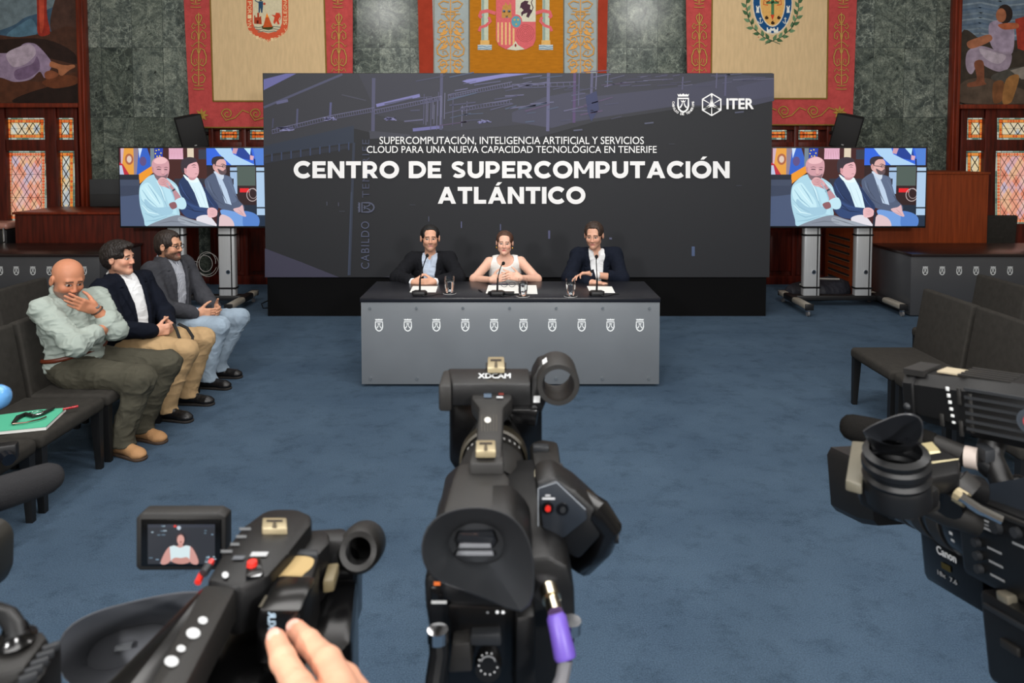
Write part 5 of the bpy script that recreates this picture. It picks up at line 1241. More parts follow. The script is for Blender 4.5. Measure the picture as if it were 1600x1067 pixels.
def hair(root, H, color, t=.012, front=.0, cut=(.068, .078, .095), fz=-.03, nape=-.085, side=-.03, rough=.004, extra=None, name='hair', h=.004, wide=1.0):
    c, R, s_ = H; T = lambda x, y, z: c + R @ (A_(x, y, z) * s_)
    S = SDF(c - .19, c + .19, h)
    S.ell(T(0, -.016, .036 + t * .3), A_(.077 * wide + t, .098 + t, .083 + t) * s_, R, .0); S.ell(T(0, -.045, -.02), A_(.068 * wide + t * .6, .062 + t, .07) * s_, R, .03)
    if extra: extra(S, T, R, s_)
    S.ell(T(0, .10 + front, fz), A_(*cut) * s_, R, .012, 's')
    for s2 in (-1, 1): S.ell(T(s2 * .032, .105 + front, fz + .088), A_(.036, .062, .042) * s_, R, .01, 's')
    S.box(T(0, .075, side - .09), A_(.2, .10, .09) * s_, R, .005, .01, 's')
    S.plane(T(0, 0, nape), -R[:, 2])
    m = mat('hair_' + color, '#' + color, .55, spec=.4, var=.3, vscale=60, bump=.25, bscale=320, stretch=(1, 1, .35))
    return solid(name, S, m, root, disp=folds(rough * .9, 85, (1, 1, .3), 3), smooth=1)
def shoe(root, J, i, color, sole='1a1614', laces=None, W=1.0):
    a = J['an'][i]; d = nrm(A_(J['toe'][i][0], J['toe'][i][1], 0)); s_ = A_(-d[1], d[0], 0); b = A_(a[0], a[1], 0); R = np.stack([s_, d, A_(0, 0, 1)], 1)
    S = SDF(b - A_(.26, .26, 0.01), b + A_(.26, .26, .16), .005)
    S.ell(b - d * .03 + A_(0, 0, .05), A_(.038, .05, .045) * W, R, .02); S.cone(b + d * .02 + A_(0, 0, .05), b + d * .15 + A_(0, 0, .036), .038 * W, .036 * W, k=.03); S.ell(b + d * .16 + A_(0, 0, .032), A_(.043, .052, .028) * W, R, .02)
    S.cone(a + A_(0, 0, -.02), b + d * .03 + A_(0, 0, .07), .043, .038, k=.03); S.plane((0, 0, .014), (0, 0, -1)); S.plane((0, 0, a[2] + .005), (0, 0, 1))
    o = solid('shoe', S, mat('shoe_' + color, '#' + color, .4 if color < '5' else .8, bump=.1, bscale=120), root, disp=folds(.002, 30))
    S = SDF(b - A_(.26, .26, 0.01), b + A_(.26, .26, .05), .004)
    S.cone(b - d * .035 + A_(0, 0, .01), b + d * .17 + A_(0, 0, .01), .043 * W, .045 * W, k=0); S.plane((0, 0, .018), (0, 0, 1)); S.plane((0, 0, .0005), (0, 0, -1))
    solid('sole', S, mat('sole_' + sole, '#' + sole, .8), o, smooth=0)
    if laces:
        bb = B()
        for q in range(3):
            p = b + d * (.045 + .025 * q) + A_(0, 0, .093 - .011 * q); bb.tube([Vector(p - s_ * .03 - A_(0, 0, .012)), Vector(p + A_(0, 0, .0)), Vector(p + s_ * .03 - A_(0, 0, .012))], .0026, 6)
        bb.build('laces', mat('lace_' + laces, '#' + laces, .8), o)
    return o
def trousers(root, J, color, o=.012, h=.006, amp=.010, r=(.088, .064, .05), rough=.9, seed=1, denim=False, bulk=1.0, bot=None):
    lo, hi = bounds(allpts(J, ['pelvis', 'hip', 'kn', 'an']), .17); lo[2] = .03
    S = SDF(lo, hi, h); u, rr, f = J['u'], J['r'], J['f']; R = np.stack([rr, f, u], 1)
    S.ell(J['pelvis'] + u * .0, A_(.168 * bulk + o, .128 * bulk + o, .12 + o), R, .05); legs(S, J, o, .05, r)
    S.plane(J['pelvis'] + u * .085, u)
    bz = .062 if bot is None else bot
    for i in (0, 1): S.cone(J['an'][i], J['an'][i] + A_(0, 0, -.06) + nrm(J['toe'][i]) * .022, r[2] + o, r[2] + o + .008, k=.02)
    S.plane((0, 0, bz), (0, 0, -1))
    m = mat('trousers_' + color, '#' + color, rough, bump=.25, bscale=500 if not denim else 700, var=.18 if denim else .08, vscale=5 if denim else 10, spec=.15)
    return solid('trousers', S, m, root, disp=folds(amp * .75, 15, (.75, 1.2, 1.0), seed), smooth=2)
def shirt(root, J, H, m, o=.008, bulk=1.0, belly=1.0, sleeves=(1, 1), upto=.97, amp=.008, seed=2, collar=True, h=.005, low=-.06, vneck=None, name='shirt', armr=(.056, .047, .036), roll=None, post=None, armhole=None):
    lo, hi = bounds(allpts(J, ['neck', 'pelvis', 'sh', 'el', 'wr']), .19); S = SDF(lo, hi, h)
    torso(S, J, o, bulk, belly); u, r, f = J['u'], J['r'], J['f']
    for i in (0, 1):
        if sleeves[i]:
            arm(S, J, i, o, armr, .035, upto if not isinstance(upto, tuple) else upto[i])
            if roll: up = upto[i]; S.cone(lerp(J['el'][i], J['wr'][i], up - .22), lerp(J['el'][i], J['wr'][i], up - .02), .057, .054, k=.008)
            e = lerp(J['el'][i], J['wr'][i], upto if not isinstance(upto, tuple) else upto[i]); S_n = nrm(J['wr'][i] - J['el'][i])
    S.plane(J['pelvis'] + u * low, -u)
    c, R, s_ = H
    nb = J['neck'] + u * .005
    if vneck: vneck(S)
    ax = nrm(c + R @ A_(0, -.03, -.06) - J['neck'])
    if collar:
        ex = nrm(np.cross(ax, r) * -1); ey = r
        fw = nrm(J['f'] - ax * (J['f'] @ ax)); sd = np.cross(fw, ax)
        S.cone(nb + ax * .0, nb + ax * .14, .053, .058, k=.004, op='s')
        n = 16; ring = [nb + ax * (.028 + .014 * -math.cos(t)) + fw * .066 * math.cos(t) + sd * .062 * math.sin(t) for t in [math.pi * 2 * (k_ + .5) / n for k_ in range(n)]]
        for k_ in range(n):
            if k_ == n - 1: continue
            S.cone(ring[k_] if k_ < n else ring[0], ring[(k_ + 1) % n], .0085, None, k=.006)
        S.cone(nb + fw * .075 + ax * .085, nb + fw * .105 - ax * .045, .046, .004, k=.003, op='s')
        for s2 in (-1, 1):
            a = nb + fw * .058 + sd * s2 * .036 + ax * .022; b_ = nb + fw * .098 + sd * s2 * .030 - ax * .045; S.cone(a, b_, .009, .006, k=.003); S.cone(nb + fw * .02 + sd * s2 * .064 + ax * .03, a, .010, .009, k=.004); S.cone(nb + fw * .02 + sd * s2 * .066 + ax * .02, b_ + sd * s2 * .012, .008, .005, k=.004)
    if post: post(S)
    return solid(name, S, m, root, disp=folds(amp * .75, 14, (.8, .8, 1.5), seed), smooth=2)
def jacket(root, J, color, o=.022, bulk=1.0, belly=1.0, amp=.010, seed=4, h=.005, but=.30, vw=.078, upto=.93, open_=.0, low=-.1, rough=.85, post=None, arm_r=(.056, .050, .040), hem=True):
    lo, hi = bounds(allpts(J, ['neck', 'pelvis', 'sh', 'el', 'wr']), .2); S = SDF(lo, hi, h)
    torso(S, J, o, bulk, belly); u, r, f = J['u'], J['r'], J['f']; nk, pv = J['neck'], J['pelvis']; L = np.linalg.norm(nk - pv)
    for i in (0, 1): arm(S, J, i, o * .6, arm_r, .035, upto); S.cone(J['sh'][i] - r * (.0 if i else -.0), J['sh'][i] + u * .012, .062, .05, k=.03)
    S.plane(pv + u * low, -u)
    top = nk + u * .03; bt = lerp(nk, pv, but / L * .55 / .55) if False else nk - u * but
    S.cone(nk + u * .12, nk - u * .02, .058, .072, k=.005, op='s')
    x, y, z = S.coords(nk, np.stack([r, f, u], 1)); ax_ = np.abs(x)
    t = np.clip((.03 - z) / (but + .03), 0, 1); w_ = vw * (1 - t) ** .85 + open_ * t + .004
    low_ = np.where(z < -but, open_ + .004 + .12 * np.maximum(0, -but - z), w_)
    cut = np.maximum(np.maximum(ax_ - low_, .0 - y), z - .09)
    if not open_: cut = np.maximum(cut, -but - z)
    T2 = SDF(lo, hi, h); torso(T2, J, o + .008, bulk, belly)
    for i in (0, 1): T2.cone(J['sh'][i], J['sh'][i] + u * .012, .070, .058, k=.03)
    lw = np.where(z > -.085, .030 + .25 * np.maximum(0, .02 - z), np.maximum(.058 * (1 - (-.085 - z) / (but - .085)), 0))
    lap = np.maximum(np.maximum(np.maximum(T2.d, w_ - ax_), ax_ - w_ - lw), np.maximum(np.maximum(-but - z, z - .035), .0 - y))
    notch = np.maximum(np.abs(z + .075) - .006, (w_ + .03) - ax_)
    lap = np.maximum(lap, -notch)
    S.d = np.minimum(np.maximum(S.d, -cut), lap)
    S.cone(nk + u * .02 - f * .055 + r * .05, nk + u * .02 - f * .055 - r * .05, .018, None, k=.012)
    if post: post(S)
    m = mat('jacket_' + color, '#' + color, rough, bump=.2, bscale=700, var=.1, vscale=40, spec=.12)
    return solid('jacket', S, m, root, disp=folds(amp * .65, 12, (1, 1, .8), seed), smooth=2)
def cuffs(root, J, color='e4e8ee', idx=(0, 1), a=.86, b=.99, r=.041):
    for i in idx:
        p, q = lerp(J['el'][i], J['wr'][i], a), lerp(J['el'][i], J['wr'][i], b); S = SDF(np.minimum(p, q) - .07, np.maximum(p, q) + .07, .004)
        S.cone(p, q, r, r * .97); n = nrm(q - p); S.plane(q, n); solid('cuff', S, mat('cuff_' + color, '#' + color, .85, bump=.1, bscale=300), root, disp=folds(.003, 30), smooth=1)
def watch(root, J, i, strap='2a2420', dial='3a3c40', r=.032, t=.93):
    e, w = J['el'][i], J['wr'][i]; n = nrm(w - e); c = lerp(e, w, t); R = frame(n); b = B()
    b.tube([Vector(c + R[:, 0] * r * math.cos(a) + R[:, 2] * r * math.sin(a)) for a in [2 * math.pi * k_ / 24 for k_ in range(24)]], .0055, 8, True); o = b.build('wristwatch', mat('strap_' + strap, '#' + strap, .4), root)
    k_ = c + nrm(A_(0.3, -.5, .8)) * (r + .002); B().cyl(Vector(k_), Vector(k_ + nrm(A_(0.3, -.5, .8)) * .008), .017, n=20).build('dial', mat('dial_' + dial, '#' + dial, .2, metal=.6), o)
def headf(c, fwd, roll=0, s_=1.0): return (np.array(c, float), frame(fwd, roll), s_)
# ---------------------------------------------------------------- left speaker at the table: black blazer, pale blue shirt
def legs_under(cx, py, Y=6.98, dk=.0):
    return dict(hip=[(cx - .09, Y - .03, .49), (cx + .09, Y - .03, .49)], kn=[(cx - .13, Y - .44, .49), (cx + .13, Y - .44, .49)], an=[(cx - .13, Y - .36, .09), (cx + .13, Y - .36, .09)], toe=[(-.15, -1, 0), (.15, -1, 0)])
c0 = atv(672, 371.5, 6.82)
J = joints(dict(head=c0, neck=atv(672.5, 403, 6.90), pelvis=(c0[0] - .01, 7.0, .52), sh=[atv(645, 406, 6.88), atv(702, 405, 6.88)], el=[atv(621, 433, 6.64), atv(716, 434, 6.66)], wr=[atv(646, 441, 6.44), atv(679, 441, 6.44)], **legs_under(c0[0], 0, 7.0)))
H = headf(c0, (.16, -1, -.04), 0, .96)
def hf(S, J=J):
    hand(S, J['wr'][0], (.95, -.35, -.05), (.2, .75, -.1), 1, (.75, .75, .75, .75), .0, k=.003)
    hand(S, J['wr'][1], (-.95, -.45, .02), (-.25, .75, -.2), -1, (.7, .7, .7, .7), .0, k=.003)
pa = make_body('person in black blazer with clasped hands, leftmost at the panel table', J, H, '#cb9a80', hf, colkw=dict(hair='#14100e', beard=('#6a5248', .35), gaze=.003), headkw=dict(ear=1.08, wide=1.12, round_=1.10))
hair(pa, H, '0e0c0c', .008, wide=1.11, front=-.002, cut=(.068, .077, .138), fz=-.028, side=-.004)
lb = mat('pale_blue_cotton', '#b9c6d8', .85, bump=.15, bscale=400, var=.05, vscale=12, spec=.15)
shirt(pa, J, H, lb, seed=5, sleeves=(0, 0)); jacket(pa, J, '16171b', but=.33, vw=.070, seed=6, bulk=1.0, open_=.018, upto=.80); cuffs(pa, J, a=.74, b=1.0, r=.038)
trousers(pa, J, '17181c', h=.008)
for i in (0, 1): shoe(pa, J, i, '141214')
# ---------------------------------------------------------------- woman in the middle
c0 = atv(788.5, 379, 6.80)
J = joints(dict(head=c0, neck=atv(789.5, 404, 6.85), pelvis=(c0[0], 6.98, .52), sh=[atv(764, 410, 6.85), atv(814, 409, 6.85)], el=[atv(741, 436, 6.62), atv(839, 436, 6.62)], wr=[atv(768, 437, 6.43), atv(813, 434, 6.44)], **legs_under(c0[0], 0, 6.98)))
H = headf(c0, (-.04, -1, -.04), .03, .89)
def hf(S, J=J):
    hand(S, J['wr'][0], (.93, -.25, .22), (.25, .9, .1), 1, (.25, .3, .35, .4), .13, thumb=(.4, -.2, .8), sc=.92, k=.003)
    hand(S, J['wr'][1], (-.92, -.2, .22), (-.25, .9, -.1), -1, (.22, .28, .34, .4), .14, thumb=(-.5, -.1, .85), sc=.92, k=.003)
pw = make_body('person in white sleeveless top with open hands, seated between two men', J, H, '#dcae98', hf, colkw=dict(hair='#5a4032', lip='#b03a3a', flush=.16), headkw=dict(fem=True, ear=.85, round_=1.10, wide=1.10), bulk=.86, armr=(.047, .040, .025))
def bun(S, T, R, s_): S.ell(T(0, -.11, .045), A_(.045, .04, .045), R, .02)
hair(pw, H, '4a3024', .007, wide=1.09, front=.0, cut=(.068, .078, .140), fz=-.030, side=-.0, extra=bun)
whm = mat('white_crepe', '#e6e4e0', .85, bump=.15, bscale=300, spec=.15)
def scoop(S, J=J):
    n = J['neck']; u, r, f = J['u'], J['r'], J['f']; S.ell(n + f * .055 + u * .02, A_(.082, .095, .072), np.stack([r, f, u], 1), .004, 's'); S.ell(n - f * .04 + u * .05, A_(.08, .06, .05), np.stack([r, f, u], 1), .004, 's')
    for s2 in (-1, 1): S.plane(n + r * s2 * .128, r * s2 * .94 + u * .34)
shirt(pw, J, H, whm, o=.008, bulk=.9, belly=.9, sleeves=(0, 0), collar=False, vneck=scoop, amp=.0025, name='sleeveless_top', h=.0035)
trousers(pw, J, '26282e', h=.008)
for i in (0, 1): shoe(pw, J, i, '1a1412', W=.9)
for s2 in (-1, 1):
    cc_, R_, s3 = H; q = cc_ + R_ @ (A_(s2 * .086, .004, -.055) * s3); B().ball(Vector(q), .008, (1, 1, 1.3), 12).build('earring', mat('gold', '#c8a050', .25, metal=1), pw)
# ---------------------------------------------------------------- right speaker: navy blazer, white shirt, looking down
c0 = atv(928, 367, 6.82)
J = joints(dict(head=c0, neck=atv(930, 398, 6.92), pelvis=(c0[0] + .02, 7.02, .52), sh=[atv(903, 399, 6.88), atv(961, 398, 6.90)], el=[atv(889, 434, 6.66), atv(972, 435, 6.66)], wr=[atv(923, 441.5, 6.44), atv(922, 428.5, 6.54)], **legs_under(c0[0] + .02, 0, 7.02)))
H = headf(c0, (-.30, -1, -.22), -.02, .98)
def hf(S, J=J):
    hand(S, J['wr'][0], (1, -.12, .0), (0, -.1, -1), 1, (.18, .2, .25, .3), .10, k=.003); hand(S, J['wr'][1], (-1, -.35, .05), (0, -.55, -.8), -1, (.3, .35, .4, .5), .10, k=.003)
pr = make_body('person in navy blazer and white shirt, rightmost at the panel table, looking down', J, H, '#cd9c84', hf, colkw=dict(hair='#3a281e', beard=('#6a4c3c', .28)), headkw=dict(wide=1.10, round_=1.10))
hair(pr, H, '32241c', .009, wide=1.09, front=.004, cut=(.068, .077, .136), fz=-.028, side=-.004)
wsh = mat('white_cotton', '#e2e4e6', .85, bump=.15, bscale=400, spec=.15)
shirt(pr, J, H, wsh, seed=8, sleeves=(0, 0)); jacket(pr, J, '121723', but=.36, vw=.074, seed=9, bulk=1.04, open_=.014, upto=.86); cuffs(pr, J, 'e8e8e8', a=.82, b=.95); watch(pr, J, 1, '8a8c90', '30343a', .031, .99)
trousers(pr, J, '1a1c24', h=.008)
for i in (0, 1): shoe(pr, J, i, '141110')
# ---------------------------------------------------------------- bald man, hand to his mouth
J = joints(dict(head=(-2.872, 4.60, 1.118), neck=(-2.945, 4.66, .995), pelvis=(-2.88, 4.68, .55), sh=[(-2.955, 4.465, .945), (-2.83, 4.845, .94)], el=[(-2.70, 4.385, .745), (-2.63, 4.70, .76)], wr=[(-2.665, 4.61, .785), (-2.712, 4.618, .92)],
                hip=[(-2.82, 4.56, .515), (-2.82, 4.79, .515)], kn=[(-2.375, 4.525, .485), (-2.36, 4.85, .485)], an=[(-2.505, 4.515, .10), (-2.505, 4.76, .10)], toe=[(.85, -.42, 0), (.9, -.35, 0)]))
H = headf(J['head'], (.78, -.54, -.34), .06, 1.06)
def hf(S, J=J):
    hand(S, J['wr'][1], (-.46, -.76, .44), (-.72, .56, .34), -1, (.16, .14, .14, .18), .03, thumb=(-.5, .1, .75), sc=1.04, k=.003); hand(S, J['wr'][0], (.25, .95, -.05), (-.8, .25, -.2), 1, (.6, .6, .6, .6), .02, k=.004)
p1 = make_body('person with bald head in pale green shirt and olive trousers, hand over his mouth', J, H, '#b87c5e', hf, h=.0036, colkw=dict(hair='#4a3c34', beard=('#6a625e', .75), flush=.2), headkw=dict(round_=1.16, wide=1.1), bulk=1.0, armr=(.05, .046, .031))
psh = mat('pale_green_oxford', '#98a29b', .85, bump=.2, bscale=350, var=.05, vscale=10, spec=.15)
shirt(p1, J, H, psh, o=.012, bulk=1.12, belly=1.30, upto=(.62, .42), amp=.019, seed=11, low=-.03, armr=(.057, .052, .048), roll=True)
trousers(p1, J, '46443a', amp=.014, seed=12, bulk=1.1, r=(.094, .07, .056), o=.012)
u = J['u']; pv = J['pelvis']; R_ = np.stack([J['r'], J['f'], u], 1); b = B()
b.tube([Vector(pv + u * .076 + J['r'] * .199 * math.cos(a) + J['f'] * .158 * math.sin(a)) for a in [2 * math.pi * k_ / 40 for k_ in range(40)]], .014, 8, True); b.build('belt', mat('brown_leather', '#5a2614', .45), p1)
watch(p1, J, 1, '3a2a20', '8a8c90', .036, .90)
for i in (0, 1): shoe(p1, J, i, 'a07850', 'c0a07a' if False else '3c2c20', laces='6a4a2e', W=1.05)
# ---------------------------------------------------------------- dark-haired man, navy blazer, beige trousers
J = joints(dict(head=(-2.915, 5.29, 1.15), neck=(-2.94, 5.32, 1.0), pelvis=(-2.87, 5.31, .55), sh=[(-2.955, 5.125, .945), (-2.85, 5.50, .945)], el=[(-2.80, 5.035, .675), (-2.70, 5.52, .68)], wr=[(-2.60, 5.16, .635), (-2.585, 5.33, .635)],
                hip=[(-2.82, 5.21, .515), (-2.82, 5.41, .515)], kn=[(-2.375, 5.155, .49), (-2.375, 5.455, .50)], an=[(-2.50, 5.10, .095), (-2.49, 5.42, .095)], toe=[(.95, -.2, 0), (.95, -.1, 0)]))
H = headf(J['head'], (1, -.10, -.03), .0, .99)
def hf(S, J=J):
    hand(S, J['wr'][0], (.75, .62, -.05), (-.5, .75, 0), 1, (.8, .8, .8, .8), .0, k=.003); hand(S, J['wr'][1], (.6, -.78, .02), (-.7, -.6, 0), -1, (.75, .75, .75, .75), .0, k=.003)
p2 = make_body('person with dark hair in navy blazer and beige trousers, hands clasped', J, H, '#c8957c', hf, h=.0038, colkw=dict(hair='#221a16', flush=.2), headkw=dict(round_=1.10, wide=1.06))
def fringe(S, T, R, s_): S.ell(T(.01, .050, .088), A_(.062, .056, .030), R, .03); S.ell(T(0, -.05, .015), A_(.084, .088, .092), R, .03)
hair(p2, H, '1c1512', .013, wide=1.05, front=.010, cut=(.072, .078, .100), fz=-.036, side=.0, nape=-.095, extra=fringe, rough=.006)
shirt(p2, J, H, wsh, seed=15, sleeves=(0, 0), belly=1.12, bulk=1.04, o=.01); jacket(p2, J, '10141f', but=.40, vw=.072, seed=16, bulk=1.1, belly=1.15, open_=.05, amp=.012, upto=.9)
trousers(p2, J, 'ab8f6a', amp=.010, seed=17)
cuffs(p2, J, 'e8e8e8', a=.86, b=.95)
for i in (0, 1): shoe(p2, J, i, '100f10')
setp(B().tube([Vector(v) for v in ((-2.50, 5.24, .665), (-2.47, 5.22, .63), (-2.44, 5.20, .57), (-2.41, 5.17, .545), (-2.37, 5.17, .535), (-2.35, 5.20, .54), (-2.36, 5.24, .57), (-2.41, 5.26, .63), (-2.47, 5.25, .665))], .011, 8).build('bag_strap', mat('black_webbing', '#0c0c0d', .8)), 'black webbing strap looped from the clasped hands over the beige knee', 'strap')
# ---------------------------------------------------------------- man with spectacles, grey blazer, pale jeans
J = joints(dict(head=(-2.85, 5.925, 1.155), neck=(-2.885, 5.95, 1.025), pelvis=(-2.87, 5.94, .55), sh=[(-2.92, 5.76, .965), (-2.81, 6.12, .965)], el=[(-2.79, 5.67, .69), (-2.66, 6.13, .69)], wr=[(-2.585, 5.83, .612), (-2.52, 6.03, .612)],
                hip=[(-2.82, 5.84, .515), (-2.82, 6.04, .515)], kn=[(-2.41, 5.83, .50), (-2.345, 6.10, .505)], an=[(-2.50, 5.79, .115), (-2.52, 6.06, .115)], toe=[(.95, -.15, 0), (1, -.05, 0)]))
H = headf(J['head'], (1, -.14, -.05), .0, 1.0)
def hf(S, J=J):
    hand(S, J['wr'][0], (.85, .45, -.12), (-.45, .8, .1), 1, (.28, .26, .26, .3), .05, thumb=(.6, .3, .75), k=.003); hand(S, J['wr'][1], (.62, -.75, -.12), (-.7, -.6, .1), -1, (.3, .28, .28, .3), .05, thumb=(.4, -.45, .8), k=.003)
p3 = make_body('person with spectacles and beard in grey blazer and pale jeans, far end of seated row', J, H, '#c29074', hf, h=.0038, colkw=dict(hair='#241a14', beard=('#2e221c', .85)))
hair(p3, H, '241a15', .010, front=.0, cut=(.066, .080, .098), fz=-.034, side=-.02, nape=-.085)
stripe = mat('striped_cotton', '#b6bac4', .85)
nt = stripe.node_tree; bs = nt.nodes['Principled BSDF']; wvx = nt.nodes.new('ShaderNodeTexWave'); wvx.bands_direction = 'Y'; wvx.inputs['Scale'].default_value = 38; wvx.inputs['Distortion'].default_value = .6; tcx = nt.nodes.new('ShaderNodeTexCoord'); nt.links.new(tcx.outputs['Object'], wvx.inputs['Vector'])
tc = tcx; nt.links.new(ramp(wvx.outputs['Color'], [(.35, '#4d5468'), (.6, '#c9ccd2')]), bs.inputs['Base Color'])
shirt(p3, J, H, stripe, seed=21, sleeves=(0, 0), o=.009); jacket(p3, J, '3a3b40', but=.42, vw=.064, seed=22, bulk=1.05, open_=.04, upto=.92)
cuffs(p3, J, 'b9c2d4', a=.86, b=.97)
trousers(p3, J, '8f9fae', amp=.010, seed=23, denim=True, r=(.083, .062, .05))
for i in (0, 1): shoe(p3, J, i, '131112')
cc_, R_, s3 = H; T = lambda x, y, z: Vector(cc_ + R_ @ (A_(x, y, z) * s3)); gm = mat('dark_tortoise', '#120e0c', .3)
g = thing('x', 'x', 'x'); bpy.data.objects.remove(g)
b = B(); b.tube([T(-.012, .106, .006), T(0, .110, .009), T(.012, .106, .006)], .0022, 6); g = b.build('glasses', gm, p3)
for s2 in (-1, 1):
    B().tube([T(s2 * .033 + .022 * math.cos(a), .104 - .006 * abs(math.cos(a)) , -.001 + .0165 * math.sin(a)) for a in [2 * math.pi * k_ / 20 for k_ in range(20)]], .0026, 6, True).build('rim', gm, g); B().tube([T(s2 * .055, .098, .006), T(s2 * .078, .06, .008), T(s2 * .086, -.005, .008), T(s2 * .084, -.02, -.008)], .0024, 6).build('temple', gm, g)
# ---------------------------------------------------------------- hand of the camera operator on the near left camcorder
S = SDF(A_(-.45, .0, 1.2), A_(-.05, .64, 1.75), .0022)
a_ = lambda x, y, Y: atv(x, y, Y)
def finger(pts, r0, r1):
    for q in range(len(pts) - 1): S.cone(pts[q], pts[q + 1], r0 + (r1 - r0) * q / (len(pts) - 1), r0 + (r1 - r0) * (q + 1) / (len(pts) - 1), k=.004)
finger([a_(520, 1150, .42), a_(466, 1075, .475), a_(442, 1030, .505), a_(431, 1000, .525)], .0112, .0078)
finger([a_(556, 1120, .435), a_(512, 1035, .50), a_(482, 1005, .53), a_(462, 984, .55)], .0112, .0078)
finger([a_(590, 1130, .44), a_(540, 1062, .495), a_(520, 1050, .515), a_(505, 1040, .53)], .0108, .0076)
finger([a_(620, 1180, .43), a_(575, 1110, .48), a_(555, 1090, .50), a_(540, 1078, .515)], .0098, .0068)
w0 = a_(610, 1420, .36)
for q, (x, y, Y) in enumerate(((520, 1150, .42), (556, 1120, .435), (590, 1130, .44), (620, 1180, .43))): S.cone(w0, a_(x, y, Y), .018, .0125, k=.015)
S.cone(a_(540, 1350, .375), a_(470, 1230, .43), .014, .012, k=.012); S.cone(a_(470, 1230, .43), a_(445, 1150, .46), .012, .009, k=.006)
S.cone(w0, a_(680, 1850, .24), .026, .033, k=.02)
sk = np.array(lin('#d8a084')[:3])
tips = [a_(431, 1000, .525), a_(462, 984, .55), a_(505, 1040, .53)]
po = solid('person', S, skin_mat('skin_near'), None, lambda V: sk[None] * (.94 + .12 * vnoise(V * 120)[:, None]) * np.array([1, .96, .94])[None] ** (1 - np.minimum(1, min_d(V, tips) / .03))[:, None], smooth=2) if False else None
def near_col(V):
    c = sk[None] * (.93 + .14 * vnoise(V * 120)[:, None])
    d = np.min([np.linalg.norm(V - t, axis=1) for t in tips], axis=0); w = np.clip(1 - d / .022, 0, 1)[:, None] * .5
    return c * (1 - w) + (sk * A_(1.1, .72, .70))[None] * w
po = solid('person', S, skin_mat('skin'), None, near_col, smooth=2)
setp(po, "person's hand of the camera operator resting on the near left camcorder", 'person')
for (t, b_) in ((tips[0], a_(442, 1030, .505)), (tips[1], a_(482, 1005, .53))):
    d = nrm(t - b_); up_ = nrm(A_(0, -.55, .8)); up_ = nrm(up_ - d * (up_ @ d)); R_ = np.stack([np.cross(d, up_), d, up_], 1)
    S = SDF(t - .02, t + .02, .001); S.ell(t + up_ * .0058 - d * .001, (.0056, .0075, .0022), R_, 0); solid('fingernail', S, mat('nail', '#e0a898', .25), po, smooth=1)
# ================================================================== cameras in the foreground
mcam = mat('camera_black', '#0d0d0e', .42, bump=.12, bscale=900, spec=.4)
mcam2 = mat('camera_grey', '#1f1e1d', .5, bump=.12, bscale=900, spec=.4)
mcam3 = mat('camera_gloss', '#09090a', .2)
mrub = mat('rubber_grey', '#26282b', .5, spec=.35)
mrub2 = mat('rubber_black', '#101113', .4, spec=.4)
mshoe = mat('shoe_metal', '#a39678', .4, metal=.5)
mred = mat('record_red', '#d02a20', .35)
mwm = mat('mark_white', '#d0d2d2', .6)
def resample(p, n, c=None):
    """closed outline to n points, starting at the right, going round the centre"""
    p = chaikin(p, 3); cx = sum(a for a, _ in p) / len(p); cy = sum(b for _, b in p) / len(p)
    if c: cx, cy = c
    q = sorted((math.atan2(b - cy, a - cx), math.hypot(a - cx, b - cy)) for a, b in p)
    an = np.array([x for x, _ in q]); rr = np.array([y for _, y in q]); t = np.linspace(-math.pi, math.pi, n, endpoint=False)
    r = np.interp(t, an, rr, period=2 * math.pi); return [(cx + a * math.cos(b), cy + a * math.sin(b)) for a, b in zip(r, t)]
def tripod(x, y, zt, label, a0=.5):
    r = thing('tripod', label, 'tripod', (x, y, 0))
    B().box((x, y, zt - .02), (.08, .12, .04), bev=.008).build('plate', mcam, r); B().ball((x, y, zt - .09), .055, (1, 1, 1), 20).build('fluid_head', mcam, r)
    B().cyl((x, y, zt - .5), (x, y, zt - .1), .02).build('centre_column', mcam, r)
    for k in range(3):
        t = a0 + k * 2 * math.pi / 3; e = Vector((x + .42 * math.cos(t), y + .42 * math.sin(t), .012)); s_ = Vector((x + .04 * math.cos(t), y + .04 * math.sin(t), zt - .16))
        l = B().cyl(e, s_, .012, .02, 12).build('leg', mcam, r); B().ball(e + Vector((0, 0, .006)), .018, n=12).build('rubber_foot', mrub2, l)
def topflat(z, kind='paint'): return Flat(lambda u, v, o: onz(u, v, z + o), kind, .0002)
def shoe_mount(px, z, root, w=1):
    x, y = px; b = B(); b.extz([(x - 15 * w, y - 9), (x + 15 * w, y - 9), (x + 16 * w, y + 8), (x - 16 * w, y + 8)], z, .008, .0015); b.build('accessory_shoe', mshoe, root)
    f = topflat(z + .0003); f.poly([(x - 10 * w, y - 5), (x + 10 * w, y - 5), (x + 10 * w, y - 2), (x - 10 * w, y - 2)], '#2a2420'); f.poly([(x - 2 * w, y - 2), (x + 2 * w, y - 2), (x + 3 * w, y + 8), (x - 3 * w, y + 8)], '#4a4234'); f.build('shoe_slot', root)
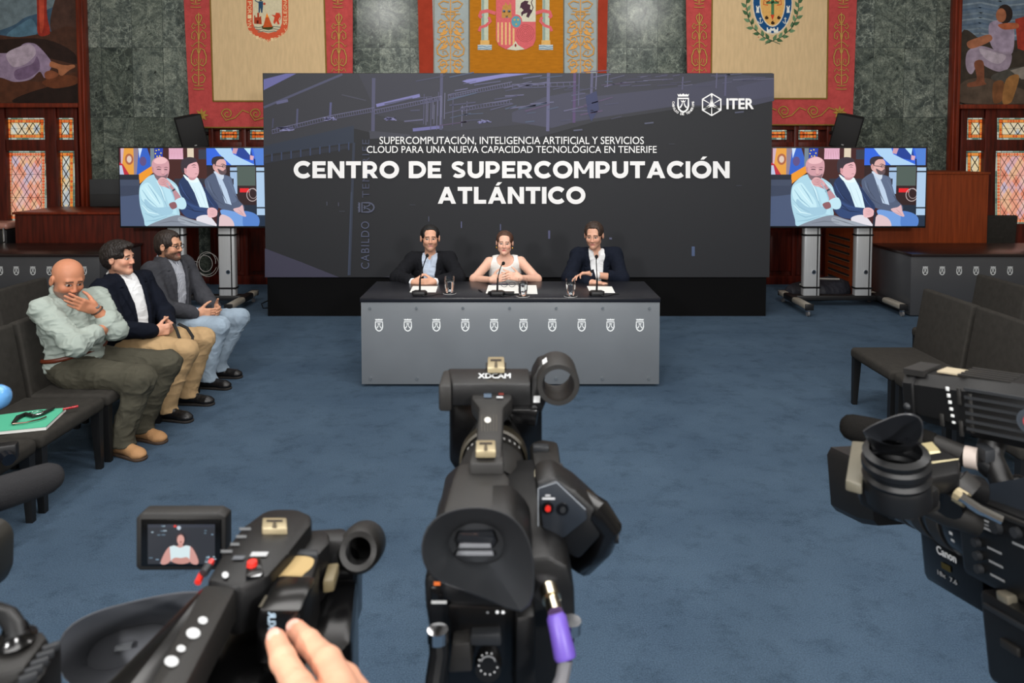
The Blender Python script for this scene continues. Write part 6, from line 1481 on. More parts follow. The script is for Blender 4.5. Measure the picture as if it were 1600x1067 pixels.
# ---------------------------------------------------------------- centre camcorder
cc = thing('camcorder', 'black camcorder in the centre with a big round rubber eyecup facing backwards', 'video camera', at(768, 900, .78))
b = B(); b.ext([(702, 632), (712, 616), (838, 616), (847, 632), (847, 712), (836, 736), (712, 736), (702, 720)], .965, 1.07, .004); b.build('lens_hood', mcam3, cc)
c_ = at(771, 728, .9); b = B(); b.lathe([(0, .10), (.036, .10), (.0385, .095), (.0385, .07), (.041, .065), (.041, .045), (.039, .04), (.039, .01), (.043, .005), (.043, -.04), (.038, -.06), (0, -.06)], c_ + Vector((0, -.03, 0)), (0, 1, 0), 44); lb_ = b.build('lens_barrel', mcam2, cc)
for k in range(40):
    t = 2 * math.pi * k / 40
    if math.sin(t) > -.2: pass
b = B(); b.lathe([(.0415, .008), (.0445, .010), (.0445, .028), (.0415, .030)], c_ + Vector((0, .0, 0)), (0, 1, 0), 44); b.build('focus_ring', mat('ring_brown', '#3a352a', .5), lb_)
f = Flat(lambda u, v, o: c_ + Vector(((.0433 + o) * math.sin(u), v, (.0433 + o) * math.cos(u))), 'paint', .0003)
for k in range(-5, 6):
    if abs(k) > 1: f.poly([(k * .16 - .03, -.02), (k * .16 + .03, -.02), (k * .16 + .03, -.014), (k * .16 - .03, -.014)], '#9a9a98')
f.build('scale_marks', lb_)
b = B(); b.ext([(662, 905), (690, 880), (860, 868), (888, 884), (898, 920), (900, 1000), (880, 1110), (690, 1110), (664, 950)], .64, .85, .006); b.build('body', mcam, cc)
b = B(); b.extz([(716, 722), (779, 719), (797, 745), (800, 800), (690, 800), (706, 745)], 1.628, .075, .006); b.build('viewfinder_top', mcam2, cc)
b = B(); b.ext([(690, 812), (800, 808), (832, 845), (832, 930), (800, 965), (700, 950), (670, 900), (672, 840)], .63, .70, .008); b.build('viewfinder_housing', mcam, cc)
rim = resample([(657, 850), (666, 822), (690, 800), (735, 790), (780, 795), (812, 815), (830, 848), (836, 890), (834, 940), (815, 962), (770, 940), (715, 920), (676, 905), (660, 880)], 40, (748, 865))
inn = resample([(692, 845), (715, 818), (750, 812), (785, 825), (794, 855), (780, 878), (740, 885), (705, 872)], 40, (745, 850))
base_ = resample([(690, 850), (715, 815), (750, 808), (790, 822), (805, 860), (790, 905), (745, 915), (700, 890)], 40, (748, 860))
def rg(p, Y, sl=0): return [at(x, y, Y + sl * (y - 865) / 100) for x, y in p]
def mixr(a, b_, t, Y, sl=0): return rg([(p[0] * (1 - t) + q[0] * t, p[1] * (1 - t) + q[1] * t) for p, q in zip(a, b_)], Y, sl)
b = B(); b.loft([rg(base_, .632), mixr(base_, rim, .55, .61, -.004), rg(rim, .578, -.012), rg([(748 + (x - 748) * .97, 865 + (y - 865) * .97) for x, y in rim], .576, -.012), mixr(rim, inn, .35, .586, -.008), mixr(rim, inn, .75, .603, -.003), rg(inn, .615), rg([(745 + (x - 745) * .9, 850 + (y - 850) * .9) for x, y in inn], .628)], caps=(0, 1)); b.build('eyecup', mrub, cc)
b = B(); b.ext([(716, 832), (770, 830), (776, 846), (768, 858), (722, 858), (712, 846)], .624, .629, .001); b.build('eyepiece_lens', mat('lens_glass', '#1a1c20', .06), cc)
for y, w_ in ((845, 44), (857, 50)):
    b = B(); b.ext([(742 - w_ * .55, y + 5), (742 + w_ * .55, y + 5), (742 + w_ * .6, y + 12), (742 - w_ * .6, y + 12)], .6225, .626, .001); b.build('eyepiece_ridge', mat('grey_ridge', '#6a6c70', .35), cc)
# handle and the unit in front of it
b = B(); b.extz([(735, 601), (802, 601), (800, 622), (787, 636), (784, 712), (742, 712), (748, 636), (737, 622)], 1.642, .022, .004); hd = b.build('top_handle', mcam2, cc)
f = topflat(1.6425)
for k in range(6): f.rect(752 + k * 4.6, 648, 753.4 + k * 4.6, 674, '#45423c', False)
f.L += 1; f.disc(762, 656, 5, '#cfcdc6', 4.5); f.rect(756, 610, 768, 621, '#4a5868'); f.rect(758, 606, 766, 611, '#9a7a44'); f.rect(776, 608, 790, 612, '#8a8c92'); f.rect(779, 613, 787, 617, '#6a2c26'); f.rect(776, 619, 786, 622, '#a8aaac'); f.build('handle_button_marks', hd)  # buttons and labels of the handle, drawn as flat shapes
b = B(); b.extz([(700, 575), (826, 575), (830, 599), (706, 599)], 1.656, .03, .003); un = b.build('folded_monitor', mcam, cc)
b = B(); b.extz([(692, 578), (704, 576.5), (706, 601), (685, 601)], 1.655, .036, .004); b.build('monitor_hinge', mcam2, cc)
f = topflat(1.6565); f.text('XDCAM', 747, 591, 798, 583, '#cfd2d4', .03); f.build('lettering', un)
shoe_mount((775, 566), 1.668, cc, .85); b = B(); b.extz([(759, 566), (791, 566), (791, 573), (759, 573)], 1.660, .005, .001); b.build('shoe_pedestal', mcam2, cc)
shoe_mount((759, 696), 1.650, cc)
b = B(); b.extz([(738, 700), (786, 700), (788, 722), (732, 722)], 1.640, .03, .004); b.build('handle_rear_mount', mcam2, cc)
# microphone holder with its clamp
m_ = at(870, 590, .93); b = B(); b.lathe([(.0205, -.03), (.0265, -.03), (.0275, -.027), (.0275, .027), (.0265, .03), (.0205, .03), (.0205, -.03)], m_, (0, 1, 0), 40); mh = b.build('microphone_holder', mcam2, cc)
b = B(); b.ext([(832, 590), (842, 572), (856, 568), (850, 600), (856, 622), (846, 646), (806, 640), (800, 626), (828, 622)], .92, .965, .003); b.build('holder_arm', mcam, mh)
b = B(); b.ext([(834, 619), (844, 619), (843.5, 629), (833.5, 629)], .9185, .92); b.build('white_sticker', mwm, mh)
f = Flat(lambda u, v, o: m_ + Vector(((.0276 + o) * math.sin(u), v, (.0276 + o) * math.cos(u)))); f.poly([(-.75, -.01), (-.5, -.01), (-.5, .01), (-.75, .01)], '#d8dadb'); f.build('holder_label', mh)
b = B(); b.ext([(792, 640), (842, 640), (838, 668), (800, 662)], .90, .96, .004); b.build('microphone_mount', mcam3, cc)
# hand grip
b = B(); b.ext([(836, 752), (862, 742), (900, 766), (944, 806), (948, 832), (905, 878), (884, 866), (846, 836)], .69, .735, .006); gp = b.build('hand_grip', mcam, cc)
b = B(); b.ext([(840, 762), (870, 752), (916, 796), (918, 812), (880, 842), (848, 826)], .686, .692, .002); pn = b.build('grip_panel', mat('panel_slate', '#24282e', .3), gp)
for x, y, m, r_ in ((856, 793, mred, 4), (879, 795, mrub, 5)):
    p = at(x, y, .685); B().cyl(p + Vector((0, .004, 0)), p - Vector((0, .001, 0)), .0058, n=20).build('button_surround', mcam3, pn); B().cyl(p, p - Vector((0, .003, 0)), .0028, n=16).build('record_button' if m is mred else 'lever_button', m, pn)
f = on(.6855, step=.0003); f.stroke([(841, 822), (841, 763), (870, 753.5), (915, 796)], 1.2, '#8d939a'); f.rect(847, 777, 867, 780, '#b8babc'); f.rect(852, 772, 860, 775, '#9a9c9e'); f.build('panel_markings', pn)
b = B(); b.extz([(828, 690), (846, 684), (872, 688), (880, 748), (838, 756)], 1.59, .06, .006); b.build('zoom_rocker', mcam2, gp)
for x, y in ((845, 700), (866, 731)): p = onz(x, y, 1.592); B().box(p, (.02, .012, .008), bev=.002).build('assign_button', mrub, gp)
f = topflat(1.5905); f.rect(835, 733, 838, 745, '#b8b09a'); f.rect(842, 733, 850, 736, '#c4c6c8'); f.rect(852, 736, 860, 739, '#c4c6c8'); f.build('rocker_marks', gp)
b = B(); b.tube([at(*q) for q in ((905, 778, .72), (935, 800, .70), (950, 822, .70), (938, 850, .71), (912, 878, .73), (890, 868, .76))], [.012, .014, .014, .014, .013, .01], 12); b.build('hand_strap', mcam3, gp)
p = at(954, 836, .70); B().cyl(p + Vector((-.006, 0, 0)), p + Vector((.008, -.002, 0)), .007, n=16).build('strap_knob', mrub2, gp)
b = B(); b.extz([(790, 756), (822, 750), (838, 800), (802, 812)], 1.575, .05, .006); b.build('side_ridge', mrub, cc)
# rear panel of the camera
def rbox(px, Y0, Y1, nm, m, par, bev=.002): b = B(); b.ext(px, Y0, Y1, bev); return b.build(nm, m, par)
rp = rbox([(700, 945), (830, 950), (830, 1110), (700, 1110)], .628, .645, 'rear_panel', mcam3, cc, .003)
rbox([(672, 918), (700, 918), (700, 948), (672, 946)], .636, .642, 'rear_door', mcam3, cc)
f = on(.6275, step=.0003); f.rect(674, 938, 698, 943, '#9a9c9c'); f.rect(678, 908, 688, 914, '#c8642c'); f.build('door_marks', cc)
p = at(763, 1037, .626); B().cyl(p + Vector((0, .006, 0)), p - Vector((0, .008, 0)), .0125, .0115, 28).build('menu_dial', mcam, rp)
f = on(.6165, step=.0003)
for k in range(10): t = math.radians(20 + k * 30); f.disc(763 + 15 * math.cos(t), 1037 + 17 * math.sin(t), 1.4, '#b8babb', up=False)
f.stroke(arc(763, 1037, 12, 200, 340, 8), 2, '#8a8c8e'); f.build('dial_marks', rp)
rbox([(735, 992), (782, 990), (784, 1010), (733, 1010)], .618, .63, 'battery_latch', mrub, rp); rbox([(706, 1008), (734, 1004), (738, 1050), (700, 1052)], .61, .63, 'connector_cover', mcam2, rp)
f = on(.6275, step=.0003); f.disc(777, 956, 2.6, '#d8dadc'); f.disc(786, 956, 2.6, '#d8dadc'); f.disc(762, 956, 2, '#6a6c6e'); f.build('indicator_lamps', rp)
rbox([(806, 965), (836, 962), (838, 1110), (804, 1110)], .61, .64, 'battery', mcam, cc, .004)
b = B(); b.tube([at(*q) for q in ((684, 985, .61), (686, 1020, .605), (680, 1060, .60), (676, 1110, .59))], .0085, 10); b.build('audio_plug', mrub2, cc)
for k, (x, y) in enumerate(((684, 992), (892, 978))): p = at(x, y, .605); B().cyl(p + Vector((0, 0, -.005)), p + Vector((0, 0, .005)), .0092, n=16).build('plug_ring', mchr, cc)
vc = thing('video_cable', 'grey video cable with purple boot plugged into the centre camcorder', 'cable', at(862, 930, .6))
b = B(); p0, p1 = at(857, 920, .615), at(868, 958, .59); b.cyl(p0, p0.lerp(p1, .45), .0085, n=20); b.cyl(p0.lerp(p1, .4), p1, .0065, .0068, 20); b.build('plug', mat('nickel', '#c8bea8', .2, metal=1), vc)
p2 = at(884, 1030, .575); B().tube([p1, p1.lerp(p2, .1), p1.lerp(p2, .5), p1.lerp(p2, .93), p2], [.0065, .0085, .0088, .0095, .0085], 14).build('boot', mat('purple_rubber', '#5c469e', .45), vc)
B().tube([p2, at(878, 1062, .57), at(860, 1100, .56), at(850, 1180, .56), at(850, 1400, .56)], .006, 10).build('cord', mat('grey_cord', '#5a5a5e', .6), vc)
b = B(); p = at(768, 1000, .74); b.box((p.x, .75, p.z - .08), (.09, .16, .05), bev=.006); b.build('base_plate', mcam2, cc)
tripod(p.x, .75, p.z - .106, 'black tripod under the centre camcorder')
# ---------------------------------------------------------------- near left camcorder with its screen folded out
lc = thing('camcorder', 'black camcorder at lower left, its flip-out screen showing the woman in white', 'video camera', at(400, 960, .6))
b = B(); b.ext([(212, 810), (222, 801), (340, 801), (353, 808), (353, 886), (346, 891), (218, 892), (212, 886)], .80, .818, .002); ls = b.build('flip_out_screen', mcam2, lc)
b = B(); b.ext([(220, 812), (345, 812), (345, 885), (220, 885)], .7985, .801, .0006); b.build('screen_glass', mcam3, ls)
f = on(.7982, 'screen', .0002); R_ = f.rect; R_(231, 819, 336, 881, '#23262e'); R_(231, 819, 336, 824, '#2a2e3a'); 
f.L += 1
rd = random.Random(4)
for k in range(26): x = rd.choice([rd.uniform(232, 256), rd.uniform(318, 334)]); y = rd.choice([rd.uniform(820, 836), rd.uniform(866, 879)]); f.rect(x, y, x + rd.uniform(2, 6), y + 1.6, rd.choice(['#7a94a8', '#5a7080', '#a0b4c0']), False)
f.rect(272, 820, 276, 823, '#e03a2c'); f.disc(280, 824, 3.2, '#b8c4d0')
f.poly(chaikin([(250, 881), (256, 866), (264, 853), (272, 852), (292, 852), (299, 852), (306, 862), (313, 881), (300, 881), (294, 870), (270, 872), (262, 881)]), '#c8928a'); f.poly([(266, 853), (273, 851), (282, 855), (291, 851), (298, 852), (297, 876), (268, 876)], '#cfe0e4'); f.poly(chaikin([(266, 876), (274, 869), (284, 871), (294, 868), (300, 877), (284, 881)]), '#c08a80')
f.disc(283, 840, 7, '#3c2a2c', 9); f.disc(283.5, 842, 5.6, '#cf9a90', 8); f.rect(280, 848, 287, 853, '#c08c84'); f.disc(284, 845, 1.8, '#8a4a48', 1); f.build('screen_picture', ls)
b = B(); b.extz([(322, 905), (352, 856), (378, 822), (412, 797), (430, 793), (464, 793), (487, 803), (487, 818), (452, 862), (420, 897), (372, 915)], 1.60, .045, .005); hh = b.build('handle_head', mcam, lc)
b = B(); b.extz([(318, 912), (372, 912), (283, 1085), (178, 1190), (160, 1190), (226, 1085)], 1.597, .03, .005); hb = b.build('handle_bar', mcam2, lc)
f = topflat(1.5975)
for x, y, r_ in ((317, 969, 7.5), (302, 989, 11), (283, 1013, 7), (268, 1033, 11)): f.disc(x, y, r_, '#b9bbbc', r_ * .78)
f.build('control_buttons', hb)
f = topflat(1.6005)
for x, y, w_ in ((383, 826, 9), (377, 838, 8), (367, 850, 7), (354, 861, 9)): f.rect(x - w_, y - 2, x + w_, y + 2.4, '#5a5c5e')
f.poly([(394, 862), (420, 862), (416, 869), (390, 869)], '#a4a6a8'); f.poly([(366, 868), (384, 868), (380, 874), (362, 874)], '#54575c'); f.disc(352, 898, 5, '#c0c2c4'); f.poly([(330, 912), (370, 916), (358, 950), (312, 950)], '#4a463c') if False else None
f.poly([(392, 896), (410, 895), (406, 900), (388, 901)], '#c0c2c4'); f.build('handle_marks', hh)
shoe_mount((429, 817), 1.606, lc, 1.25)
p = onz(394, 884, 1.603); B().cyl(p, p + Vector((0, 0, .004)), .0046, .0040, 20).build('record_button', mred, hh)
b = B(); b.extz([(386, 872), (406, 868), (412, 892), (384, 900)], 1.6035, .006, .001); b.build('record_surround', mcam3, hh)
b = B(); b.tube([onz(331, 876, 1.59), onz(325, 888, 1.588)], .0026, 8); b.build('tally_lamp', mred, hh); b = B(); b.tube([onz(316, 896, 1.586), onz(309, 910, 1.584)], .003, 8); b.build('tally_lamp', mred, hh)
b = B(); b.tube([onz(326, 884, 1.592), onz(318, 896, 1.59)], .004, 8); b.build('tally_bar', mrub, hh)
# left flank and body below the handle
b = B(); b.extz([(312, 918), (330, 905), (322, 950), (230, 1085), (120, 1190), (30, 1190), (178, 1052)], 1.585, .10, .006); b.build('left_flank', mcam3, lc)
b = B(); b.extz([(332, 905), (420, 900), (560, 900), (550, 1000), (470, 1090), (330, 1190), (180, 1190), (250, 1060)], 1.535, .10, .008); b.build('body', mcam3, lc)
b = B(); b.extz([(452, 838), (476, 824), (514, 828), (516, 846), (498, 866), (448, 866)], 1.585, .05, .005); b.build('side_block', mcam, lc)
b = B(); b.extz([(449, 856), (497, 858), (496, 866), (446, 864)], 1.5895, .006, .001); b.build('grey_strip', mrub, lc)
b = B(); b.extz([(444, 864), (500, 866), (482, 925), (470, 952), (406, 950), (424, 905)], 1.588, .06, .005); lid = b.build('connector_block', mcam, lc)
f = topflat(1.5883); f.poly(chaikin([(448, 868), (492, 869), (489, 886), (472, 898), (466, 914), (446, 920), (430, 912), (440, 892)]), '#a28b60'); f.poly([(415, 930), (458, 932), (450, 950), (404, 948)], '#4c473c'); f.build('beige_patches', lid)  # beige label and a darker brown patch on the block top
b = B(); b.ext([(404, 952), (470, 954), (446, 1000), (440, 1040), (400, 1040), (398, 980)], .552, .60, .004); xl = b.build('connector_face', mcam3, lc)
f = Flat(lambda u, v, o: at(u, v, .5515) + Vector((0, -o, 0))); f.text('XLR', 419, 984, 431, 956, '#9fb4c4', .02, rot=lambda u, t: (t, u)); f.build('lettering', xl)
b = B(); b.ext([(500, 862), (548, 880), (556, 892), (556, 985), (530, 1030), (490, 1060), (430, 1060), (430, 960)], .70, .735, .008); b.build('right_side', mcam3, lc)
b = B(); b.extz([(512, 880), (530, 878), (522, 905), (504, 908)], 1.565, .012, .002); b.build('beige_catch', mat('dull_beige', '#6a5f45', .5), lc)  # small catch in one dull beige
# microphone holder tube at the right
q0, q1 = at(562, 858, .70), at(572, 846, .755); d_ = (q0 - q1).normalized()
b = B(); b.lathe([(.0125, .012), (.018, .014), (.0215, .008), (.0225, -.02), (.0225, -.045), (.019, -.05), (0, -.05)], q0, d_, 36); mt = b.build('microphone_holder', mcam2, lc)
b = B(); b.lathe([(.0128, .012), (.0125, -.03), (0, -.03)], q0, d_, 30); b.build('holder_bore', mat('bore_black', '#050505', .9), mt)
b = B(); b.extz([(478, 826), (540, 822), (548, 842), (500, 846)], 1.575, .03, .005); b.build('holder_arm', mcam, lc)
# eyecup of its viewfinder, close to the lens
rim2 = resample([(84, 1030), (96, 985), (140, 957), (210, 938), (290, 922), (345, 925), (350, 960), (320, 1010), (260, 1050), (180, 1075), (110, 1080)], 40, (205, 1005))
in2 = resample([(125, 1032), (150, 995), (200, 975), (262, 968), (270, 985), (230, 1025), (180, 1050), (135, 1052)], 40, (195, 1010))
def mx(a, b_, t): return [(p[0] * (1 - t) + q[0] * t, p[1] * (1 - t) + q[1] * t) for p, q in zip(a, b_)]
b = B(); b.loft([rg(in2, .66), rg(mx(rim2, in2, .4), .63), rg(rim2, .60), rg(mx(rim2, in2, .04), .597), rg(mx(rim2, in2, .4), .612), rg(mx(rim2, in2, .8), .635), rg(in2, .642), rg(mx(in2, [(195, 1010)] * 40, .1), .65)], caps=(0, 1)); ey = b.build('eyecup', mat('rubber_pale', '#5a5c61', .55), lc)
b = B(); b.ext([(180, 1010), (206, 1006), (204, 1014), (178, 1018)], .644, .648); b.build('eyepiece_glint', mat('glint_metal', '#b8bcc0', .15, metal=.8), ey)  # pale metal sliver shaped as a glint in the eyepiece
p = at(330, 1190, .60); b = B(); b.box((-.24, .58, 1.42), (.09, .16, .05), bev=.006); b.build('base_plate', mcam2, lc)
tripod(-.24, .58, 1.396, 'black tripod under the near left camcorder', .2)
# ---------------------------------------------------------------- camera cut by the left edge
le = thing('camcorder', 'partly visible camera at the far left edge with grey foam microphone and thick cable', 'video camera', at(-40, 900, .8))
a_, c2 = at(72, 748, 1.2), at(-90, 800, 1.02); d_ = (a_ - c2).normalized()
b = B(); b.lathe([(0, .026), (.012, .0245), (.021, .017), (.0255, .004), (.0265, -.02), (.027, -.2), (0, -.2)], a_, d_, 28); b.build('microphone_windscreen', mat('grey_foam', '#353537', .97, bump=.5, bscale=700, spec=.05), le)
b = B(); b.ext([(-60, 802), (6, 806), (20, 816), (26, 832), (25, 880), (16, 900), (-60, 916)], .87, .80, .008); b.build('viewfinder_hood', mat('hood_grey', '#24231f', .5), le)
b = B(); b.extz([(-60, 990), (26, 984), (66, 980), (78, 990), (40, 1040), (-10, 1052), (-60, 1056)], 1.60, .03, .006); rb = b.build('rear_block', mcam2, le)
b = B(); b.extz([(40, 1046), (90, 998), (96, 1003), (70, 1050), (24, 1110), (-20, 1110)], 1.596, .04, .003); b.build('ribbed_edge', mcam, le)
for k in range(5): p = onz(80 - k * 9, 1012 + k * 12, 1.598); B().box(p, (.011, .004, .006), (0, 0, .6), .001).build('rib', mrub, rb)
b = B(); b.tube([at(*q) for q in ((-60, 950, .52), (-5, 956, .515), (14, 964, .51), (24, 980, .505), (26, 1000, .50))], [.0065, .0065, .0068, .0072, .0085], 12); b.build('cable', mrub2, le)
p = onz(26, 1003, 1.602); B().lathe([(.010, 0), (.013, .001), (.0135, .003), (.010, .006), (.008, .012)], p, (0, -.1, 1), 24).build('cable_gland', mcam3, le)
b = B(); b.box((-.93, .70, 1.52), (.12, .4, .14), bev=.01); b.build('body', mcam, le)
b = B(); b.tube([(-.93, .85, 1.5), at(-88, 798, 1.03)], .012, 8); b.build('microphone_arm', mcam, le)
b = B(); b.tube([(-.92, .8, 1.5), at(-58, 860, .84)], .014, 8); b.build('viewfinder_arm', mcam, le)
b = B(); b.tube([(-.92, .56, 1.55), onz(-57, 1020, 1.585)], .02, 8); b.build('rear_arm', mcam, le)
bm_ = thing('blue_microphone', 'glossy light blue microphone head peeking in at the left edge above the green folder', 'microphone', at(-6, 621, 1.3))
q_ = at(-9.5, 621, 1.3)
B().lathe([(0, .029), (.010, .0275), (.018, .022), (.0225, .012), (.0235, 0), (.0225, -.012), (.019, -.03), (.014, -.045), (0, -.045)], q_, (1, -.1, .12), 32).build('head', mat('light_blue_plastic', '#5b93c8', .15), bm_)
B().tube([q_ + Vector((-.04, .004, -.005)), q_ + Vector((-.16, .01, -.03)), (-1.12, 1.28, 1.44)], .011, 10).build('shaft', mcam, bm_)
B().tube([(-1.1, 1.28, 1.44), (-.95, .88, 1.54)], .009, 8).build('clamp_arm', mcam, bm_)
tripod(-.93, .70, 1.448, 'black tripod under the camera at the far left edge', 2.4)
# ---------------------------------------------------------------- large shoulder camera at the right
ec = thing('shoulder_camera', 'large black shoulder camera at the right with long zoom lens and raised eyecup', 'video camera', (.6, .75, 1.3))
fE = Vector((-.11, 1, -.19)).normalized(); xE = fE.cross(Vector((0, 0, 1))).normalized(); zE = xE.cross(fE)
ME = Matrix(((xE.x, fE.x, zE.x, .590), (xE.y, fE.y, zE.y, .88), (xE.z, fE.z, zE.z, 1.462), (0, 0, 0, 1)))
E_ = lambda x, y, z: ME @ Vector((x, y, z))
def ebox(c, sz, nm, m, par=None, bev=.004, rot=(0, 0, 0)): b = B(); b.box(c, sz, rot, bev, M=ME); return b.build(nm, m, par or ec)
bd_ = ebox((.035, -.17, .018), (.13, .34, .10), 'body', mcam, None, .008)
ebox((.035, -.195, -.08), (.16, .30, .10), 'audio_deck', mcam, None, .008)
ebox((.035, -.2, -.15), (.12, .26, .05), 'shoulder_pad', mrub2, None, .015)
b = B(); b.lathe([(0, 0), (.044, 0), (.0455, .01), (.0455, .035), (.043, .04), (.043, .075), (.041, .08), (.041, .12), (.040, .125), (.040, .17), (.045, .19), (.045, .24), (0, .24)], E_(.022, 0, .012), fE, 48); ln = b.build('zoom_lens', mcam3, ec)
f = Flat(lambda u, v, o: E_(.022 + (.0458 + o) * math.sin(u), v, .012 + (.0458 + o) * math.cos(u)), step=.0003)
for k in range(9): f.poly([(-1.9 + k * .2, .018), (-1.9 + k * .2 + .08, .018), (-1.9 + k * .2 + .08, .024), (-1.9 + k * .2, .024)], '#b4b6b8', False)
f.build('scale_marks', ln)
f = Flat(lambda u, v, o: E_(.022 + (.0412 + o) * math.sin(u), v, .012 + (.0412 + o) * math.cos(u)), step=.0003)
for k in range(5): f.poly([(-1.9 + k * .18, .098), (-1.9 + k * .18 + .08, .098), (-1.9 + k * .18 + .08, .102), (-1.9 + k * .18, .102)], '#8a7a5a', False)
f.build('distance_marks', ln)
for y_, r_ in ((.06, .0445), (.1, .0425), (.15, .0410)):
    b = B(); b.lathe([(r_ - .002, -.012), (r_, -.011), (r_, .011), (r_ - .002, .012)], E_(.022, y_, .012), fE, 60); b.build('grip_ring', mcam2, ln)
ebox((.034, .075, -.055), (.052, .12, .075), 'zoom_servo', mcam3, ln, .01)
f = Flat(lambda u, v, o: E_(.0076 - o, u, v + .006), step=.0003)
f.text('Canon', .096, -.050, .058, -.039, '#c8cacc', .03); f.text('18x', .098, -.078, .082, -.072, '#8a8c8e', .02); f.text('7.6', .074, -.078, .060, -.072, '#8a8c8e', .02); f.poly([(.088, -.066), (.07, -.066), (.07, -.058), (.088, -.058)], '#3a3416'); f.build('lettering', ln)
hd_ = B(); n_ = [(-.044, -.05), (.044, -.05), (.052, -.04), (.052, .04), (.044, .052), (-.044, .052), (-.052, .04), (-.052, -.04)]
hd_.loft([[E_(.024 + x * .8, .20, z * .8) for x, z in n_], [E_(.026 + x * .95, .235, z * .95) for x, z in n_], [E_(.028 + x, .31, z) for x, z in n_], [E_(.028 + x * .92, .31, z * .92) for x, z in n_], [E_(.028 + x * .8, .25, z * .8) for x, z in n_]], caps=(1, 1)); hd_.build('lens_hood', mcam, ln)
# switches on its side
f = Flat(lambda u, v, o: E_(-.0302 - o, u, .022 + v * .75), step=.0003)
for u, v, l, c in ((-.03, .03, .03, '#9a9c9e'), (-.03, .024, .03, '#7a7c7e'), (-.03, .018, .03, '#9a9c9e'), (-.09, .015, .02, '#8a8c8e'), (-.05, -.01, .022, '#8a8c8e'), (-.05, -.03, .022, '#8a8c8e'), (-.05, -.05, .022, '#8a8c8e'), (-.12, -.02, .02, '#6a7c8e'), (-.13, -.05, .02, '#9a9c9e')): f.poly([(u, v), (u - l, v), (u - l, v + .0035), (u, v + .0035)], c, False)
f.poly([(-.012, .034), (-.02, .034), (-.02, .042), (-.012, .042)], '#c8601c', False); f.poly([(-.135, -.03), (-.147, -.03), (-.147, -.022), (-.135, -.022)], '#b8582c', False); f.build('panel_markings', bd_)
for u, v, r_ in ((-.07, .03, .010), (-.1, .035, .008), (-.035, -.008, .007), (-.035, -.028, .007), (-.035, -.048, .007), (-.14, .0, .008), (-.16, -.04, .007)):
    B().cyl(E_(-.029, u, .022 + v * .75), E_(-.036, u, .022 + v * .75), r_ * .8, r_ * .7, 20).build('knob', mrub, bd_)
ebox((-.034, -.165, .062), (.006, .3, .006), 'side_rail', mcam2, bd_, .002)
for k in range(5): ebox((-.036, -.08 - k * .045, -.028), (.014, .018, .012), 'audio_switch', mat('lit_beige_metal', '#8f8878', .35, metal=.6) if k != 2 else mshoe, None, .003)  # pale beige metal stands for light on the switch tops
ebox((-.046, -.195, -.045), (.004, .28, .006), 'deck_trim', mrub, None, .001)
for k in range(4): ebox((-.046, -.09 - k * .05, -.075), (.006, .026, .010), 'deck_button', mcam2, None, .002)
ebox((-.047, -.13, -.09), (.006, .004, .004), 'indicator_lamp', mwm, None, .001)
# carrying handle and housing behind the lens
hp = B(); hp.loft([[E_(x, -.02, z) for x, z in ((-.02, .05), (.08, .05), (.08, .075), (-.02, .075))], [E_(x, -.12, z) for x, z in ((-.01, .05), (.08, .05), (.08, .115), (-.01, .115))], [E_(x, -.34, z) for x, z in ((-.01, .05), (.08, .05), (.08, .13), (-.01, .13))]], caps=(1, 1)); hp.build('top_housing', mat('slate_plastic', '#23282f', .4), ec)
ebox((-.012, -.2, .105), (.004, .2, .006), 'housing_ridge', mrub, None, .001)
# viewfinder: platform, tube, bellows, eyecup
b = B(); b.extz([(1331, 688), (1356, 690), (1347, 757), (1321, 750)], 1.592, .012, .002); b.build('side_plate', mat('lit_side_plate', '#5f5b4e', .5), ec)  # khaki colour stands for light falling on this plate
b = B(); b.extz([(1332, 700), (1440, 688), (1468, 698), (1500, 716), (1500, 738), (1450, 748), (1470, 762), (1440, 778), (1392, 780), (1344, 758)], 1.585, .024, .005); vfp = b.build('viewfinder_body', mcam, ec)
f = topflat(1.5853); f.poly([(1432, 694), (1456, 690), (1468, 703), (1444, 709)], '#9a8f6c'); f.poly([(1444, 706), (1468, 704), (1470, 707), (1446, 711)], '#cfc7a0'); f.poly([(1446, 722), (1498, 716), (1498, 718), (1446, 726)], '#a89f80'); f.build('pale_edges', vfp)  # pale beige patches and a thin strip on the viewfinder top
t0, t1 = at(1402, 778, .775), at(1399, 702, .765); ax = (t1 - t0).normalized()
b = B(); L_ = (t1 - t0).length; b.lathe([(.034, 0), (.034, L_ * .35), (.0325, L_ * .42), (.0345, L_ * .5), (.0305, L_ * .56), (.0305, L_ * .62), (.0345, L_ * .68), (.0345, L_ * .78), (.031, L_ * .83), (.033, L_ * .95), (.026, L_)], t0, ax, 40); b.build('viewfinder_tube', mrub2, vfp)
b = B(); b.extz([(1346, 745), (1384, 772), (1420, 780), (1462, 768), (1470, 780), (1424, 796), (1380, 788), (1340, 762)], 1.572, .014, .004); b.build('viewfinder_base', mcam2, vfp)
Z7 = lambda p: [(1280 + x / 4.447, 560 + y / 4.447) for x, y in p]
rim3 = resample(Z7([(288, 512), (330, 480), (430, 432), (530, 392), (600, 378), (680, 390), (722, 430), (724, 510), (700, 575), (630, 612), (540, 610), (430, 588), (340, 548)]), 40, (1394, 673))
in3 = resample(Z7([(420, 572), (500, 566), (585, 585), (600, 598), (540, 604), (450, 592)]), 40, (1396, 692))
lo3 = resample(Z7([(330, 600), (420, 560), (600, 560), (720, 600), (720, 640), (600, 660), (420, 655)]), 40, (1397, 696))
b = B(); b.loft([rg(lo3, .79), rg(mx(rim3, lo3, .45), .775), rg(rim3, .755), rg(mx(rim3, in3, .05), .753), rg(mx(rim3, in3, .45), .772), rg(mx(rim3, in3, .85), .785), rg(in3, .79)]); b.build('eyecup', mat('rubber_sheen', '#222428', .34, spec=.5), vfp)
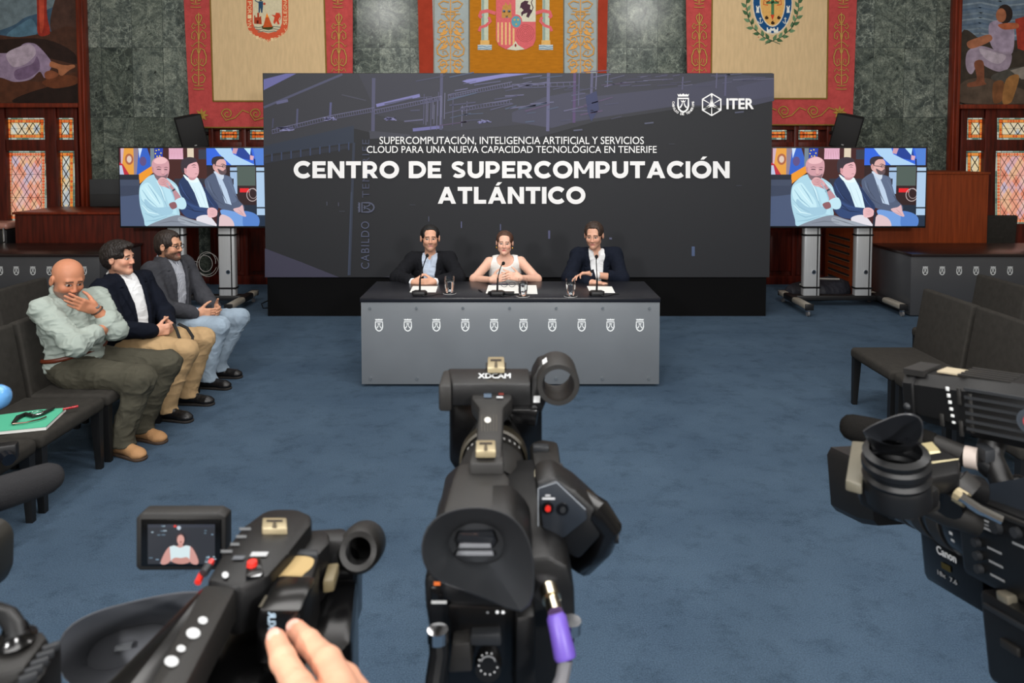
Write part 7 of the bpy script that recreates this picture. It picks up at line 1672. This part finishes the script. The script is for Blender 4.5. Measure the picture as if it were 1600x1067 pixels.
b = B(); b.loft([rg(in3, .789), rg(mx(in3, [(1396, 692)] * 40, .1), .793)], caps=(0, 1)); b.build('eyepiece_glass', mat('eyepiece_dark', '#060607', .1), vfp)
for px_, y_, nm in ((1420, 836, 'bracket'), (1510, 770, 'bracket'), (1560, 800, 'bracket')):
    pass
b = B(); b.tube([at(1478, 790, .82), at(1500, 760, .84), at(1530, 768, .84)], .018, 12); b.build('viewfinder_arm', mcam, ec)
b = B(); b.cyl(at(1490, 755, .84), at(1512, 775, .83), .022, n=24); b.build('arm_joint', mcam2, ec)
b = B(); b.tube([at(1500, 775, .80), at(1530, 795, .79), at(1565, 812, .78)], .006, 10); b.build('focus_rod', mchr, ec); b = B(); b.tube([at(1494, 772, .81), at(1510, 782, .80)], .009, 10); b.build('rod_clamp', mshoe, ec)
b = B(); b.tube([at(1440, 788, .86), at(1480, 800, .85), at(1530, 822, .84)], [.012, .017, .012], 12); b.build('lens_cable_cover', mcam2, ec)
# its gun microphone
mi = thing('gun_microphone', 'black foam gun microphone on the right shoulder camera, behind its eyecup', 'microphone', at(1400, 690, .95))
p0, p1, p2 = at(1332, 668, 1.0), at(1462, 694, .93), at(1508, 713, .90); d_ = (p0 - p1).normalized()
L_ = (p1 - p0).length
b = B(); b.lathe([(0, .016), (.010, .0145), (.016, .009), (.0185, 0), (.019, -.02), (.018, -L_ * .8), (.014, -L_), (0, -L_)], p0, d_, 28); b.build('windscreen', mat('black_foam', '#1a1918', .97, bump=.5, bscale=700, spec=.05), mi)
B().cyl(p1, p2, .013, .0135, 24).build('barrel', mcam2, mi); B().cyl(p2, p2 - d_ * .014, .0138, n=24).build('collar', mat('pinkish_grey', '#a89c94', .5), mi)
B().tube([p2 - d_ * .012, at(1545, 735, .89), at(1570, 752, .885), at(1590, 750, .88), at(1640, 770, .86)], [.010, .010, .008, .007, .007], 12).build('cord', mrub2, mi)
# lamp head on top
lt = thing('camera_light', 'ribbed black camera light at the right edge, above the shoulder camera', 'lamp', at(1510, 620, .92))
a0, a1 = at(1424, 612, .99), at(1640, 650, .86); dl = (a1 - a0).normalized(); sd = dl.cross(Vector((0, 0, 1))).normalized(); ul = sd.cross(dl)
def lp(t, x, z): return a0.lerp(a1, t) + sd * x + ul * z
oc = [(-.6, -1), (.6, -1), (1, -.6), (1, .6), (.6, 1), (-.6, 1), (-1, .6), (-1, -.6)]
def sec(t, rx, rz, dz=0): return [lp(t, x * rx, z * rz + dz) for x, z in oc]
b = B(); b.loft([sec(0, .024, .026), sec(.02, .030, .032), sec(.10, .033, .034), sec(.11, .030, .031), sec(.16, .032, .033), sec(.48, .034, .036), sec(.52, .036, .038), sec(.9, .036, .04), sec(1, .03, .034)], caps=(1, 1)); lh = b.build('lamp_head', mcam, lt)
b = B(); b.loft([sec(-.004, .022, .023), sec(.004, .022, .023)], caps=(1, 1)); b.build('front_glass', mat('lamp_glass', '#3a3c3e', .1), lh)
for k in range(9): t = .02 + k * .018; b = B(); b.box((0, 0, 0), (.052 - .0 * k, .003, .008), M=Matrix.Translation(lp(t + .01, 0, .034)) @ dl.to_track_quat('Y', 'Z').to_matrix().to_4x4()); b.build('rib', mcam2, lh)
Q = dl.to_track_quat('Y', 'Z').to_matrix().to_4x4()
for k in range(6): b = B(); b.box((0, 0, 0), (.004, .07, .0035), M=Matrix.Translation(lp(.73, -.0365 if sd.y > 0 else .0365, .026 - k * .010)) @ Q); b.build('cooling_fin', mrub, lh)
sgn = -1 if sd.y > 0 else 1
for k in range(5): b = B(); b.box((0, 0, 0), (.05, .05, .002), M=Matrix.Translation(lp(.62 + .0 * k, -.024 + k * .011, .0395)) @ Q @ Matrix.Diagonal((.1, 1.2, 1, 1))); b.build('cooling_fin', mcam2, lh)
for k in range(6): b = B(); b.box((0, 0, 0), (.0015, .0042, .0052 - k * .0004), bev=.0006, M=Matrix.Translation(lp(.385 + k * .006, sgn * .0345, .022 - k * .0085)) @ Q); b.build('level_mark', mwm, lh)
for t, z, l in ((.47, .015, .022), (.55, -.004, .05), (.47, -.026, .02), (.33, -.02, .016)): b = B(); b.box((0, 0, 0), (.003, .005, l), bev=.001, M=Matrix.Translation(lp(t, sgn * .0352, z)) @ Q); b.build('raised_bar', mcam2, lh)
b = B(); b.box((0, 0, 0), (.03, .045, .002), M=Matrix.Translation(lp(.40, 0, .0375)) @ Q); b.build('lit_top_plate', mat('lit_top_plate', '#a89c84', .5), lh)  # pale colour stands for light on top of the lamp head
p = lp(.965, sgn * .036, 0); B().cyl(p, p + sd * sgn * .004, .016, n=28).build('round_badge', mat('badge_slate', '#3a4048', .4), lh); B().cyl(p + sd * sgn * .003, p + sd * sgn * .005, .009, n=24).build('badge_centre', mat('badge_red', '#a83a40', .4), lh)
p = lp(.05, sgn * .031, -.012); B().ball(p, .005, n=12).build('adjust_knob', mrub, lh)
b = B(); b.tube([lp(.62, 0, -.036), at(1545, 712, .90), at(1562, 745, .88), at(1580, 790, .86)], [.016, .016, .014, .014], 12); b.build('stem', mcam, lt)
b = B(); b.extz([(1524, 692), (1540, 690), (1556, 702), (1540, 705)], 1.585, .016, .002); b.build('stem_clamp', mrub, lt)
b = B(); b.box(E_(.03, -.17, -.19), (.09, .16, .04), bev=.006); b.build('base_plate', mcam2, ec)
p = E_(.03, -.17, -.19); tripod(p.x, p.y, p.z - .022, 'black tripod under the large shoulder camera', 1.2)
